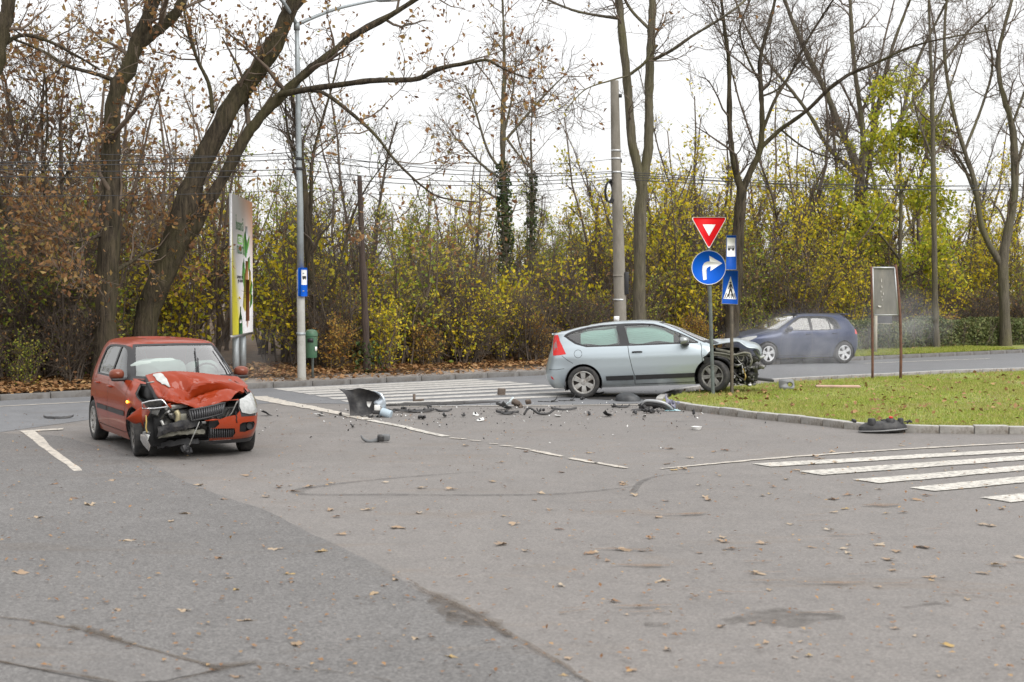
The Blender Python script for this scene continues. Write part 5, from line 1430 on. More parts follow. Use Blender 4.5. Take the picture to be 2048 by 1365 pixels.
def screen(k, fr, z0, z1, fr0=None, n=7):
    """half of a front ('F') or rear ('B') screen: centre bottom, out, up the pillar, back to the centre"""
    zs = np.linspace(z0, z1, n)
    return [(k, 0, z0 - .012)] + [(k, fr * u, z0 - .012 + .012 * u) for u in (.4, .75)] + [(k, fr, z) for z in zs] + [(k, fr * .96, z1 + .004)] + [(k, fr * u, z1 + .012 - .006 * u) for u in (.8, .4)] + [(k, 0, z1 + .012)]
class Shell:
    """a car body as a stack of horizontal plan outlines: rows of (z, front x, rear x, half width, front exponent, rear exponent)"""
    def __init__(s, rows, xm=-.2, deform=None):
        s.A = np.array(rows, float); s.xm = xm; s.deform = deform; s.nr = len(rows)
        s.vd = np.linspace(0, s.nr - 1, 1200); s.zd = s.row(s.vd)[:, 0]
    def row(s, v):
        v = np.clip(v, 0, s.nr - 1); i = np.minimum(v.astype(int), s.nr - 2); f = (v - i)[..., None]
        A = s.A; d = np.diff(A, axis=0)
        m = np.zeros_like(A); m[0] = d[0]; m[-1] = d[-1]
        a, b = d[:-1], d[1:]
        with np.errstate(divide='ignore', invalid='ignore'):
            h = np.where(a * b > 0, 2 * a * b / (a + b), 0)
        m[1:-1] = np.nan_to_num(h)
        p0, p1, m0, m1 = A[i], A[i + 1], m[i], m[i + 1]
        f2, f3 = f * f, f * f * f
        return p0 * (2 * f3 - 3 * f2 + 1) + m0 * (f3 - 2 * f2 + f) + p1 * (-2 * f3 + 3 * f2) + m1 * (f3 - f2)
    def P(s, th, v, side=1):
        th = np.asarray(th, float); v = np.asarray(v, float)
        r = s.row(v); c, sn = np.cos(th), np.sin(th)
        X = np.where(c > 0, r[..., 1] - s.xm, s.xm - r[..., 2]); n = np.where(c > 0, r[..., 4], r[..., 5])
        q = ((np.abs(c) / X) ** n + (np.abs(sn) / r[..., 3]) ** n) ** (-1 / n)
        out = np.stack([s.xm + q * c, q * sn * side, r[..., 0]], -1)
        if s.deform is not None: out = s.deform(out)
        return out
    def Nrm(s, th, v, side=1):
        e = 2e-3
        v = np.clip(v, e, s.nr - 1 - e)
        a = s.P(th + e, v, side) - s.P(th - e, v, side); b = s.P(th, v + e, side) - s.P(th, v - e, side)
        n = np.cross(a, b) * -side
        n = np.cross(a, b) * (1 if side > 0 else -1)
        return n / (np.linalg.norm(n, axis=-1, keepdims=True) + 1e-12)
    def v_of(s, z): return float(np.interp(z, s.zd, s.vd))
    def side(s, x, z):
        v = s.v_of(z); r = s.row(np.array(v))
        X = r[1] - s.xm if x > s.xm else s.xm - r[2]; n = r[4] if x > s.xm else r[5]
        u = min(abs(x - s.xm) / X, .9995)
        y = r[3] * (1 - u ** n) ** (1 / n)
        return (math.atan2(y, x - s.xm), v)
    def end(s, y, z, front=True):
        v = s.v_of(z); r = s.row(np.array(v))
        X = (r[1] - s.xm) if front else (s.xm - r[2]); n = r[4] if front else r[5]
        u = min(abs(y) / r[3], .9995)
        x = X * (1 - u ** n) ** (1 / n)
        return (math.atan2(y, x if front else -x), v)
    def pt(s, q):
        k = q[0]
        if k == 's': return s.side(q[1], q[2])
        if k == 'f': return s.end(q[1], q[2], True)
        if k == 'r': return s.end(q[1], q[2], False)
        if k in 'FB': return s.end(q[1] * float(s.row(np.array(s.v_of(q[2])))[3]), q[2], k == 'F')
        return (q[1], q[2])
    def poly(s, pts, step=.06):
        Q = [np.array(s.pt(q if isinstance(q[0], str) else ('s', *q))) * [1.3, .1] for q in pts]
        out = []
        for a, b in zip(Q, Q[1:] + Q[:1]):
            n = max(1, int(np.linalg.norm(b - a) / step))
            for k in range(n): out.append(a + (b - a) * k / n)
        return np.array(out)

def circ(cx, cz, r, a0=0, a1=360, n=36):
    return [(cx + r * math.cos(R(a)), cz + r * math.sin(R(a))) for a in np.linspace(a0, a1, n, endpoint=(a1 - a0) % 360 != 0)]
def strip(pts, w):
    """thin polygon along a polyline in (x, z)"""
    P = np.array(pts, float); T = np.gradient(P, axis=0); T /= np.linalg.norm(T, axis=1, keepdims=True) + 1e-9
    Nn = np.stack([-T[:, 1], T[:, 0]], 1) * w / 2
    return [tuple(p) for p in P + Nn] + [tuple(p) for p in (P - Nn)[::-1]]

def shell_parts(sh, feats, defs, parent, sides=(1, -1), liner_keys=None, roof=True, gridv=3):
    """cut the shell along the features and make one object per part; feats[side] = list of (key, polygon), first match wins; key None leaves a hole"""
    acc = {}
    xs = np.concatenate([np.arange(-1.9, 2.0, .055)])
    th = np.unique(np.concatenate([np.arctan2(.80, xs - sh.xm), np.linspace(0, .45, 14), np.linspace(math.pi - .5, math.pi, 14)]))
    th = th[np.concatenate([[True], np.diff(th) > .004])]; th[0], th[-1] = 0, math.pi
    vs = np.linspace(0, sh.nr - 1, (sh.nr - 1) * gridv + 1)
    GG = np.stack(np.meshgrid(th * 1.3, vs * .1, indexing='ij'), -1).reshape(-1, 2)
    border = (GG[:, 0] < 1e-9) | (GG[:, 0] > math.pi * 1.3 - 1e-9) | (GG[:, 1] < 1e-9) | (GG[:, 1] > vs[-1] * .1 - 1e-9)
    for side in sides:
        fl = [(k, sh.poly(p)) for k, p in feats[side]]
        pts = []; edges = []; near = np.zeros(len(GG), bool)
        for k, Pq in fl:
            Pq[:, 0] = np.clip(Pq[:, 0], 0, math.pi * 1.3)
            b0 = len(pts); n = len(Pq)
            pts += [tuple(p) for p in Pq]
            edges += [(b0 + i, b0 + (i + 1) % n) for i in range(n)]
            mid = (Pq + np.roll(Pq, -1, 0)) / 2
            for C in (Pq, mid):
                for j in range(0, len(GG), 4000):
                    d = np.min(((GG[j:j + 4000, None] - C[None]) ** 2).sum(-1), 1)
                    near[j:j + 4000] |= d < .0145 ** 2
        g = GG[~near | border]
        allp = [Vector(p) for p in pts] + [Vector(p) for p in g]
        V2, _, F2, _, _, _ = delaunay_2d_cdt(allp, edges, [], 0, 1e-6)
        V2 = np.array([tuple(v) for v in V2]); F2 = np.array([list(f) for f in F2 if len(f) == 3])
        Cn = V2[F2].mean(1)
        key = np.full(len(F2), -1)
        for i, (k, Pq) in enumerate(fl):
            ins = in_poly(Cn, Pq) & (key == -1)
            key[ins] = i
        tv = V2 / np.array([1.3, .1])
        V3 = sh.P(tv[:, 0], tv[:, 1], side); N3 = sh.Nrm(tv[:, 0], tv[:, 1], side)
        a = V2[F2]; ar = np.cross(a[:, 1] - a[:, 0], a[:, 2] - a[:, 0])
        ok = np.abs(ar) > 1e-9
        # orient outward
        fn = np.cross(V3[F2[:, 1]] - V3[F2[:, 0]], V3[F2[:, 2]] - V3[F2[:, 0]])
        fl_ = (fn * N3[F2].mean(1)).sum(1) < 0
        F2[fl_] = F2[fl_][:, ::-1]
        names = np.array([('body' if i < 0 else (fl[i][0] or '')) for i in key], dtype=object)
        for k in set(names):
            if k == '': continue
            f = F2[(names == k) & ok]
            if not len(f): continue
            kk = k if (k in defs and defs[k].get('join', False)) or k == 'body' else k + ('#L' if side > 0 else '#R')
            u, inv = np.unique(f, return_inverse=True)
            off = defs[k].get('off', 0) if k in defs else 0
            acc.setdefault(kk, []).append((V3[u] + N3[u] * off, N3[u], inv.reshape(-1, 3)))
            if liner_keys is None or k in liner_keys:
                acc.setdefault('liner', []).append((V3[u] - N3[u] * .03, N3[u], inv.reshape(-1, 3)))
    objs = {}
    for kk, lst in acc.items():
        k = kk.split('#')[0]
        d = defs.get(k, {})
        mb = MB(); nn = []
        for V, Nn, f in lst:
            mb.add(V, None, f); nn.append(Nn)
        if k == 'body' and roof:
            tt = np.linspace(0, math.pi, 40)
            top = np.concatenate([sh.P(tt, np.full(40, sh.nr - 1.0), 1), sh.P(tt[::-1][1:-1], np.full(38, sh.nr - 1.0), -1)])
            b0 = mb.n; m_ = len(top); c = top.mean(0) + [0, 0, .002]
            mb.add(np.vstack([top, c]), None, [[i, (i + 1) % m_, m_] for i in range(m_)])
            nn.append(np.tile([0, 0, 1.0], (m_ + 1, 1)))
            mt = mb.t[-1]
        me = mb.mesh(d.get('name', k), d.get('mat'), smooth=True)
        nn = np.concatenate(nn)
        me.normals_split_custom_set_from_vertices([tuple(n) for n in nn])
        par = parent
        o = link(d.get('name', k), me, par)
        if d.get('label'): o['label'] = d['label']
        objs[kk] = o
    for kk, o in objs.items():
        d = defs.get(kk.split('#')[0], {})
        if d.get('under'):
            p = objs.get(d['under'] + ('#' + kk.split('#')[1] if '#' in kk else ''))
            if p is not None: o.parent = p
    return objs

def wheel(parent, loc, rad, width, rim_r, style, side, alloy, steer=0.0, camber=0.0, ang=0.0):
    """side +1: outer face towards +y"""
    w = thing('wheel', None, None, loc, (camber, 0, steer), parent=parent)
    mb = MB(); hw = width / 2
    prof = [(rim_r, -hw * .92), (rim_r + .012, -hw), (rim_r + (rad - rim_r) * .55, -hw * 1.06), (rad - .018, -hw * .98), (rad - .004, -hw * .82), (rad, -hw * .5), (rad, hw * .5), (rad - .004, hw * .82), (rad - .018, hw * .98), (rim_r + (rad - rim_r) * .55, hw * 1.06), (rim_r + .012, hw), (rim_r, hw * .92), (rim_r - .015, hw * .5), (rim_r - .015, -hw * .5)]
    mb.lathe(prof, 'y', 48, closed=True)
    for gy in (-.45, 0, .45):
        pass
    mb.build('tyre', M_RUBBER, w, smooth=40)
    rm = MB(); s_ = side
    # rim barrel and lip
    rm.lathe([(rim_r - .004, s_ * hw * .90), (rim_r + .006, s_ * hw * .95), (rim_r - .012, s_ * hw * .97), (rim_r - .024, s_ * hw * .84), (rim_r - .03, -s_ * hw * .3)], 'y', 48)
    if style[0] == 'spokes':
        n, w0, w1 = style[1], style[2], style[3]
        for k in range(n):
            a = ang + 2 * math.pi * k / n
            ca, sa = math.cos(a), math.sin(a)
            def pl(r_, t, y): return (ca * r_ - sa * t, y, sa * r_ + ca * t)
            y0, y1 = s_ * hw * .72, s_ * hw * .86
            V = [pl(.045, -w0 / 2, y0), pl(.045, w0 / 2, y0), pl(rim_r - .018, w1 / 2, y1), pl(rim_r - .018, -w1 / 2, y1),
                 pl(.045, -w0 / 2, y0 - s_ * .04), pl(.045, w0 / 2, y0 - s_ * .04), pl(rim_r - .018, w1 / 2, y1 - s_ * .035), pl(rim_r - .018, -w1 / 2, y1 - s_ * .035),
                 pl(rim_r * .55, (w0 + w1) / 4.6, y0 + s_ * .012), pl(rim_r * .55, -(w0 + w1) / 4.6, y0 + s_ * .012)]
            rm.add(V, [[0, 1, 8, 9], [9, 8, 2, 3], [4, 7, 6, 5], [0, 3, 7, 4], [1, 5, 6, 2], [0, 4, 5, 1], [3, 2, 6, 7]], [[0, 9, 3], [1, 2, 8]])
    rm.lathe([(.001, s_ * hw * .80), (.03, s_ * hw * .80), (.062, s_ * hw * .74), (.068, s_ * hw * .5)], 'y', 24)
    o = rm.build('rim', alloy, w, smooth=35)
    bd = MB().lathe([(.001, s_ * hw * .28), (rim_r * .68, s_ * hw * .28), (rim_r * .68, s_ * hw * .12), (rim_r * .98, s_ * hw * .02), (rim_r * .98, -s_ * hw * .4), (.001, -s_ * hw * .4)], 'y', 32)
    bd.build('brake_disc', M_BRAKE, w, smooth=30)
    return w

def wheel_well(parent, x, z, r, y_out, side):
    mb = MB(); a = np.linspace(R(-25), R(205), 28)
    ring = lambda y, rr: np.column_stack([x + rr * np.cos(a), np.full(28, y * side), z + rr * np.sin(a)])
    A = np.stack([ring(y_out - .005, r * 1.0), ring(y_out - .05, r * 1.01), ring(y_out - .30, r * 1.01), ring(y_out - .30, r * .05)])
    mb.grid(A if side < 0 else A[:, ::-1])
    return mb.build('wheel_well', M_DARK, parent, smooth=40)

def mirror_part(parent, p, side, m, fwd=1.0, size=(.11, .20, .145)):
    """door mirror: rounded housing on a short black foot"""
    lx, ly, lz = size
    mb = MB(); n = 14; rings = []
    for u in np.linspace(-1, 1, 11):
        # section across the car axis: big at the glass side, closing towards the front
        k = (1 - abs(u) ** 2.6) ** .5 if abs(u) < 1 else .02
        rings.append(u)
    th = np.linspace(0, 2 * math.pi, 20, endpoint=False)
    A = []
    for t in (0, .02, .25, .55, .8, .95, 1.0):
        sc = {0: .86, .02: .96, .25: 1.0, .55: .93, .8: .70, .95: .38, 1.0: .03}[t]
        cy = np.sign(np.cos(th)) * np.abs(np.cos(th)) ** .75; cz = np.sign(np.sin(th)) * np.abs(np.sin(th)) ** .8
        A.append(np.column_stack([np.full(20, -lx * .5 + lx * t), side * (ly / 2 * sc * cy), lz / 2 * sc * cz + .01 * t]))
    A = np.array(A)
    A = np.concatenate([A, A[:, :1]], 1)
    mb.grid(A if side > 0 else A[:, ::-1])
    o = mb.build('mirror', m, parent, smooth=60); o.location = p
    MB().box((-lx * .5 - .001, 0, 0), (.004, ly * .8, lz * .72)).build('mirror_glass', M_CHROME, o)
    MB().box((.01, -side * ly * .05, -lz * .44), (lx * .8, ly * .82, lz * .26), taper=1.1).build('mirror_base', M_BLACKP, o, bevel=.015)
    MB().box((.01, -side * ly * .55, -lz * .42), (.06, ly * .5, .05)).build('mirror_foot', M_BLACKP, o, bevel=.01)
    return o

def handle_part(parent, sh, x, z, side, m):
    th, v = sh.side(x, z); p = sh.P(np.array([th]), np.array([v]), side)[0]; n = sh.Nrm(np.array([th]), np.array([v]), side)[0]
    P = [p + np.array([dx, 0, 0]) + n * o_ for dx, o_ in ((-.10, .0), (-.08, .024), (0, .032), (.07, .026), (.095, .0))]
    mb = MB().tube(spline(np.array(P), 10), np.array([.010, .014, .015, .015, .015, .015, .015, .015, .014, .010]), 8)
    return mb.build('door_handle', m, parent, smooth=True)

def seat_part(parent, x, y, z, m):
    mb = MB()
    mb.box((x, y, z + .10), (.50, .48, .16)); mb.box((x - .28, y, z + .42), (.14, .46, .60), (0, R(-14), 0)); mb.box((x - .38, y, z + .83), (.09, .24, .17), (0, R(-10), 0))
    return mb.build('seat', m, parent, bevel=.045)

def common_inside(parent, floor, dash_x, dash_z, w, seats, rear_x):
    MB().box(((dash_x + rear_x) / 2, 0, floor), (dash_x - rear_x, w * 1.9, .06)).build('floor_pan', M_DARK, parent)
    MB().box((dash_x - .12, 0, dash_z - .16), (.50, w * 1.8, .26)).build('dashboard', M_INTERIOR, parent, bevel=.06)
    for x, y in seats: seat_part(parent, x, y, floor + .05, M_SEAT)
    P = np.array([(dash_x - .45 + .16 * math.cos(t) * .35, .36 + .18 * math.sin(t), dash_z - .02 + .18 * math.cos(t)) for t in np.linspace(0, 2 * math.pi, 22)])
    MB().tube(P, .014, 6).build('steering_wheel', M_BLACKP, parent)

# ------------------------------------------------------------------ red hatchback with a smashed front
RED_X, RED_Y, RED_A, RED_S = -4.677, 19.392, R(-62.1), .975
rd = thing('car', 'red hatchback with its bonnet buckled and front right corner torn open', 'car', (RED_X, RED_Y, 0), (0, 0, RED_A))
rd.scale = (RED_S,) * 3
def red_local(p):
    d = np.array(p) - np.array([RED_X, RED_Y, 0]); c, s_ = math.cos(RED_A), math.sin(RED_A)
    return np.array([d[0] * c + d[1] * s_, -d[0] * s_ + d[1] * c, d[2]]) / RED_S
def RC(px, py, xc):
    """the point of the red car's own plane x = xc that the photograph shows at (px, py)"""
    o = red_local((0, 0, CAM_H)); q = red_local(np.array([0, 0, CAM_H]) + ray(px, py)) - o
    return o + q * (xc - o[0]) / q[0]
rows = [(.19, 1.93, -1.80, .77, 4.4, 4.5), (.30, 2.00, -1.89, .80, 4.7, 4.8), (.45, 2.03, -1.93, .820, 4.9, 5), (.60, 2.02, -1.94, .826, 4.9, 5), (.72, 1.96, -1.93, .822, 4.6, 5),
        (.80, 1.84, -1.915, .815, 4.4, 5), (.88, 1.56, -1.90, .805, 3.8, 5), (.955, 1.18, -1.885, .785, 4.2, 5), (1.0, 1.02, -1.875, .765, 4.6, 5.5), (1.10, .85, -1.84, .73, 5, 5.5), (1.20, .68, -1.80, .692, 5, 5.5),
        (1.30, .51, -1.755, .655, 5, 5.5), (1.38, .37, -1.71, .622, 5, 5), (1.425, .28, -1.66, .59, 5, 5), (1.458, .16, -1.58, .53, 4.5, 4.5), (1.478, -.02, -1.45, .44, 4, 4), (1.49, -.25, -1.25, .28, 3.5, 3.5)]
def red_deform(P):
    out = P.copy()
    # the right front wing is pushed back, folded and dented
    x, y, z = P[..., 0], P[..., 1], P[..., 2]
    k = np.clip((x - 1.02) / .5, 0, 1) * np.clip(-y / .3, 0, 1)
    nz = vnoise(P, 5, 9.0) * .5 + vnoise(P, 6, 19.0) * .3
    out[..., 0] -= k * .10
    out[..., 1] += k * (nz * .035 + .03)
    out[..., 2] += k * (nz * .03)
    k2 = np.clip((x - 1.55) / .3, 0, 1) * np.clip((.35 - np.abs(y - .0)) / .5, 0, 1) * np.clip((z - .5) / .2, 0, 1)
    out[..., 0] -= .04 * k2
    return out
sh = Shell(rows, -.2, red_deform)
def red_feats(side):
    f = []
    f.append((None, circ(1.2255, .30, .345)))
    f.append((None, circ(-1.2255, .30, .345)))
    # windows
    f.append(('front_window', [(.66, .995), (.52, 1.10), (.30, 1.27), (.18, 1.345), (.02, 1.378), (-.13, 1.385), (-.13, .995)]))
    f.append(('rear_window', [(-.21, .995), (-.21, 1.385), (-.60, 1.382), (-.88, 1.365), (-1.02, 1.32), (-1.08, 1.16), (-1.06, 1.05), (-1.0, .995)]))
    f.append(('window_trim', [(.87, .968), (.67, 1.08), (.51, 1.20), (.31, 1.345), (.23, 1.39), (0, 1.408), (-.60, 1.405), (-.92, 1.39), (-1.08, 1.34), (-1.13, 1.16), (-1.12, 1.03), (-1.04, .968)]))
    f.append(('windscreen', screen('F', .87, 1.025, 1.40)))
    f.append(('screen_trim', screen('F', .925, .992, 1.422)))
    f.append(('rear_screen', [('r', 0, 1.05), ('r', .5, 1.06), ('r', .46, 1.34), ('r', 0, 1.36)]))
    f.append(('tail_light', [('r', .60, .80), ('r', .60, 1.05), (-1.74, 1.05), (-1.72, .82)]))
    # door seams and rubbing strip
    for x in (.86, -.17):
        f.append(('seam', strip([(x, .29), (x + .01, .5), (x, .75), (x - .03, .965)], .011)))
    f.append(('seam', strip([(-.82, .29), (-.84, .46), (-.90, .60), (-1.02, .75), (-1.05, .965)], .011)))
    f.append(('seam', strip([(.86, .285), (.3, .28), (-.3, .28), (-.82, .285)], .011)))
    f.append(('rubbing_strip', [(.835, .50), (-.145, .50), (-.145, .565), (.835, .565)]))
    f.append(('rubbing_strip', [(-.195, .50), (-.83, .50), (-.86, .565), (-.195, .565)]))
    f.append(('front_door', [(.855, .29), (.865, .5), (.855, .75), (.825, .965), (-.165, .965), (-.165, .29)]))
    f.append(('rear_door', [(-.175, .29), (-.175, .965), (-1.045, .965), (-1.015, .75), (-.895, .60), (-.835, .46), (-.815, .29)]))
    bon_f = [('f', 0, .745), ('f', .3, .745), ('f', .48, .76), ('f', .60, .80), ('s', 1.55, .835), ('s', 1.30, .88), ('s', 1.10, .945), ('f', .66, .985), ('f', .3, .98), ('f', 0, .98)]
    f.append((None, bon_f))                                   # the bonnet is a part of its own
    if side > 0:
        f.append(('headlight', [('f', .42, .585), ('f', .395, .66), ('f', .42, .745), ('f', .56, .79), ('f', .68, .81), ('s', 1.60, .815), ('s', 1.52, .79), ('s', 1.55, .70), ('s', 1.68, .61), ('f', .68, .56), ('f', .54, .555)]))
        f.append(('light_surround', [('f', .41, .53), ('f', .385, .65), ('f', .41, .76), ('f', .57, .812), ('f', .70, .83), ('s', 1.53, .82), ('s', 1.62, .69), ('s', 1.78, .57), ('f', .66, .525)]))
        f.append((None, [('f', .39, .335), ('f', .39, .43), ('f', .43, .455), ('f', .61, .455), ('f', .635, .42), ('f', .61, .36), ('f', .47, .328)]))
        f.append((None, [('f', 0, .27), ('f', .30, .27), ('f', .335, .32), ('f', .32, .385), ('f', 0, .395)]))
        f.append((None, [('f', 0, .575), ('f', .36, .575), ('f', .41, .62), ('f', .40, .74), ('f', 0, .74)]))
        f.append((None, [('f', 0, .395), ('f', .06, .40), ('f', .12, .45), ('f', .10, .50), ('f', .22, .54), ('f', .36, .56), ('f', .36, .58), ('f', 0, .58)]))
        f.append((None, strip([(1.0, 0), (1.0, 0.0001)], .0001)) if False else ('splitter', [('f', 0, .19), ('f', .4, .19), ('f', .7, .19), ('s', 1.60, .19), ('s', 1.60, .225), ('f', .7, .245), ('f', .4, .24), ('f', 0, .235)]))
        f.append(('bumper', [('f', 0, .19), ('f', .4, .19), ('s', 1.60, .19), ('s', 1.60, .40), ('s', 1.62, .56), ('s', 1.70, .58), ('f', .6, .535), ('f', .40, .56), ('f', .39, .76), ('f', 0, .76)]))
    else:
        # wing ends in a torn point, everything in front of it is gone
        f.append((None, [('f', 0, .19), ('f', .4, .19), ('f', .7, .19), ('s', 1.54, .19), ('s', 1.57, .30), ('s', 1.60, .44), ('s', 1.66, .50), ('s', 1.74, .60), ('s', 1.60, .66), ('s', 1.40, .73), ('s', 1.22, .82), ('s', 1.05, .94), ('f', .72, .96), ('f', .5, .90), ('f', 0, .85)]))
    return f
D = {'body': dict(mat=M_RED, name='body'), 'front_window': dict(mat=M_GLASS_D, name='window', off=-.010), 'rear_window': dict(mat=M_GLASS_D, name='window', off=-.010), 'window_trim': dict(mat=M_BLACKP, name='window_trim', off=-.002),
     'windscreen': dict(mat=M_WSCREEN, name='windscreen', off=-.006, join=True), 'screen_trim': dict(mat=M_BLACKP, name='windscreen_trim', join=True, off=-.001), 'rear_screen': dict(mat=M_GLASS_D, name='rear_screen', join=True),
     'tail_light': dict(mat=M_TAIL, name='tail_light'), 'seam': dict(mat=M_DARK, name='door_gap', off=-.015), 'rubbing_strip': dict(mat=M_BLACKP, name='rubbing_strip', off=.008),
     'front_door': dict(mat=M_RED, name='door'), 'rear_door': dict(mat=M_RED, name='door'), 'headlight': dict(mat=M_LAMP, name='headlight', label='unbroken headlight on the car\'s left', off=.004), 'light_surround': dict(mat=M_BLACKP, name='headlight_surround', off=-.012, under='headlight'),
     'bumper': dict(mat=M_RED, name='bumper', label='surviving half of the front bumper'), 'splitter': dict(mat=M_BLACKP, name='bumper_lip', off=.004, under='bumper'), 'liner': dict(mat=M_INTERIOR, name='inner_lining')}
ro = shell_parts(sh, {1: red_feats(1), -1: red_feats(-1)}, D, rd, liner_keys={'body', 'front_door', 'rear_door', 'seam', 'rubbing_strip', 'window_trim'})
for s_ in (1, -1):
    dk = '#L' if s_ > 0 else '#R'
    handle_part(ro['front_door' + dk], sh, -.03, .845, s_, M_RED); handle_part(ro['rear_door' + dk], sh, -.86, .855, s_, M_RED)
    mirror_part(rd, (.60, s_ * .855, 1.035), s_, M_RED, size=(.13, .20, .15))
    wheel_well(rd, -1.2255, .30, .347, .80, s_); wheel_well(rd, 1.2255, .30, .347, .735, s_)
wheel(rd, (-1.2255, -.715, .292), .292, .185, .195, ('spokes', 7, .05, .075), -1, M_ALLOY, 0, 0, .2)
wheel(rd, (-1.2255, .715, .292), .292, .185, .195, ('spokes', 7, .05, .075), 1, M_ALLOY)
wheel(rd, (1.19, -.70, .292), .292, .185, .195, ('spokes', 7, .045, .06), -1, mat('wheel_dirty', (.17, .16, .15), .5, .4, dirt=(.06, .055, .05), dscale=9), R(-7), R(3), .1)
wheel(rd, (1.2255, .70, .292), .292, .185, .195, ('spokes', 7, .05, .075), 1, M_ALLOY, R(-7))
common_inside(rd, .30, 1.0, 1.0, .66, [(.0, .36), (.0, -.36), (-.85, .36), (-.85, -.36)], -1.7)
# underside
MB().box((-.1, 0, .22), (3.1, 1.35, .06)).build('underbody', M_DARK, rd)
# side repeater, lit
MB().box((1.02, -.822, .70), (.05, .012, .028)).build('side_repeater', M_INDIC, rd)
# the crumpled bonnet, its shape read off the photograph on planes across the car
CP = [[(291, 752, .92), (318, 746, 1.0), (350, 744, 1.04), (392, 746.5, 1.05), (432, 751, 1.03), (475, 755, .97)],
      [(297, 763, 1.12), (330, 764, 1.20), (365, 757, 1.20), (400, 761, 1.20), (443, 765, 1.18), (491, 768, 1.12)],
      [(305, 777, 1.30), (337, 781, 1.38), (368, 776, 1.30), (398, 777, 1.38), (440, 773, 1.44), (494, 775, 1.36)],
      [(312, 787, 1.47), (340, 788, 1.52), (372, 793, 1.46), (402, 783, 1.46), (442, 779, 1.50), (480, 781, 1.58)],
      [(322, 798, 1.62), (347, 797, 1.70), (378, 799, 1.60), (404, 796, 1.60), (440, 792, 1.66), (466, 792, 1.72)],
      [(332, 803, 1.70), (352, 806, 1.78), (380, 812, 1.84), (398, 818, 1.90), (428, 808, 1.86), (460, 799, 1.80)]]
CPL = np.array([[RC(*q) for q in r_] for r_ in CP])
BG = spline_grid(CPL, 56, 60)
nz = vnoise(BG, 12, 13) * .010 + np.abs(vnoise(BG, 13, 8)) * -.022 + vnoise(BG, 14, 33) * .003
damp = np.clip(np.linspace(0, 1, 56)[:, None] * 1.6 - .1, 0, 1) * np.clip(1.25 - np.linspace(0, 1, 60)[None] * .55, 0, 1)
BG[..., 2] += nz * damp
BG[..., 0] += vnoise(BG, 15, 10) * .012 * damp
# creases: sharp valleys across the panel
def crease(Gd, a, b_, w, depth, ax=2):
    a = np.array(a); b_ = np.array(b_); u = np.stack(np.meshgrid(np.linspace(0, 1, Gd.shape[0]), np.linspace(0, 1, Gd.shape[1]), indexing='ij'), -1)
    d = b_ - a; t = np.clip(((u - a) @ d) / (d @ d), 0, 1); q = a + t[..., None] * d
    r_ = np.linalg.norm(u - q, axis=-1)
    Gd[..., ax] += depth * np.maximum(0, 1 - r_ / w) * np.sin(np.pi * np.clip(t, .04, .96)) ** .5
crease(BG, (.62, .38), (.50, .98), .12, -.19); crease(BG, (.44, .34), (.32, .95), .085, .07); crease(BG, (.20, .24), (.46, .50), .11, -.10)
crease(BG, (.12, .50), (.30, .72), .05, -.02); crease(BG, (.6, .12), (.75, .55), .08, .03); crease(BG, (.86, .1), (.9, .9), .07, -.025); crease(BG, (.2, .16), (.62, .20), .07, .028)
def facets(n, m, k, amp, seed):
    """piecewise flat relief: heights at random points joined by straight folds"""
    r_ = np.random.RandomState(seed); P = np.vstack([[[0, 0], [0, 1], [1, 0], [1, 1]], r_.rand(k, 2)]); h = np.concatenate([np.zeros(4), amp * r_.randn(k)])
    V, _, Fc, _, _, _ = delaunay_2d_cdt([Vector(q) for q in P], [], [], 0, 1e-7)
    uu = np.stack(np.meshgrid(np.linspace(0, 1, n), np.linspace(0, 1, m), indexing='ij'), -1).reshape(-1, 2); out = np.zeros(len(uu)); V = np.array([tuple(v) for v in V])
    hh = np.array([h[np.argmin(((P - v) ** 2).sum(1))] for v in V])
    for t in Fc:
        a, b_, c = V[t[0]], V[t[1]], V[t[2]]
        D_ = (b_[0] - a[0]) * (c[1] - a[1]) - (c[0] - a[0]) * (b_[1] - a[1])
        l1 = ((uu[:, 0] - a[0]) * (c[1] - a[1]) - (c[0] - a[0]) * (uu[:, 1] - a[1])) / D_; l2 = ((b_[0] - a[0]) * (uu[:, 1] - a[1]) - (uu[:, 0] - a[0]) * (b_[1] - a[1])) / D_
        ins = (l1 >= -1e-6) & (l2 >= -1e-6) & (l1 + l2 <= 1 + 1e-6)
        out[ins] = (hh[t[0]] * (1 - l1 - l2) + hh[t[1]] * l1 + hh[t[2]] * l2)[ins]
    return out.reshape(n, m)
crease(BG, (.47, .36), (.34, .93), .085, .09, 0); crease(BG, (.60, .42), (.50, .95), .09, -.05, 0)      # the ridge leans forward over the valley
crease(BG, (.16, .46), (.20, .60), .03, -.035); crease(BG, (.26, .50), (.31, .66), .03, -.045); crease(BG, (.70, .30), (.86, .34), .05, -.05); crease(BG, (.78, .58), (.95, .55), .05, -.05)
crease(BG, (.30, .05), (.95, .22), .07, -.045); crease(BG, (.10, .36), (.45, .44), .06, -.05)
BG[..., 2] += facets(56, 60, 20, .034, 4) * damp + facets(56, 60, 60, .009, 6) * damp
BG[..., 0] += facets(56, 60, 26, .018, 9) * damp
mb = MB().grid(BG)
mb.build('bonnet', M_RED, rd, smooth=16).modifiers.new('thickness', 'SOLIDIFY').thickness = .012
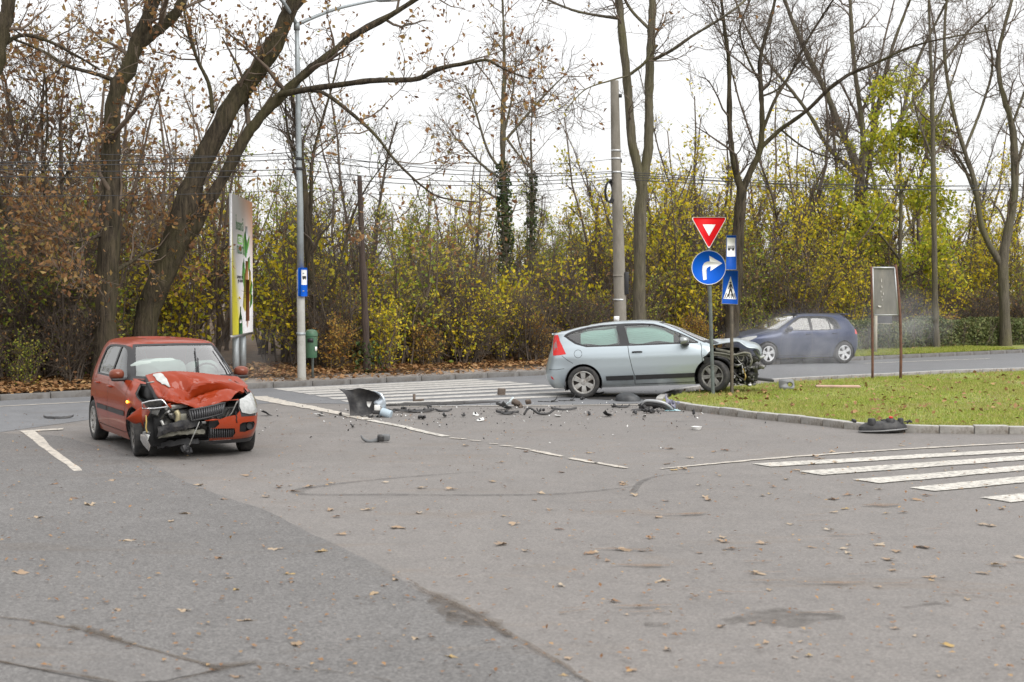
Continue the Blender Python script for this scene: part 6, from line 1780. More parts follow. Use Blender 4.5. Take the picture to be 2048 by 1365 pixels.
# sky reflection on the raised corner, painted as a pale grey patch
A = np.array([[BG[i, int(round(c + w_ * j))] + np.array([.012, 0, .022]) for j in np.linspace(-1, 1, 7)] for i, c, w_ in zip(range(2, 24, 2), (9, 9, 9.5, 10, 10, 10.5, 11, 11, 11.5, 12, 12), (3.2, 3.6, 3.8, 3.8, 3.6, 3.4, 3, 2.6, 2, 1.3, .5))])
MB().grid(A).build('painted_reflection', mat('reflection_grey', (.42, .43, .42), .5, .2, var=.2, vscale=14), rd, smooth=True)
# folded right edge of the bonnet, showing its dark underside
ed = BG[:, 0]; A = np.stack([ed + [0, 0, -.004], ed + [-.01, -.03, -.035], ed + [-.02, -.005, -.07]])
MB().grid(A).build('bonnet_edge', M_BLACKP, rd, smooth=True)
# the left wing between bonnet and headlight follows the shell; engine bay below
eb = thing('engine_bay', None, None, parent=rd)
MB().box((1.36, -.06, .44), (.60, 1.10, .36)).build('bay_void', M_DARK, eb)
rngc = np.random.RandomState(31)
MB().box((1.66, .04, .52), (.05, .80, .22), (0, R(-6), R(3))).build('radiator', M_ENGINE, eb, bevel=.01)
mb = MB()
for k in range(60):
    p = (1.50 + .25 * rngc.rand(), -.60 + .90 * rngc.rand(), .33 + .30 * rngc.rand())
    mb.box(p, tuple(.04 + .10 * rngc.rand(3)), tuple(rngc.randn(3) * .7))
tag(mb.build('crushed_parts', M_ENGINE, eb, bevel=.008), kind='stuff')
mb = MB()
for k in range(12):
    p = (1.68 + .12 * rngc.rand(), -.58 + .70 * rngc.rand(), .40 + .24 * rngc.rand())
    mb.box(p, tuple(.02 + .07 * rngc.rand(3)), tuple(rngc.randn(3) * .7))
tag(mb.build('crushed_parts', M_METAL, eb, bevel=.004), kind='stuff')
def hose(name, pts, r_, m, par):
    return MB().tube(spline(np.array(pts, float), 22), r_, 8).build(name, m, par, smooth=True)
for i in range(7):
    a = np.array([1.72, -.55 + .14 * i, .42 + .18 * rngc.rand()])
    hose('hose', [a, a + [.06, .06, .08 * rngc.randn()], a + [.02, .16, -.05 + .1 * rngc.randn()], a + [-.1, .22, .05]], .012 + .012 * rngc.rand(), M_ENGINE if i % 3 else M_METAL, eb)
def rp(x, y, xc): return RC(270 + x / 6.823, 720 + y / 6.823, xc)
MB().tube(spline(np.array([rp(560, 700, 1.78), rp(590, 760, 1.8), rp(580, 860, 1.8)]), 8), .035, 10).build('pipe', mat('oily_brass', (.32, .28, .17), .5, .4), eb, smooth=True)
MB().box(rp(640, 790, 1.80), (.03, .12, .10), (0, 0, .2)).build('bracket', M_RAIL, eb, bevel=.006)
MB().box(rp(560, 640, 1.72), (.05, .30, .06), (.1, 0, .1)).build('crossmember', M_METAL, eb, bevel=.01)
P = spline(np.array([rp(310, 985, 1.74), rp(450, 935, 1.86), rp(640, 890, 1.93), rp(860, 850, 1.97)]), 14)
nz_ = np.random.RandomState(8)
A = np.array([[q + np.array([dx, 0, dz]) + nz_.randn(3) * .006 for q in P] for dx, dz in ((-.05, .045), (0, .05), (.012, .0), (.0, -.055), (-.04, -.06))])
MB().grid(A).build('bumper_beam', mat('beam_black', (.022, .022, .026), .3, .3, var=.4, vscale=12, dirt=(.08, .075, .07), dscale=9), eb, smooth=30)
P = spline(np.array([rp(320, 1050, 1.72), rp(540, 1010, 1.85), rp(760, 990, 1.92), rp(960, 985, 1.95)]), 12)
A = np.array([[q + np.array([dx, 0, dz]) + nz_.randn(3) * .007 for q in spline(P, 16)] for dx, dz in ((-.03, .028), (.006, .02), (.004, -.02), (-.03, -.03))])
MB().grid(A).build('lower_beam', M_RAIL, eb, smooth=25)
MB().grid([[q + np.array([dx, 0, dz]) + nz_.randn(3) * .008 for q in spline(np.array([rp(300, 1180, 1.5), rp(560, 1150, 1.7), rp(860, 1120, 1.85)]), 14)] for dx, dz in ((-.15, .03), (0, .05), (.01, -.02), (-.12, -.05))]).build('undertray', M_BLACKP, eb, smooth=30)
hose('cable', [rp(880, 840, 2.0), rp(840, 940, 2.02), rp(790, 1050, 2.02), rp(740, 1170, 2.0)], .007, M_METAL, eb)
hose('cable', [rp(150, 760, 1.66), rp(155, 850, 1.68), rp(150, 930, 1.68), rp(165, 990, 1.68)], .010, M_YELLOW_CABLE, eb)
mb = MB()
for k in range(7):
    p = rp(690 + rngc.randn() * 18, 1200 + rngc.randn() * 34, 1.9); mb.box(p, tuple(.03 + .05 * rngc.rand(3)), tuple(rngc.randn(3)))
tag(mb.build('dangling_plastic', M_BLACKP, eb, bevel=.004), kind='stuff')
# grille: curved black surround with upright slats, tilted up on the car's left
gq = lambda u, v: (1 - v) * ((1 - u) * rp(745, 690, 1.98) + u * rp(1225, 585, 1.93)) + v * ((1 - u) * rp(770, 830, 2.0) + u * rp(1190, 735, 1.96)) + np.array([.05 * math.sin(math.pi * u), 0, 0])
gr = MB().tube(np.array([gq(u, 0) for u in np.linspace(0, 1, 10)] + [gq(1, .5)] + [gq(u, 1) for u in np.linspace(1, 0, 10)] + [gq(0, 0)]), .014, 6).build('grille', M_BLACKP, rd, smooth=True)
MB().grid([[gq(u, v) - np.array([.04, 0, 0]) for u in np.linspace(0, 1, 8)] for v in (0, 1)]).build('grille_back', M_DARK, gr)
M_SLAT = mat('grille_slat', (.07, .07, .075), .35, .3)
for u in np.linspace(.06, .96, 15):
    a, b_ = gq(u, .04), gq(u, .96)
    MB().tube(np.array([a, (a + b_) / 2 + [.015, 0, 0], b_]), .011, 6).build('slat', M_SLAT, gr)
# lower grille and fog lamp recess behind the bumper holes
for k in range(11):
    y = .02 + k * .029; th, v = sh.end(y, .33)
    p = sh.P(np.array([th]), np.array([v]), 1)[0] - [.025, 0, 0]
    MB().tube(np.array([p + [0, 0, -.07], p + [0, 0, .07]]), .006, 5).build('lower_slat', M_SLAT, ro['bumper#L'])
A = np.array([[sh.P(np.array([sh.end(y, z)[0]]), np.array([sh.end(y, z)[1]]), 1)[0] - [.06, 0, 0] for y in np.linspace(0, .76, 10)] for z in (.24, .36, .50)])
MB().grid(A[:, ::-1]).build('bumper_inside', M_DARK, ro['bumper#L'])
p = sh.P(np.array([sh.end(.56, .40)[0]]), np.array([sh.end(.56, .40)[1]]), 1)[0]
MB().lathe([(.001, .0), (.035, .0), (.045, .03), (.05, .03), (.05, .0)], 'x', 20, tuple(p + np.array([-.05, 0, 0]))).build('fog_lamp', M_BLACKP, ro['bumper#L'], smooth=40)
cr = [rp(1375, 710, 0), rp(1380, 760, 0), rp(1392, 800, 0), rp(1385, 850, 0)]
def on_front(px, py):
    """where the sight line through a pixel meets the front of the shell"""
    for xc in np.linspace(2.1, 1.3, 400):
        q = RC(px, py, xc); th, v = sh.end(abs(q[1]), min(max(q[2], .2), .95)); s_ = sh.P(np.array([th]), np.array([v]), 1 if q[1] > 0 else -1)[0]
        if s_[0] >= q[0]: return q + np.array([.004, 0, 0])
    return q
MB().tube(np.array([on_front(270 + x / 6.823, 720 + y / 6.823) for x, y in ((1378, 705), (1374, 745), (1388, 785), (1382, 815), (1392, 860))]), .007, 5).build('bumper_crack', M_DARK, ro['bumper#L'])
# empty headlight frame hanging at the torn corner, reflector dangling by the wheel
fr = [rp(x, y, xc) for x, y, xc in ((105, 655, 1.60), (100, 590, 1.60), (200, 565, 1.68), (360, 545, 1.74), (385, 560, 1.75), (440, 625, 1.76), (430, 645, 1.76), (260, 665, 1.68), (105, 668, 1.60))]
MB().tube(np.array(fr + fr[:1]), .010, 6).build('headlight_frame', M_CHROME, rd, smooth=True)
q = [rp(x, y, 1.60 + dx) for x, y, dx in ((130, 590, 0), (300, 560, .08), (400, 600, .1), (380, 640, .1), (160, 650, 0))]
MB().add([p - np.array([.05, 0, 0]) for p in q], None, None, [list(range(5))]).build('headlight_bowl', M_ENGINE, rd)
rf = [rp(x, y, xc) for x, y, xc in ((75, 1020, 1.60), (120, 1000, 1.66), (200, 1025, 1.66), (175, 1100, 1.68), (212, 1170, 1.66), (190, 1250, 1.62), (110, 1160, 1.60), (72, 1090, 1.58))]
c = np.mean(rf, 0) + np.array([.045, 0, 0])
MB().add(np.vstack([rf, c]), None, [[i, (i + 1) % 8, 8] for i in range(8)]).build('dangling_reflector', M_CHROME, rd)
MB().tube(np.array([rp(110, 1000, 1.62), rp(160, 985, 1.64), rp(205, 1005, 1.64)]), .02, 6).build('lamp_socket', M_METAL, rd)
# torn wing flap in front of the wheel, bits of red skin
wf = np.array([[rp(-110, 800, 1.50), rp(-20, 720, 1.58), rp(90, 640, 1.66)], [rp(-110, 812, 1.50), rp(0, 780, 1.60), rp(95, 760, 1.67)], [rp(-20, 865, 1.52), rp(30, 870, 1.58), rp(88, 850, 1.64)]])
mb = MB().grid(spline_grid(wf, 10, 10)); o = mb.build('torn_wing', M_RED, rd, smooth=30); o.modifiers.new('thickness', 'SOLIDIFY').thickness = .006
wf = np.array([[rp(430, 610, 1.74), rp(480, 590, 1.76)], [rp(440, 690, 1.74), rp(505, 650, 1.77)]])
o = MB().grid(spline_grid(wf, 5, 5)).build('torn_skin', M_RED, rd); o.modifiers.new('thickness', 'SOLIDIFY').thickness = .006
MB().tube(np.array([rp(955, 832, 2.02), rp(1060, 822, 2.03), rp(1160, 815, 2.02)]), [.006, .014, .006], 6).build('torn_skin', M_RED, rd)
MB().tube(np.array([rp(160, 320, 1.25), rp(260, 300, 1.3)]), .012, 6).build('washer_pipe', M_METAL, rd)
# wipers left standing across the glass
def on_screen(px, py):
    for xc in np.linspace(1.3, -.2, 500):
        q = RC(px, py, xc)
        if q[2] > 1.50: continue
        th, v = sh.end(min(abs(q[1]), .62), min(max(q[2], .96), 1.45)); s_ = sh.P(np.array([th]), np.array([v]), 1 if q[1] > 0 else -1)[0]
        if s_[0] >= q[0]: return q + np.array([.018, 0, .012])
    return q
for A_ in ([(389, 699), (391, 720), (393, 748)], [(427, 699), (440, 718), (460, 751)]):
    P = np.array([on_screen(*a) for a in A_])
    w_ = MB().tube(spline(P, 8), .008, 5).build('wiper', M_BLACKP, rd)
    MB().tube(P[1:] + [.012, .02, .01], .011, 5).build('wiper_arm', M_BLACKP, w_)
# inflated airbag behind the windscreen
th = np.linspace(0, math.pi, 14); ph = np.linspace(0, 2 * math.pi, 25)
T_, Ph = np.meshgrid(th, ph, indexing='ij')
sp_ = lambda a, e: np.sign(a) * np.abs(a) ** e
A = np.stack([.16 * sp_(np.cos(T_), .8), .38 * sp_(np.sin(T_), .5) * sp_(np.cos(Ph), .6), .17 * sp_(np.sin(T_), .5) * sp_(np.sin(Ph), .7)], -1)
A += vnoise(A, 3, 14)[..., None] * .018
MB().grid(A).build('airbag', M_AIRBAG, rd, smooth=True).location = (.52, -.30, 1.07)
A2 = A * np.array([1, .62, .9])
MB().grid(A2).build('airbag', M_AIRBAG, rd, smooth=True).location = (.38, .36, 1.04)

# ------------------------------------------------------------------ silver three-door coupe run up on the island
SV_A = R(-6.4)
sv = thing('car', 'silver three-door coupe with a crushed nose stopped against the sign posts', 'car', (2.821, 28.824, .058), (0, R(-2.6), SV_A))
Rs = Euler((0, R(-2.6), SV_A)).to_matrix(); Rs_np = np.array(Rs)
def SC(px, py, yc):
    """the point of the silver car's own plane y = yc that the photograph shows at (px, py)"""
    o = Rs_np.T @ (np.array([0, 0, CAM_H]) - np.array([2.821, 28.824, .058])); q = Rs_np.T @ ray(px, py)
    return o + q * (yc - o[1]) / q[1]
rows = [(.20, 2.05, -1.97, .80, 3.5, 4), (.33, 2.12, -2.07, .845, 3.6, 4), (.48, 2.15, -2.11, .875, 3.6, 4), (.62, 2.13, -2.09, .885, 3.8, 4), (.75, 2.05, -2.05, .885, 4, 4.2), (.85, 1.85, -2.02, .872, 4, 4.5),
        (.93, 1.60, -1.99, .852, 4.2, 4.5), (1.0, 1.36, -1.965, .828, 4.4, 4.5), (1.06, 1.20, -1.95, .795, 4.6, 4.5), (1.14, 1.02, -1.935, .755, 4.6, 4.5), (1.22, .85, -1.92, .715, 4.6, 4.2), (1.275, .74, -1.90, .688, 4.6, 4),
        (1.33, .62, -1.74, .658, 4.4, 3.6), (1.385, .48, -1.50, .622, 4.2, 3.4), (1.43, .33, -1.22, .575, 4, 3.2), (1.462, .16, -.95, .50, 3.8, 3), (1.48, 0, -.72, .40, 3.4, 3), (1.488, -.12, -.5, .26, 3, 3)]
sh = Shell(rows, -.2)
def silver_feats(side):
    f = []
    f.append((None, circ(1.25, .33, .375)))
    f.append((None, circ(-1.304, .316, .365)))
    f.append(('quarter_window', [(-1.62, 1.235), (-1.48, 1.31), (-1.2, 1.375), (-.90, 1.408), (-.62, 1.42), (-.58, 1.22), (-.555, 1.035), (-1.20, 1.04), (-1.40, 1.10)]))
    f.append(('door_window', [(-.46, 1.405), (-.1, 1.408), (.10, 1.395), (.35, 1.33), (.62, 1.215), (.60, 1.03), (-.36, 1.03)]))
    f.append(('corner_window', [(.65, 1.205), (.80, 1.13), (.93, 1.055), (.93, 1.025), (.63, 1.028)]))
    f.append(('window_trim', [(-1.68, 1.235), (-1.50, 1.338), (-1.2, 1.402), (-.90, 1.433), (-.45, 1.445), (-.1, 1.435), (.12, 1.415), (.33, 1.35), (.61, 1.222), (.80, 1.122), (.98, 1.03), (.98, 1.0), (-.3, 1.0), (-1.22, 1.008), (-1.45, 1.08)]))
    f.append(('windscreen', screen('F', .84, 1.045, 1.415)))
    f.append(('screen_trim', screen('F', .875, 1.0, 1.43)))
    f.append(('rear_screen', [('r', 0, 1.33), ('r', .42, 1.33), ('r', .33, 1.43), ('r', 0, 1.44)]))
    f.append(('tail_light', [(-1.885, 1.262), (-1.80, 1.268), (-1.71, 1.06), (-1.63, .885), (-1.78, .868), (-1.90, .862), (-1.90, 1.06)]))
    f.append(('rear_reflector', [('r', .62, .40), ('r', .62, .46), (-1.93, .43), (-1.90, .375)]))
    f.append(('seam', strip([(-.40, 1.0), (-.38, .80), (-.33, .55), (-.29, .40), (-.29, .24)], .011)))
    f.append(('seam', strip([(1.02, 1.0), (1.03, .8), (1.03, .5), (1.01, .24)], .011)))
    f.append(('seam', strip([(-.29, .242), (.3, .238), (1.01, .242)], .009)))
    f.append(('seam', strip([(-1.72, .86), (-1.60, .76), (-1.50, .70)], .009)))
    f.append(('seam', strip([('x', 0)] and [(-2.0, .585), (-1.85, .58), (-1.68, .60)], .008)))
    f.append(('fuel_gap', strip(circ(-1.39, .885, .078, 0, 351, 28), .008)))
    f.append(('rubbing_strip', [(-.85, .335), (-.31, .335), (-.31, .42), (-.86, .42)]))
    f.append(('rubbing_strip', [(-.265, .335), (.94, .335), (.95, .42), (-.28, .42)]))
    f.append(('sill', [(-.93, .20), (1.03, .20), (1.03, .235), (-.93, .24)]))
    f.append(('door', [(-.285, .245), (-.285, .40), (-.325, .55), (-.375, .80), (-.395, 1.0), (1.015, 1.0), (1.025, .8), (1.025, .5), (1.005, .245)]))
    # the nose is gone: wing torn off just ahead of the door
    f.append((None, [('f', 0, .20), ('f', .6, .20), ('s', 1.06, .20), ('s', 1.08, .45), ('s', 1.10, .62), ('s', 1.06, .72), ('s', 1.13, .76), ('s', 1.20, .84), ('s', 1.21, .97), ('f', .70, 1.0), ('f', .4, .985), ('f', 0, .985)]))
    return f
D = {'body': dict(mat=M_SILVER, name='body'), 'quarter_window': dict(mat=M_GLASS, name='window', off=-.008), 'door_window': dict(mat=M_GLASS, name='window', off=-.008), 'corner_window': dict(mat=M_GLASS, name='window', off=-.008),
     'window_trim': dict(mat=M_BLACKP, name='window_trim', off=-.001), 'windscreen': dict(mat=M_WSCREEN, name='windscreen', off=-.005, join=True), 'screen_trim': dict(mat=M_BLACKP, name='windscreen_trim', join=True), 'rear_screen': dict(mat=M_GLASS_D, name='rear_screen', join=True),
     'tail_light': dict(mat=M_TAIL, name='tail_light', off=.004), 'rear_reflector': dict(mat=M_TAIL, name='rear_reflector'), 'seam': dict(mat=M_DARK, name='door_gap', off=-.012), 'fuel_gap': dict(mat=M_DARK, name='fuel_flap', off=-.006),
     'rubbing_strip': dict(mat=M_BLACKP, name='rubbing_strip', off=.012), 'sill': dict(mat=M_SILVER, name='sill', off=.006), 'door': dict(mat=M_SILVER, name='door'), 'liner': dict(mat=M_INTERIOR, name='inner_lining')}
so_ = shell_parts(sh, {1: silver_feats(1), -1: silver_feats(-1)}, D, sv, liner_keys={'body', 'door', 'seam', 'rubbing_strip', 'window_trim'})
for s_ in (1, -1):
    dk = '#L' if s_ > 0 else '#R'
    handle_part(so_['door' + dk], sh, -.22, .875, s_, M_BLACKP)
    mirror_part(sv, (.72, s_ * .93, 1.06), s_, M_SILVER, size=(.17, .20, .16))
    wheel_well(sv, -1.304, .316, .367, .86, s_)
    wheel_well(sv, 1.25, .33, .377, .80, s_)
    # grey lens in the middle of the tall red tail lamp
    a = [sh.P(np.array([sh.side(x, z)[0]]), np.array([sh.side(x, z)[1]]), s_)[0] for x, z in ((-1.88, .97), (-1.88, 1.17), (-1.835, 1.17), (-1.80, .97))]
    MB().add([p + np.array([0, s_ * .008, 0]) for p in a], [[0, 1, 2, 3]] if s_ < 0 else [[3, 2, 1, 0]]).build('reversing_lens', M_TAILD, so_['tail_light' + dk])
    # curtain airbag hanging inside the side glass: soft horizontal pleats
    for x0, x1, zt, zb_ in ((-1.34, -.60, 1.35, 1.05), (-.42, .50, 1.37, 1.05)):
        A = []
        for z_ in np.linspace(1.0, 0, 26):
            rowp = []
            for x_ in np.linspace(x0, x1, 22):
                zz = zb_ + .02 * math.sin(9 * x_) + (zt - .20 * max(0, (-x_ - .95)) - .45 * max(0, x_ - .10) - zb_) * z_
                th_, v_ = sh.side(x_, zz); p = sh.P(np.array([th_]), np.array([v_]), s_)[0]
                rowp.append(p + np.array([0, -s_ * (.10 + .012 * abs(math.sin(z_ * 24 + .4 * math.sin(x_ * 5)))), 0]))
            A.append(rowp)
        A = np.array(A)
        MB().grid(A if s_ > 0 else A[:, ::-1]).build('curtain_airbag', M_CURTAIN, sv, smooth=True)
wheel(sv, (-1.304, -.785, .316), .316, .205, .222, ('spokes', 6, .07, .105), -1, M_ALLOY, 0, 0, .55)
wheel(sv, (-1.304, .785, .316), .316, .205, .222, ('spokes', 6, .07, .105), 1, M_ALLOY)
wheel(sv, (1.26, -.80, .335), .316, .205, .222, ('spokes', 6, .06, .085), -1, mat('wheel_alloy_dirty', (.24, .235, .22), .5, .4, dirt=(.06, .055, .05), dscale=8), R(-22), R(-4), .1)
wheel(sv, (1.30, .78, .316), .316, .205, .222, ('spokes', 6, .07, .105), 1, M_ALLOY, R(-22))
MB().box((-.62, -.80, .27), (.018, .16, .20)).build('mud_flap', M_BLACKP, sv) if False else None
MB().box((-1.665, -.80, .26), (.02, .15, .19)).build('mud_flap', M_BLACKP, sv)
common_inside(sv, .30, 1.15, 1.02, .70, [(.05, .36), (.05, -.36), (-.85, .36), (-.85, -.36)], -1.75)
MB().box((-.35, 0, .22), (2.7, 1.4, .06)).build('underbody', M_DARK, sv)
MB().tube(np.array([(-1.90, -.52, 1.278), (-1.955, 0, 1.282), (-1.90, .52, 1.278)]), .013, 8).build('spoiler_lip', M_SILVER, sv, smooth=True)
# bonnet buckled into a steep fold: near and far edges
def sp2(x, y, yc): return SC(1400 + x / 9.753, 650 + y / 9.753, yc)
near = np.array([sp2(250, 400, -.66), sp2(340, 388, -.66), sp2(460, 374, -.68), sp2(590, 352, -.70), sp2(700, 336, -.71), sp2(770, 352, -.72), sp2(840, 392, -.72), sp2(920, 436, -.71), sp2(1000, 458, -.69), sp2(1080, 466, -.66), sp2(1140, 500, -.62), sp2(1165, 560, -.58), sp2(1180, 610, -.55)])
farx = near[:, 0] + np.linspace(0, .10, 13)
farz = np.array([1.0, .995, 1.0, 1.0, .995, .985, .96, .945, .92, .885, .84, .80, .74])
far_ = np.column_stack([farx, np.full(13, .62), farz])
mid1 = near * .72 + far_ * .28; mid1[:, 2] += np.array([.02, .02, .03, .03, .03, .045, .07, .085, .075, .05, .045, .03, .01]) * .8
mid2 = near * .35 + far_ * .65; mid2[:, 2] += .03
Bn = spline_grid(np.stack([near, mid1, mid2, far_], 1), 60, 30)
Bn[..., 2] += vnoise(Bn, 22, 11) * .010; Bn[..., 0] += vnoise(Bn, 23, 9) * .010
o = MB().grid(Bn).build('bonnet', M_SILVER, sv, smooth=35); o.modifiers.new('thickness', 'SOLIDIFY').thickness = .014
eb = thing('engine_bay', None, None, parent=sv)
MB().box((1.55, .12, .62), (.50, 1.0, .44)).build('bay_void', M_DARK, eb)
A = [[sp2(x, y, -.60 - .1 * k) for x, y in ((265, 520), (340, 535), (420, 560), (500, 565), (560, 600), (600, 680))] for k in (0, 1)]
B_ = [[sp2(x, y, -.60 - .1 * k) for x, y in ((265, 610), (340, 610), (420, 620), (500, 650), (560, 670), (590, 700))] for k in (0, 1)]
MB().grid([A[1], B_[1]]).grid([A[0], A[1]]).build('inner_wing', M_RAIL, eb)
MB().box(sp2(480, 510, -.64), (.36, .06, .05), (0, R(14), 0)).build('bracket', M_RAIL, eb, bevel=.008)
P = spline(np.array([sp2(250, 545, -.7), sp2(420, 560, -.7), sp2(590, 590, -.72), sp2(720, 580, -.72), sp2(850, 545, -.70), sp2(970, 570, -.66), sp2(985, 680, -.62)]), 26)
MB().tube(P, .022, 8).build('chassis_rail', M_RAIL, eb, smooth=True)
P = spline(np.array([sp2(330, 640, -.72), sp2(480, 670, -.73), sp2(560, 740, -.74), sp2(600, 850, -.74)]), 14)
MB().tube(P, .03, 6).build('wheel_arch_liner', M_BLACKP, eb, smooth=True)
rngc = np.random.RandomState(41)
mb = MB()
for k in range(60):
    x, y = rngc.uniform(650, 1120), rngc.uniform(600, 1130)
    if y > 900 and x > 1080: continue
    mb.box(sp2(x, y, rngc.uniform(-.62, .2)), tuple(.04 + .12 * rngc.rand(3)), tuple(rngc.randn(3) * .8))
tag(mb.build('crushed_parts', M_ENGINE, eb, bevel=.006), kind='stuff')
mb = MB()
for k in range(26):
    x, y = rngc.uniform(650, 1080), rngc.uniform(610, 1180)
    mb.box(sp2(x, y, rngc.uniform(-.70, -.5)), tuple(.015 + .05 * rngc.rand(3)), tuple(rngc.randn(3) * .8))
tag(mb.build('crushed_parts', M_METAL, eb, bevel=.003), kind='stuff')
for pts, r_, m_ in (([(720, 600), (770, 690), (830, 690), (850, 590)], .012, M_RAIL), ([(700, 640), (760, 720), (820, 800), (840, 960)], .014, M_METAL), ([(650, 560), (760, 600), (900, 590), (990, 640)], .014, M_RAIL),
                    ([(640, 900), (720, 1000), (800, 1040), (880, 1100)], .016, M_ENGINE), ([(900, 620), (930, 720), (900, 820), (960, 900)], .018, M_ENGINE), ([(980, 600), (1010, 700), (980, 800)], .02, M_RAIL),
                    ([(840, 860), (870, 940), (890, 1010), (870, 1080)], .014, M_YELLOW_CABLE), ([(660, 760), (740, 790), (820, 760)], .012, M_METAL)):
    hose('hose', [sp2(x, y, -.68 + .04 * math.sin(x)) for x, y in pts], r_, m_, eb)
P = spline(np.array([sp2(870, 840, -.55), sp2(1000, 850, -.5), sp2(1140, 830, -.42), sp2(1290, 800, -.3)]), 10)
MB().tube(P, [.05] * 7 + [.04, .03, .01], 8).build('bumper_beam', M_ENGINE, eb, smooth=True)
MB().box(sp2(1010, 920, -.2), (.22, .5, .34), (0, .1, 0)).build('radiator', M_ENGINE, eb, bevel=.02)
MB().box(sp2(1240, 1065, -.2), (.36, .40, .05), (0, R(8), R(4))).build('undertray', M_BLACKP, eb, bevel=.006)
MB().box(sp2(1200, 815, -.45), (.12, .10, .07), (.2, .3, 0)).build('crash_box', M_METAL, eb, bevel=.01)
MB().tube(np.array([sp2(1060, 500, -.45), sp2(1100, 560, -.4), sp2(1170, 640, -.35), sp2(1250, 610, -.3)]), .03, 8).build('headlight_shell', M_LAMP, eb, smooth=True)
MB().grid(spline_grid(np.array([[sp2(45, 590, -.86), sp2(130, 620, -.86), sp2(210, 650, -.86)], [sp2(60, 690, -.85), sp2(110, 720, -.85), sp2(165, 740, -.85)], [sp2(70, 740, -.84), sp2(100, 765, -.84), sp2(125, 770, -.84)]]), 6, 6)[:, ::-1]).build('torn_liner', M_BLACKP, eb)
MB().tube(np.array([sp2(655, 780, -.66), sp2(720, 800, -.68), sp2(790, 780, -.66)]), .03, 8).build('strut', M_METAL, eb, smooth=True)
MB().lathe([(.001, .04), (.10, .04), (.11, .02), (.11, -.04), (.001, -.04)], 'y', 24, tuple(sp2(800, 620, -.60))).build('pulley', M_ENGINE, eb, smooth=40)
# clip of the side window moulding left on the roof edge
q = SC(1299, 651, -.58)
MB().tube(np.array([q + [-.02, 0, -.02], q + [.02, -.02, .0], q + [-.01, -.03, .03]]), .010, 5).build('broken_clip', M_BLACKP, sv)

# ------------------------------------------------------------------ dark blue hatchback in the far lane
BL_A = R(200)
bl_ = thing('car', 'undamaged dark blue five-door hatchback standing in the far lane behind the smoke', 'car', (8.40, 42.7, 0), (0, 0, BL_A))
bl_.scale = (.98, .98, 1.03)
rows = [(.20, 2.10, -1.95, .80, 3.4, 4), (.32, 2.17, -2.02, .85, 3.6, 4), (.48, 2.20, -2.055, .882, 3.8, 4.2), (.62, 2.18, -2.045, .895, 4, 4.4), (.74, 2.12, -2.03, .895, 4, 4.6), (.83, 1.92, -2.01, .885, 4, 4.8), (.91, 1.50, -1.99, .868, 4.2, 4.8),
        (.975, 1.18, -1.965, .845, 4.5, 4.8), (1.06, .98, -1.90, .808, 4.8, 5), (1.16, .75, -1.82, .762, 4.8, 5), (1.26, .53, -1.74, .712, 4.8, 5), (1.34, .34, -1.66, .668, 4.6, 4.6), (1.39, .20, -1.60, .62, 4.4, 4.4), (1.425, .02, -1.52, .54, 4, 4), (1.445, -.2, -1.38, .42, 3.6, 3.6), (1.452, -.45, -1.15, .25, 3, 3)]
sh = Shell(rows, -.2)
def blue_feats(side):
    f = [(None, circ(1.318, .316, .36)), (None, circ(-1.318, .316, .36))]
    f.append(('front_window', [(.66, 1.0), (.48, 1.13), (.22, 1.29), (.02, 1.345), (-.14, 1.355), (-.14, .985)]))
    f.append(('rear_window', [(-.23, .985), (-.23, 1.355), (-.6, 1.352), (-.80, 1.34), (-.84, 1.0)]))
    f.append(('quarter_window', [(-.875, 1.0), (-.84, 1.335), (-1.0, 1.305), (-1.10, 1.22), (-1.17, 1.03)]))
    f.append(('window_trim', [(.78, .965), (.50, 1.165), (.24, 1.325), (.02, 1.375), (-.6, 1.382), (-.86, 1.365), (-1.04, 1.33), (-1.15, 1.23), (-1.24, 1.01), (-.8, .97)]))
    f.append(('windscreen', screen('F', .86, 1.01, 1.385)))
    f.append(('screen_trim', screen('F', .89, .975, 1.40)))
    f.append(('rear_screen', [('r', 0, 1.04), ('r', .55, 1.05), ('r', .48, 1.33), ('r', 0, 1.35)]))
    f.append(('tail_light', [('r', .55, .82), ('r', .55, .98), (-1.80, .99), (-1.76, .86)]))
    f.append(('headlight', [('f', .50, .66), ('f', .48, .75), ('f', .62, .80), (1.62, .83), (1.66, .78), (1.86, .69)]))
    f.append(('grille', [('f', 0, .67), ('f', .48, .67), ('f', .47, .735), ('f', 0, .735)]))
    f.append(('lower_intake', [('f', 0, .30), ('f', .5, .30), ('f', .70, .33), ('f', .70, .46), ('f', .4, .48), ('f', 0, .48)]))
    for P_ in ([(.90, .27), (.90, .6), (.86, .80), (.78, .965)], [(-.18, .27), (-.18, .6), (-.19, .97)], [(-.86, .27), (-.90, .45), (-1.02, .60), (-1.10, .75), (-1.12, .96)]):
        f.append(('seam', strip(P_, .011)))
    f.append(('seam', strip([(.90, .268), (0, .262), (-.86, .268)], .010)))
    f.append(('seam', strip([('q', 0)] and [(1.60, .86), (1.35, .905), (1.10, .955)], .008)))
    f.append(('sill', [(-.92, .20), (.94, .20), (.94, .255), (-.92, .255)]))
    f.append(('front_door', [(.895, .272), (.895, .6), (.855, .80), (.775, .965), (-.185, .97), (-.175, .272)]))
    f.append(('rear_door', [(-.185, .272), (-.195, .97), (-1.115, .96), (-1.095, .75), (-1.015, .60), (-.895, .45), (-.855, .272)]))
    return f
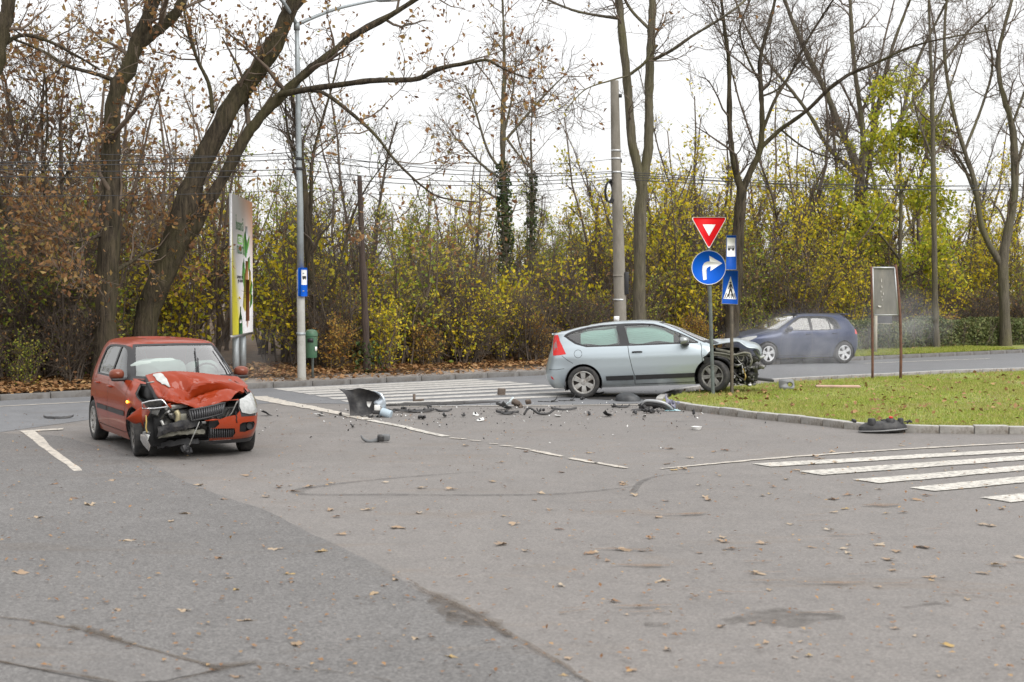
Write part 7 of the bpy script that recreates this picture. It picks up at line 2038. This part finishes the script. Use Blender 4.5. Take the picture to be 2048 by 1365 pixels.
D = {'body': dict(mat=M_BLUE, name='body'), 'front_window': dict(mat=M_GLASS_B, name='window', off=-.008), 'rear_window': dict(mat=M_GLASS_B, name='window', off=-.008), 'quarter_window': dict(mat=M_GLASS_B, name='window', off=-.008),
     'window_trim': dict(mat=M_BLACKP, name='window_trim', off=-.001), 'windscreen': dict(mat=M_WSCREEN, name='windscreen', off=-.005, join=True), 'screen_trim': dict(mat=M_BLACKP, name='windscreen_trim', join=True), 'rear_screen': dict(mat=M_GLASS_D, name='rear_screen', join=True),
     'tail_light': dict(mat=M_TAIL, name='tail_light', off=.003), 'headlight': dict(mat=M_LAMP, name='headlight', off=.003), 'grille': dict(mat=M_BLACKP, name='grille', join=True), 'lower_intake': dict(mat=M_BLACKP, name='lower_intake', join=True, off=-.01),
     'seam': dict(mat=M_DARK, name='door_gap', off=-.012), 'sill': dict(mat=M_BLUE, name='sill', off=.006), 'front_door': dict(mat=M_BLUE, name='door'), 'rear_door': dict(mat=M_BLUE, name='door'), 'liner': dict(mat=M_INTERIOR, name='inner_lining')}
bo = shell_parts(sh, {1: blue_feats(1), -1: blue_feats(-1)}, D, bl_, liner_keys={'body', 'front_door', 'rear_door', 'seam', 'window_trim'})
for s_ in (1, -1):
    dk = '#L' if s_ > 0 else '#R'
    handle_part(bo['front_door' + dk], sh, -.05, .865, s_, M_BLUE); handle_part(bo['rear_door' + dk], sh, -.98, .885, s_, M_BLUE)
    mirror_part(bl_, (.66, s_ * .95, 1.02), s_, M_BLUE, size=(.15, .20, .14))
    for x in (1.318, -1.318): wheel_well(bl_, x, .316, .362, .86, s_)
    for k, x in enumerate((1.318, -1.318)):
        wheel(bl_, (x, s_ * .785, .316), .316, .205, .215, ('spokes', 5, .065, .12), s_, M_ALLOY_L, R(6) if x > 0 else 0, 0, .3 + k)
common_inside(bl_, .30, 1.05, 1.0, .70, [(.0, .38), (.0, -.38), (-.85, .38), (-.85, -.38)], -1.7)
MB().box((0, 0, .22), (3.6, 1.4, .06)).build('underbody', M_DARK, bl_)
MB().box((-1.62, 0, 1.425), (.20, 1.05, .03)).build('roof_spoiler', M_BLUE, bl_, bevel=.012)
# ================================================================== wreckage on the road, each piece a thing
M_DEB = mat('broken_black_plastic', (.020, .020, .022), .55, var=.4, vscale=14, dirt=(.055, .052, .05), dscale=10)
M_DEBG = mat('broken_grey_plastic', (.13, .135, .14), .5, var=.25, vscale=10)
M_DEBW = mat('broken_white_plastic', (.70, .70, .68), .45, var=.15, vscale=10)
M_SHARD = mat('glass_crumbs', (.58, .66, .68), .15, coat=.6)
M_CYAN = mat('cyan_glass', (.36, .62, .68), .12, coat=.8)
M_ARC = mat('dull_silver_plastic', (.36, .37, .38), .4, .3)
M_PURPLE = mat('smoked_plastic', (.20, .20, .27), .3, var=.3, vscale=14)
M_BRICK = mat('brown_lump', (.11, .085, .068), .8, var=.3, vscale=12)
M_LATH = mat('pinkish_lath', (.46, .30, .24), .8, var=.15, vscale=8)
def deb(name, label, px, py, cat='debris', z=0.0, rz=0.0):
    p = G(px, py, z)
    return thing(name, label, cat, tuple(p), (0, 0, rz)), p
def m_at(px, py, z=0.0):
    """metres per pixel on the ground there"""
    return G(px, py, z)[1] / F_PX
def bent_strip(L, w, bow, rise, th, m, par, name='strip', seed=0, n=14):
    r_ = np.random.RandomState(seed); t = np.linspace(-.5, .5, n)
    x = t * L; y = bow * (t * 2) ** 2 + .02 * L * r_.randn(n); z = th * .7 + .5 * rise * np.abs(t * 2) ** 2.2 + .01 * r_.rand(n)
    ww = w * (.35 + .65 * (1 - np.abs(t * 2) ** 3)) * (.8 + .4 * r_.rand(n))
    A = np.stack([np.column_stack([x, y - ww / 2, z * .6]), np.column_stack([x, y, z + w * .15]), np.column_stack([x, y + ww / 2, z])])
    o = MB().grid(A).build(name, m, par, smooth=50); o.modifiers.new('thickness', 'SOLIDIFY').thickness = .008
    return o
def jag_plate(w, d, h, m, par, name='plate', seed=0, n=11):
    """broken curved plate with an uneven edge"""
    r_ = np.random.RandomState(seed); a = np.linspace(0, 2 * math.pi, n, endpoint=False)
    rr = .5 * (.65 + .5 * r_.rand(n)); x, y = rr * np.cos(a) * w, rr * np.sin(a) * d
    z = .01 + h * (.5 + .5 * np.sin(a + r_.rand() * 6)) * (.6 + .6 * r_.rand(n))
    V = np.vstack([[0, 0, .012 + h * .35], np.column_stack([x * .55, y * .55, z * .7 + .01]), np.column_stack([x, y, z])])
    T = [[0, 1 + i, 1 + (i + 1) % n] for i in range(n)]; Q = [[1 + i, 1 + n + i, 1 + n + (i + 1) % n, 1 + (i + 1) % n] for i in range(n)]
    o = MB().add(V, Q, T).build(name, m, par); o.modifiers.new('thickness', 'SOLIDIFY').thickness = .007
    return o
def lumps(par, name, k, spread, size, m, seed, bev=.004):
    r_ = np.random.RandomState(seed); mb = MB(); size = np.array(size) * .68
    for i in range(k):
        s_ = np.array(size) * (.5 + .8 * r_.rand(3))
        mb.box(tuple(r_.randn(3) * np.array(spread) * .5 + [0, 0, spread[2] + s_[2] * .5]), tuple(s_), tuple(r_.randn(3) * .5))
    return tag(mb.build(name, m, par, bevel=bev), kind='stuff' if name in ('crumb', 'tab') else None)

# torn front wing, standing on edge: dark inside towards the camera, silver skin curling at its right
b = G(735, 834)
wy = b[1]
fb_ = thing('torn_wing', 'torn-off silver wing standing on edge on the white line, dark inside facing out', 'car wing', (b[0], b[1], 0))
def wq(x, y, dy=0.0): return U(660 + x / 6.0235, 760 + y / 6.0235, wy + dy) - np.array([b[0], b[1], 0])
A = np.array([[wq(100, 105, .05), wq(240, 118, .12), wq(355, 103, .14), wq(470, 125, .10), wq(575, 160, 0)],
              [wq(185, 180, .02), wq(290, 190, .16), wq(400, 190, .20), wq(500, 200, .16), wq(600, 215, .02)],
              [wq(225, 280, 0), wq(310, 285, .16), wq(400, 285, .20), wq(480, 280, .15), wq(545, 270, .03)],
              [wq(237, 360, -.02), wq(320, 365, .10), wq(400, 365, .13), wq(470, 360, .10), wq(540, 345, .03)],
              [wq(238, 432, -.04), wq(320, 430, .02), wq(400, 425, .05), wq(470, 420, .05), wq(530, 400, .02)]])
Ag = spline_grid(A, 24, 24)
MB().grid(Ag).build('inner_skin', M_DEB, fb_, smooth=True)
MB().grid(Ag[:, ::-1] + [0, .012, 0]).build('outer_skin', M_SILVER, fb_, smooth=True)
A = np.array([[wq(520, 130, .06), wq(575, 145, -.02), wq(630, 170, -.04)], [wq(585, 180, .06), wq(625, 200, -.05), wq(660, 230, -.03)], [wq(610, 215, .06), wq(640, 250, -.06), wq(668, 290, -.02)], [wq(535, 265, .05), wq(600, 295, -.06), wq(672, 320, -.02)], [wq(545, 300, .05), wq(610, 325, -.06), wq(680, 350, .02)]])
MB().grid(spline_grid(A, 16, 10)).build('edge_flange', mat('silver_flange', (.50, .56, .62), .3, .5), fb_, smooth=True).modifiers.new('thickness', 'SOLIDIFY').thickness = .01
MB().tube(np.array([wq(620, 385, -.08), wq(735, 425, -.12)]), .075, 14).build('lamp_housing', mat('pale_blue_plastic', (.36, .44, .50), .3), fb_, smooth=40)
MB().box(wq(570, 395, -.06), (.16, .05, .06)).build('bracket', M_DEB, fb_, bevel=.008)
MB().box(wq(570, 335, -.06), (.10, .05, .09)).build('bracket', M_DEBW, fb_, bevel=.008)
MB().box(wq(720, 385, -.05), (.09, .06, .09), (0, .4, 0)).build('bracket', M_DEB, fb_, bevel=.01)
MB().add([wq(530, 480, -.16), wq(545, 430, -.06), wq(640, 435, -.06), wq(690, 470, -.14)], [[0, 3, 2, 1]]).build('lens', M_DEBG, fb_)
A = wq(475, 295, .145)
MB().prism([(-.045, .05), (-.035, -.02), (0, -.055), (.03, -.02), (.045, .045)][::-1], 0, .006, (A + np.array([0, -.02, 0]), (1, 0, 0), (0, 0, 1), (0, -1, 0))).build('bright_hole', M_DEBW, fb_)
lumps(fb_, 'crumb', 5, (.35, .10, .02), (.10, .06, .04), M_DEB, 3).location = tuple(wq(470, 470, -.2) * np.array([1, 1, 0]))

# curved trim with two nubs in the middle of the road
t_, p = deb('trim_strip', 'curved black trim strip ending in a double clip, lying nearest the camera', 750, 885)
k = m_at(750, 885)
P = spline(np.array([(-28 * k, .0, .10), (-24 * k, 0, .05), (-14 * k, -.02, .015), (0, 0, .02), (10 * k, 0, .05)]), 16)
MB().tube(P, np.linspace(.012, .035, 16), 6).build('strip', M_DEBG, t_, smooth=True)
MB().box((12 * k, 0, .06), (.10, .09, .09), (.2, 0, .1)).build('clip', M_DEB, t_, bevel=.02); MB().box((21 * k, .01, .065), (.12, .09, .09), (.1, 0, -.1)).build('clip', M_DEBG, t_, bevel=.02)
# headlamp unit lying upside down by the kerb
t_, p = deb('headlight_unit', 'black headlight unit lying face down against the kerb stones', 1765, 866, rz=.02)
k = m_at(1765, 866)
n = 30; a = np.linspace(0, 2 * math.pi, n, endpoint=False)
rx = lambda f: f * 49 * k * np.sign(np.cos(a)) * np.abs(np.cos(a)) ** 1.25
A = np.stack([np.column_stack([rx(f), .16 * f2 * np.sin(a) + .0, np.full(n, z) + .03 * (np.cos(a) > .3) * np.abs(np.cos(a))]) for f, f2, z in ((.3, .3, .0), (.9, .9, .01), (1.0, 1.0, .05), (.97, .97, .09), (.72, .8, .15), (.4, .5, .17), (.02, .02, .175))])
A = np.concatenate([A, A[:, :1]], 1)
MB().grid(A).build('housing', M_DEB, t_, smooth=30)
P = [(48.5 * k * math.cos(u) * abs(math.cos(u)) ** .25, -.165 * math.sin(u), .045 + .02 * math.cos(u)) for u in np.linspace(0.05, math.pi - .05, 24)]
MB().tube(np.array(P), .012, 6).build('seal', mat('lens_rim', (.20, .20, .20), .3), t_, smooth=True)
for x, y, r_ in ((-.18, -.06, .06), (.10, -.05, .07), (.26, -.03, .045)):
    MB().lathe([(r_, 0), (r_, .07), (r_ * .8, .09), (.001, .09)], sides=14, c=(x, y, .13)).build('lamp_cap', M_DEB, t_, smooth=40)
lumps(t_, 'crumb', 9, (.55, .12, .03), (.08, .06, .05), M_DEB, 8).location = (0, -.02, .13)
MB().box((.10, -.08, .235), (.05, .03, .03), (.2, .1, .3)).build('connector', M_TAIL, t_)
# bumper end with chrome arc and smoked lamp at the kerb tip
t_, p = deb('bumper_end', 'broken bumper end with pale arc and smoked lamp piece by the kerb tip', 1325, 822)
k = m_at(1325, 822)
P = spline(np.array([(-42 * k, 0, .08), (-36 * k, -.05, .17), (-20 * k, -.1, .18), (0, -.12, .15), (14 * k, -.1, .08), (20 * k, -.08, .03)]), 24)
MB().tube(P, np.concatenate([np.linspace(.02, .032, 12), np.linspace(.032, .012, 12)]), 8).build('arc', M_ARC, t_, smooth=True)
P2 = P + [0, .05, -.05]
MB().tube(P2, .055, 8).build('backing', M_DEB, t_, smooth=True)
for i in range(3): lumps(t_, 'bracket', 4, (.22, .12, .05), (.10, .06, .07), M_DEB, 60 + i).location = ((-36 + 14 * i) * k, .02, .02)
A = np.array([[(8 * k, 0, .12), (14 * k, -.02, .10), (26 * k, -.02, .05)], [(6 * k, .05, .20), (16 * k, .02, .17), (26 * k, .02, .12)], [(7 * k, .08, .31), (11 * k, .06, .22), (18 * k, .05, .18)]])
MB().grid(spline_grid(A, 8, 8)).build('smoked_lens', M_PURPLE, t_, smooth=30).modifiers.new('thickness', 'SOLIDIFY').thickness = .02
lumps(t_, 'lens_rib', 6, (.22, .06, .06), (.06, .04, .10), M_PURPLE, 5).location = (19 * k, -.02, .06)
MB().add([(2 * k, -.16, .01), (36 * k, -.14, .012), (28 * k, .0, .03), (10 * k, -.02, .04)], [[0, 1, 2, 3]]).build('lens_sliver', M_CYAN, t_)
MB().add([(-64 * k, -.06, .012), (-30 * k, -.10, .03), (-30 * k, -.02, .06), (-60 * k, 0, .03)], [[0, 1, 2, 3]]).build('strip_end', M_DEB, t_)
# dark rounded cover beside the rear of the silver coupe
t_, p = deb('plastic_cover', 'rounded dark plastic cover lying under the door of the silver coupe', 1257, 803)
k = m_at(1257, 803)
th_ = np.linspace(0, math.pi / 2, 6); ph_ = np.linspace(0, 2 * math.pi, 19); T_, Ph = np.meshgrid(th_, ph_, indexing='ij')
A = np.stack([26 * k * np.sin(T_) * np.cos(Ph) - .05 * np.cos(T_), .16 * np.sin(T_) * np.sin(Ph), .17 * np.cos(T_) ** .8], -1)
MB().grid(A).build('shell', mat('scuffed_plastic', (.028, .03, .033), .5, dirt=(.06, .065, .07), dscale=6), t_, smooth=True)
lumps(t_, 'tab', 4, (.3, .1, .02), (.1, .08, .04), M_DEB, 12).location = (20 * k, .02, 0)
# grey splash guard on the grass
t_, p = deb('splash_guard', 'grey plastic guard with a round hole standing on the grass of the island', 1575, 779, z=ISL_Z)
k = m_at(1575, 779, ISL_Z); o_ = rrect(-16 * k, 0, 15 * k, 20 * k, .06, 4)
hole = circle(6 * k, 9 * k, 5.2 * k, 16)
T = tessellate_polygon([[Vector((x, y, 0)) for x, y in o_], [Vector((x, y, 0)) for x, y in hole[::-1]]])
V = np.array([(x, .12 * (y / (20 * k)), y) for x, y in o_] + [(x, .12 * (y / (20 * k)), y) for x, y in hole[::-1]])
MB().add(V, None, [list(t) for t in T]).build('plate', mat('grey_guard', (.20, .205, .21), .5, var=.15, vscale=8), t_).modifiers.new('thickness', 'SOLIDIFY').thickness = .03
P = [(6 * k + 5.4 * k * math.cos(u), .05 + .02, 9 * k + 5.4 * k * math.sin(u)) for u in np.linspace(0, 6.28, 18)]
MB().tube(np.array(P), .014, 5).build('rim', M_DEBG, t_)
# lath on the grass
t_, p = deb('wooden_lath', 'pinkish wooden lath lying in the grass near the notice board', 1676, 776, 'lath', z=ISL_Z, rz=.04)
MB().box((0, 0, .03), (84 * m_at(1676, 776), .12, .035), (.1, .01, 0)).build('lath', M_LATH, t_, bevel=.004)

small = [  # px, py, width px, kind, label
 (116, 837, 58, 'strip', 'dark curved strip lying on the road left of the red hatchback'),
 (532, 831, 26, 'shard', 'grey pointed shard on the road right of the red hatchback'),
 (828, 824, 84, 'strip2', 'long jagged black strip trailing right from the torn wing'),
 (806, 820, 16, 'lump', 'small black box-shaped piece just right of the torn wing'),
 (886, 823, 34, 'strip', 'short dark strip past the end of the long jagged strip'),
 (859, 817, 10, 'lump', 'small black nub at the end of the dark oil streak'),
 (843, 839, 14, 'lump', 'round black stub with a pin, alone right of the torn wing'),
 (704, 856, 8, 'lump', 'black crumb below the torn wing near the broken white line'),
 (888, 835, 9, 'shard', 'tiny black splinter midway between the two crashed cars'),
 (926, 834, 10, 'lump', 'black square chip midway between the two crashed cars'),
 (951, 831, 14, 'white', 'black and white chip right of the square black chip'),
 (960, 842, 20, 'white', 'white shard with a black tip lying in the open road'),
 (1010, 819, 34, 'grey', 'crushed grey plastic bowl lying on the faint cross line'),
 (1040, 815, 26, 'brown', 'brown rounded lump next to the crushed grey bowl'),
 (1013, 828, 46, 'strip2', 'flat pair of black slivers below the crushed grey bowl'),
 (1078, 830, 62, 'hoop', 'long bent black rod bowed up over the asphalt'),
 (1082, 825, 14, 'lump', 'small black block resting on the bent black rod'),
 (1128, 820, 52, 'strip', 'thin brownish strip right of the bent black rod'),
 (1095, 804, 40, 'curl', 'thin curled trim strip on the crossing, left of two alike'),
 (1134, 802, 34, 'curl', 'thin curled trim strip close behind the rear wheel of the coupe'),
 (1116, 833, 14, 'whiteflat', 'bright white flake of plastic below the thin brownish strip'),
 (1177, 831, 9, 'lump', 'black wedge-shaped crumb standing upright in the road'),
 (1243, 815, 40, 'strip', 'straight black bar with a block at its left end'),
 (1230, 815, 12, 'lump', 'black block at the left end of the straight bar'),
 (1271, 829, 8, 'lump', 'small dark ring-shaped piece below the straight bar'),
 (1303, 826, 22, 'lump2', 'black perforated block in front of the broken bumper end'),
 (1289, 834, 7, 'white', 'tiny black and white cap beside the perforated block'),
 (1389, 831, 9, 'lump', 'small black crumb close to the kerb'),
 (1393, 859, 12, 'cup', 'white cap lying open on bare asphalt in front of the island'),
 (1003, 790, 14, 'brick', 'brown brick-like lump standing on the far crossing stripes'),
 (838, 803, 20, 'redstick', 'reddish splinter with a raised end on the crossing stripes'),
 (1549, 836, 8, 'lump', 'black clip leaning on the kerb face'),
 (1620, 843, 20, 'shard', 'dark flake lying at the foot of the kerb'),
 (680, 831, 12, 'lump', 'dark chip on the white line left of the torn wing'),
 (640, 832, 24, 'white', 'pale plastic fragment on the broad white line'),
 (1165, 800, 12, 'lump', 'black crumb touching the rear tyre of the coupe'),
 (1196, 788, 24, 'strip', 'thin dark strip in the shadow under the coupe'),
 (1215, 833, 18, 'shard', 'flat grey splinter left of the small ring-shaped piece'),
]
for i, (x, y, w, kd_, lab) in enumerate(small):
    t_, p = deb({'strip': 'trim_strip', 'strip2': 'trim_strip', 'curl': 'trim_strip', 'hoop': 'bent_rod', 'cup': 'white_disc', 'brick': 'brick_lump', 'brown': 'brown_lump', 'redstick': 'splinter'}.get(kd_, 'plastic_fragment'), lab, x, y + 1, rz=random.Random(i).uniform(-.25, .25))
    L = w * m_at(x, y)
    if kd_ == 'strip': bent_strip(L, .10, .06, .05, .02, M_DEB, t_, seed=i)
    elif kd_ == 'strip2':
        bent_strip(L, .12, .05, .04, .04, M_DEB, t_, seed=i); bent_strip(L * .6, .10, -.06, .08, .03, M_DEB, t_, seed=i + 50).location = (L * .12, -.12, 0)
        lumps(t_, 'tab', 5, (L * .5, .06, .02), (.06, .05, .06), M_DEB, i)
    elif kd_ == 'curl': bent_strip(L, .05, .05, .0, .01, M_DEB, t_, seed=i); MB().tube(spline(np.array([(L * .2, 0, .02), (L * .4, .02, .05), (L * .5, .03, .14)]), 8), np.linspace(.018, .006, 8), 5).build('tip', M_DEB, t_)
    elif kd_ == 'hoop': MB().tube(spline(np.array([(-L * .5, 0, .015), (-L * .35, .02, .12), (-L * .2, .02, .10), (0, 0, .03), (L * .3, -.02, .03), (L * .5, 0, .09)]), 20), .02, 6).build('rod', M_DEB, t_, smooth=True)
    elif kd_ == 'shard': jag_plate(L, .22, .10, M_DEB if i % 2 else M_DEBG, t_, seed=i)
    elif kd_ in ('lump', 'lump2'): lumps(t_, 'block', 4 if kd_ == 'lump' else 9, (L * .55, .07, .02), (L * .42, .07, .06 + L * .12), M_DEB, i)
    elif kd_ == 'white': jag_plate(L, .16, .05, M_DEBW, t_, seed=i); lumps(t_, 'tab', 2, (L * .3, .03, .02), (L * .35, .06, .05), M_DEB, i)
    elif kd_ == 'whiteflat': jag_plate(L, .22, .03, M_DEBW, t_, seed=i)
    elif kd_ == 'grey': jag_plate(L, .30, .16, M_DEBG, t_, seed=i); jag_plate(L * .7, .2, .18, M_SHARD, t_, 'lens', seed=i + 3).location = (.05, .05, .03)
    elif kd_ == 'brown': lumps(t_, 'lump', 7, (L * .6, .10, .05), (.14, .12, .12), M_BRICK, i, .02)
    elif kd_ == 'brick': MB().box((0, 0, .07), (L, .12, .14), (.05, .05, .3)).build('lump', M_BRICK, t_, bevel=.015)
    elif kd_ == 'redstick': MB().tube(np.array([(-L * .5, 0, .10), (-L * .4, 0, .02), (L * .5, 0, .04)]), .02, 6).build('stick', M_BRICK, t_); MB().box((-L * .48, 0, .08), (.05, .05, .14)).build('knob', M_BRICK, t_, bevel=.01)
    elif kd_ == 'cup': MB().lathe([(.001, .012), (.05, .012), (.075, .05), (.082, .05), (.06, .004), (.001, .004)], sides=20).build('cap', M_DEBW, t_, smooth=40); MB().lathe([(.001, .03), (.066, .036)], sides=16).build('cap_inside', M_DEB, t_)
rg2 = np.random.RandomState(55)
Pd = []
for cx, cy, sx_, sy_, n_ in ((1000, 822, 190, 10, 260), (780, 838, 80, 8, 90), (1300, 815, 60, 9, 120), (1080, 850, 220, 20, 90), (480, 850, 60, 14, 24), (1400, 786, 60, 3, 50)):
    for _ in range(n_):
        x, y = cx + sx_ * rg2.randn(), cy + sy_ * rg2.randn()
        if y < 770: continue
        Pd.append(np.append(G(x, y)[:2], .016))
V, T = leaf_quads(np.array(Pd), .035, rg2, flat=.5, aspect=1.5)
tag(MB().add(V, None, T).build('glass_crumbs', leaf_mat('crumb_mix', [(0, (.02, .02, .02)), (.55, (.03, .03, .03)), (.6, (.6, .62, .62)), (.85, (.75, .75, .73)), (1, (.2, .2, .2))], 0), None), 'crumbs of glass and plastic strewn between the crashed cars', 'glass crumbs', kind='stuff')

# ================================================================== steam drifting from the wrecks
def smoke(name, label, c, size, dens, seed, scale=1.6):
    m = bpy.data.materials.new(name + '_volume'); m.use_nodes = True; nt = m.node_tree; nt.nodes.clear()
    out = nt.nodes.new('ShaderNodeOutputMaterial'); pv_ = nt.nodes.new('ShaderNodeVolumePrincipled')
    pv_.inputs['Color'].default_value = (.93, .94, .96, 1); pv_.inputs['Anisotropy'].default_value = .2
    t = nt.nodes.new('ShaderNodeTexCoord'); ln = nt.nodes.new('ShaderNodeVectorMath'); ln.operation = 'LENGTH'
    nt.links.new(t.outputs['Object'], ln.inputs[0])
    fall = nt.nodes.new('ShaderNodeMapRange'); fall.interpolation_type = 'SMOOTHSTEP'
    fall.inputs['From Min'].default_value = .15; fall.inputs['From Max'].default_value = .98; fall.inputs['To Min'].default_value = 1; fall.inputs['To Max'].default_value = 0
    nt.links.new(ln.outputs['Value'], fall.inputs['Value'])
    mp = nt.nodes.new('ShaderNodeMapping'); mp.inputs['Location'].default_value = (seed, seed * 1.7, 0); mp.inputs['Scale'].default_value = (size[0] / 1.2, size[1] / 1.2, size[2] / 1.2)
    nt.links.new(t.outputs['Object'], mp.inputs[0])
    nz_ = noise(nt, scale, 3, .6, mp.outputs[0], .5)
    r_ = ramp(nt, nz_, [(.38, (0, 0, 0)), (.68, (1, 1, 1))])
    a_ = nt.nodes.new('ShaderNodeMath'); a_.operation = 'MULTIPLY'; nt.links.new(fall.outputs[0], a_.inputs[0]); nt.links.new(r_, a_.inputs[1])
    b_ = nt.nodes.new('ShaderNodeMath'); b_.operation = 'MULTIPLY'; b_.inputs[1].default_value = dens; nt.links.new(a_.outputs[0], b_.inputs[0])
    nt.links.new(b_.outputs[0], pv_.inputs['Density']); nt.links.new(pv_.outputs[0], out.inputs['Volume'])
    th_ = np.linspace(0, math.pi, 9); A = np.array([[(math.sin(u) * math.cos(w_), math.sin(u) * math.sin(w_), math.cos(u)) for w_ in np.linspace(0, 2 * math.pi, 17)] for u in th_])
    o = MB().grid(A[::-1]).build('smoke', m); o.location = c; o.scale = size
    return tag(o, label, 'smoke', kind='stuff')
smoke('steam', 'pale steam drifting from the crushed coupe across the blue hatchback', tuple(U(1620, 690, 35.5)), (2.8, 1.8, 1.15), .32, 2.0)
smoke('steam', 'wisp of steam rising beside the notice board against the hedge', tuple(U(1815, 645, 38.0)), (1.6, 1.3, 1.1), .36, 7.0)
smoke('steam', 'thin dust hanging behind the red hatchback near the billboard posts', tuple(U(505, 712, 29.3)), (1.3, .9, .85), .16, 11.0)
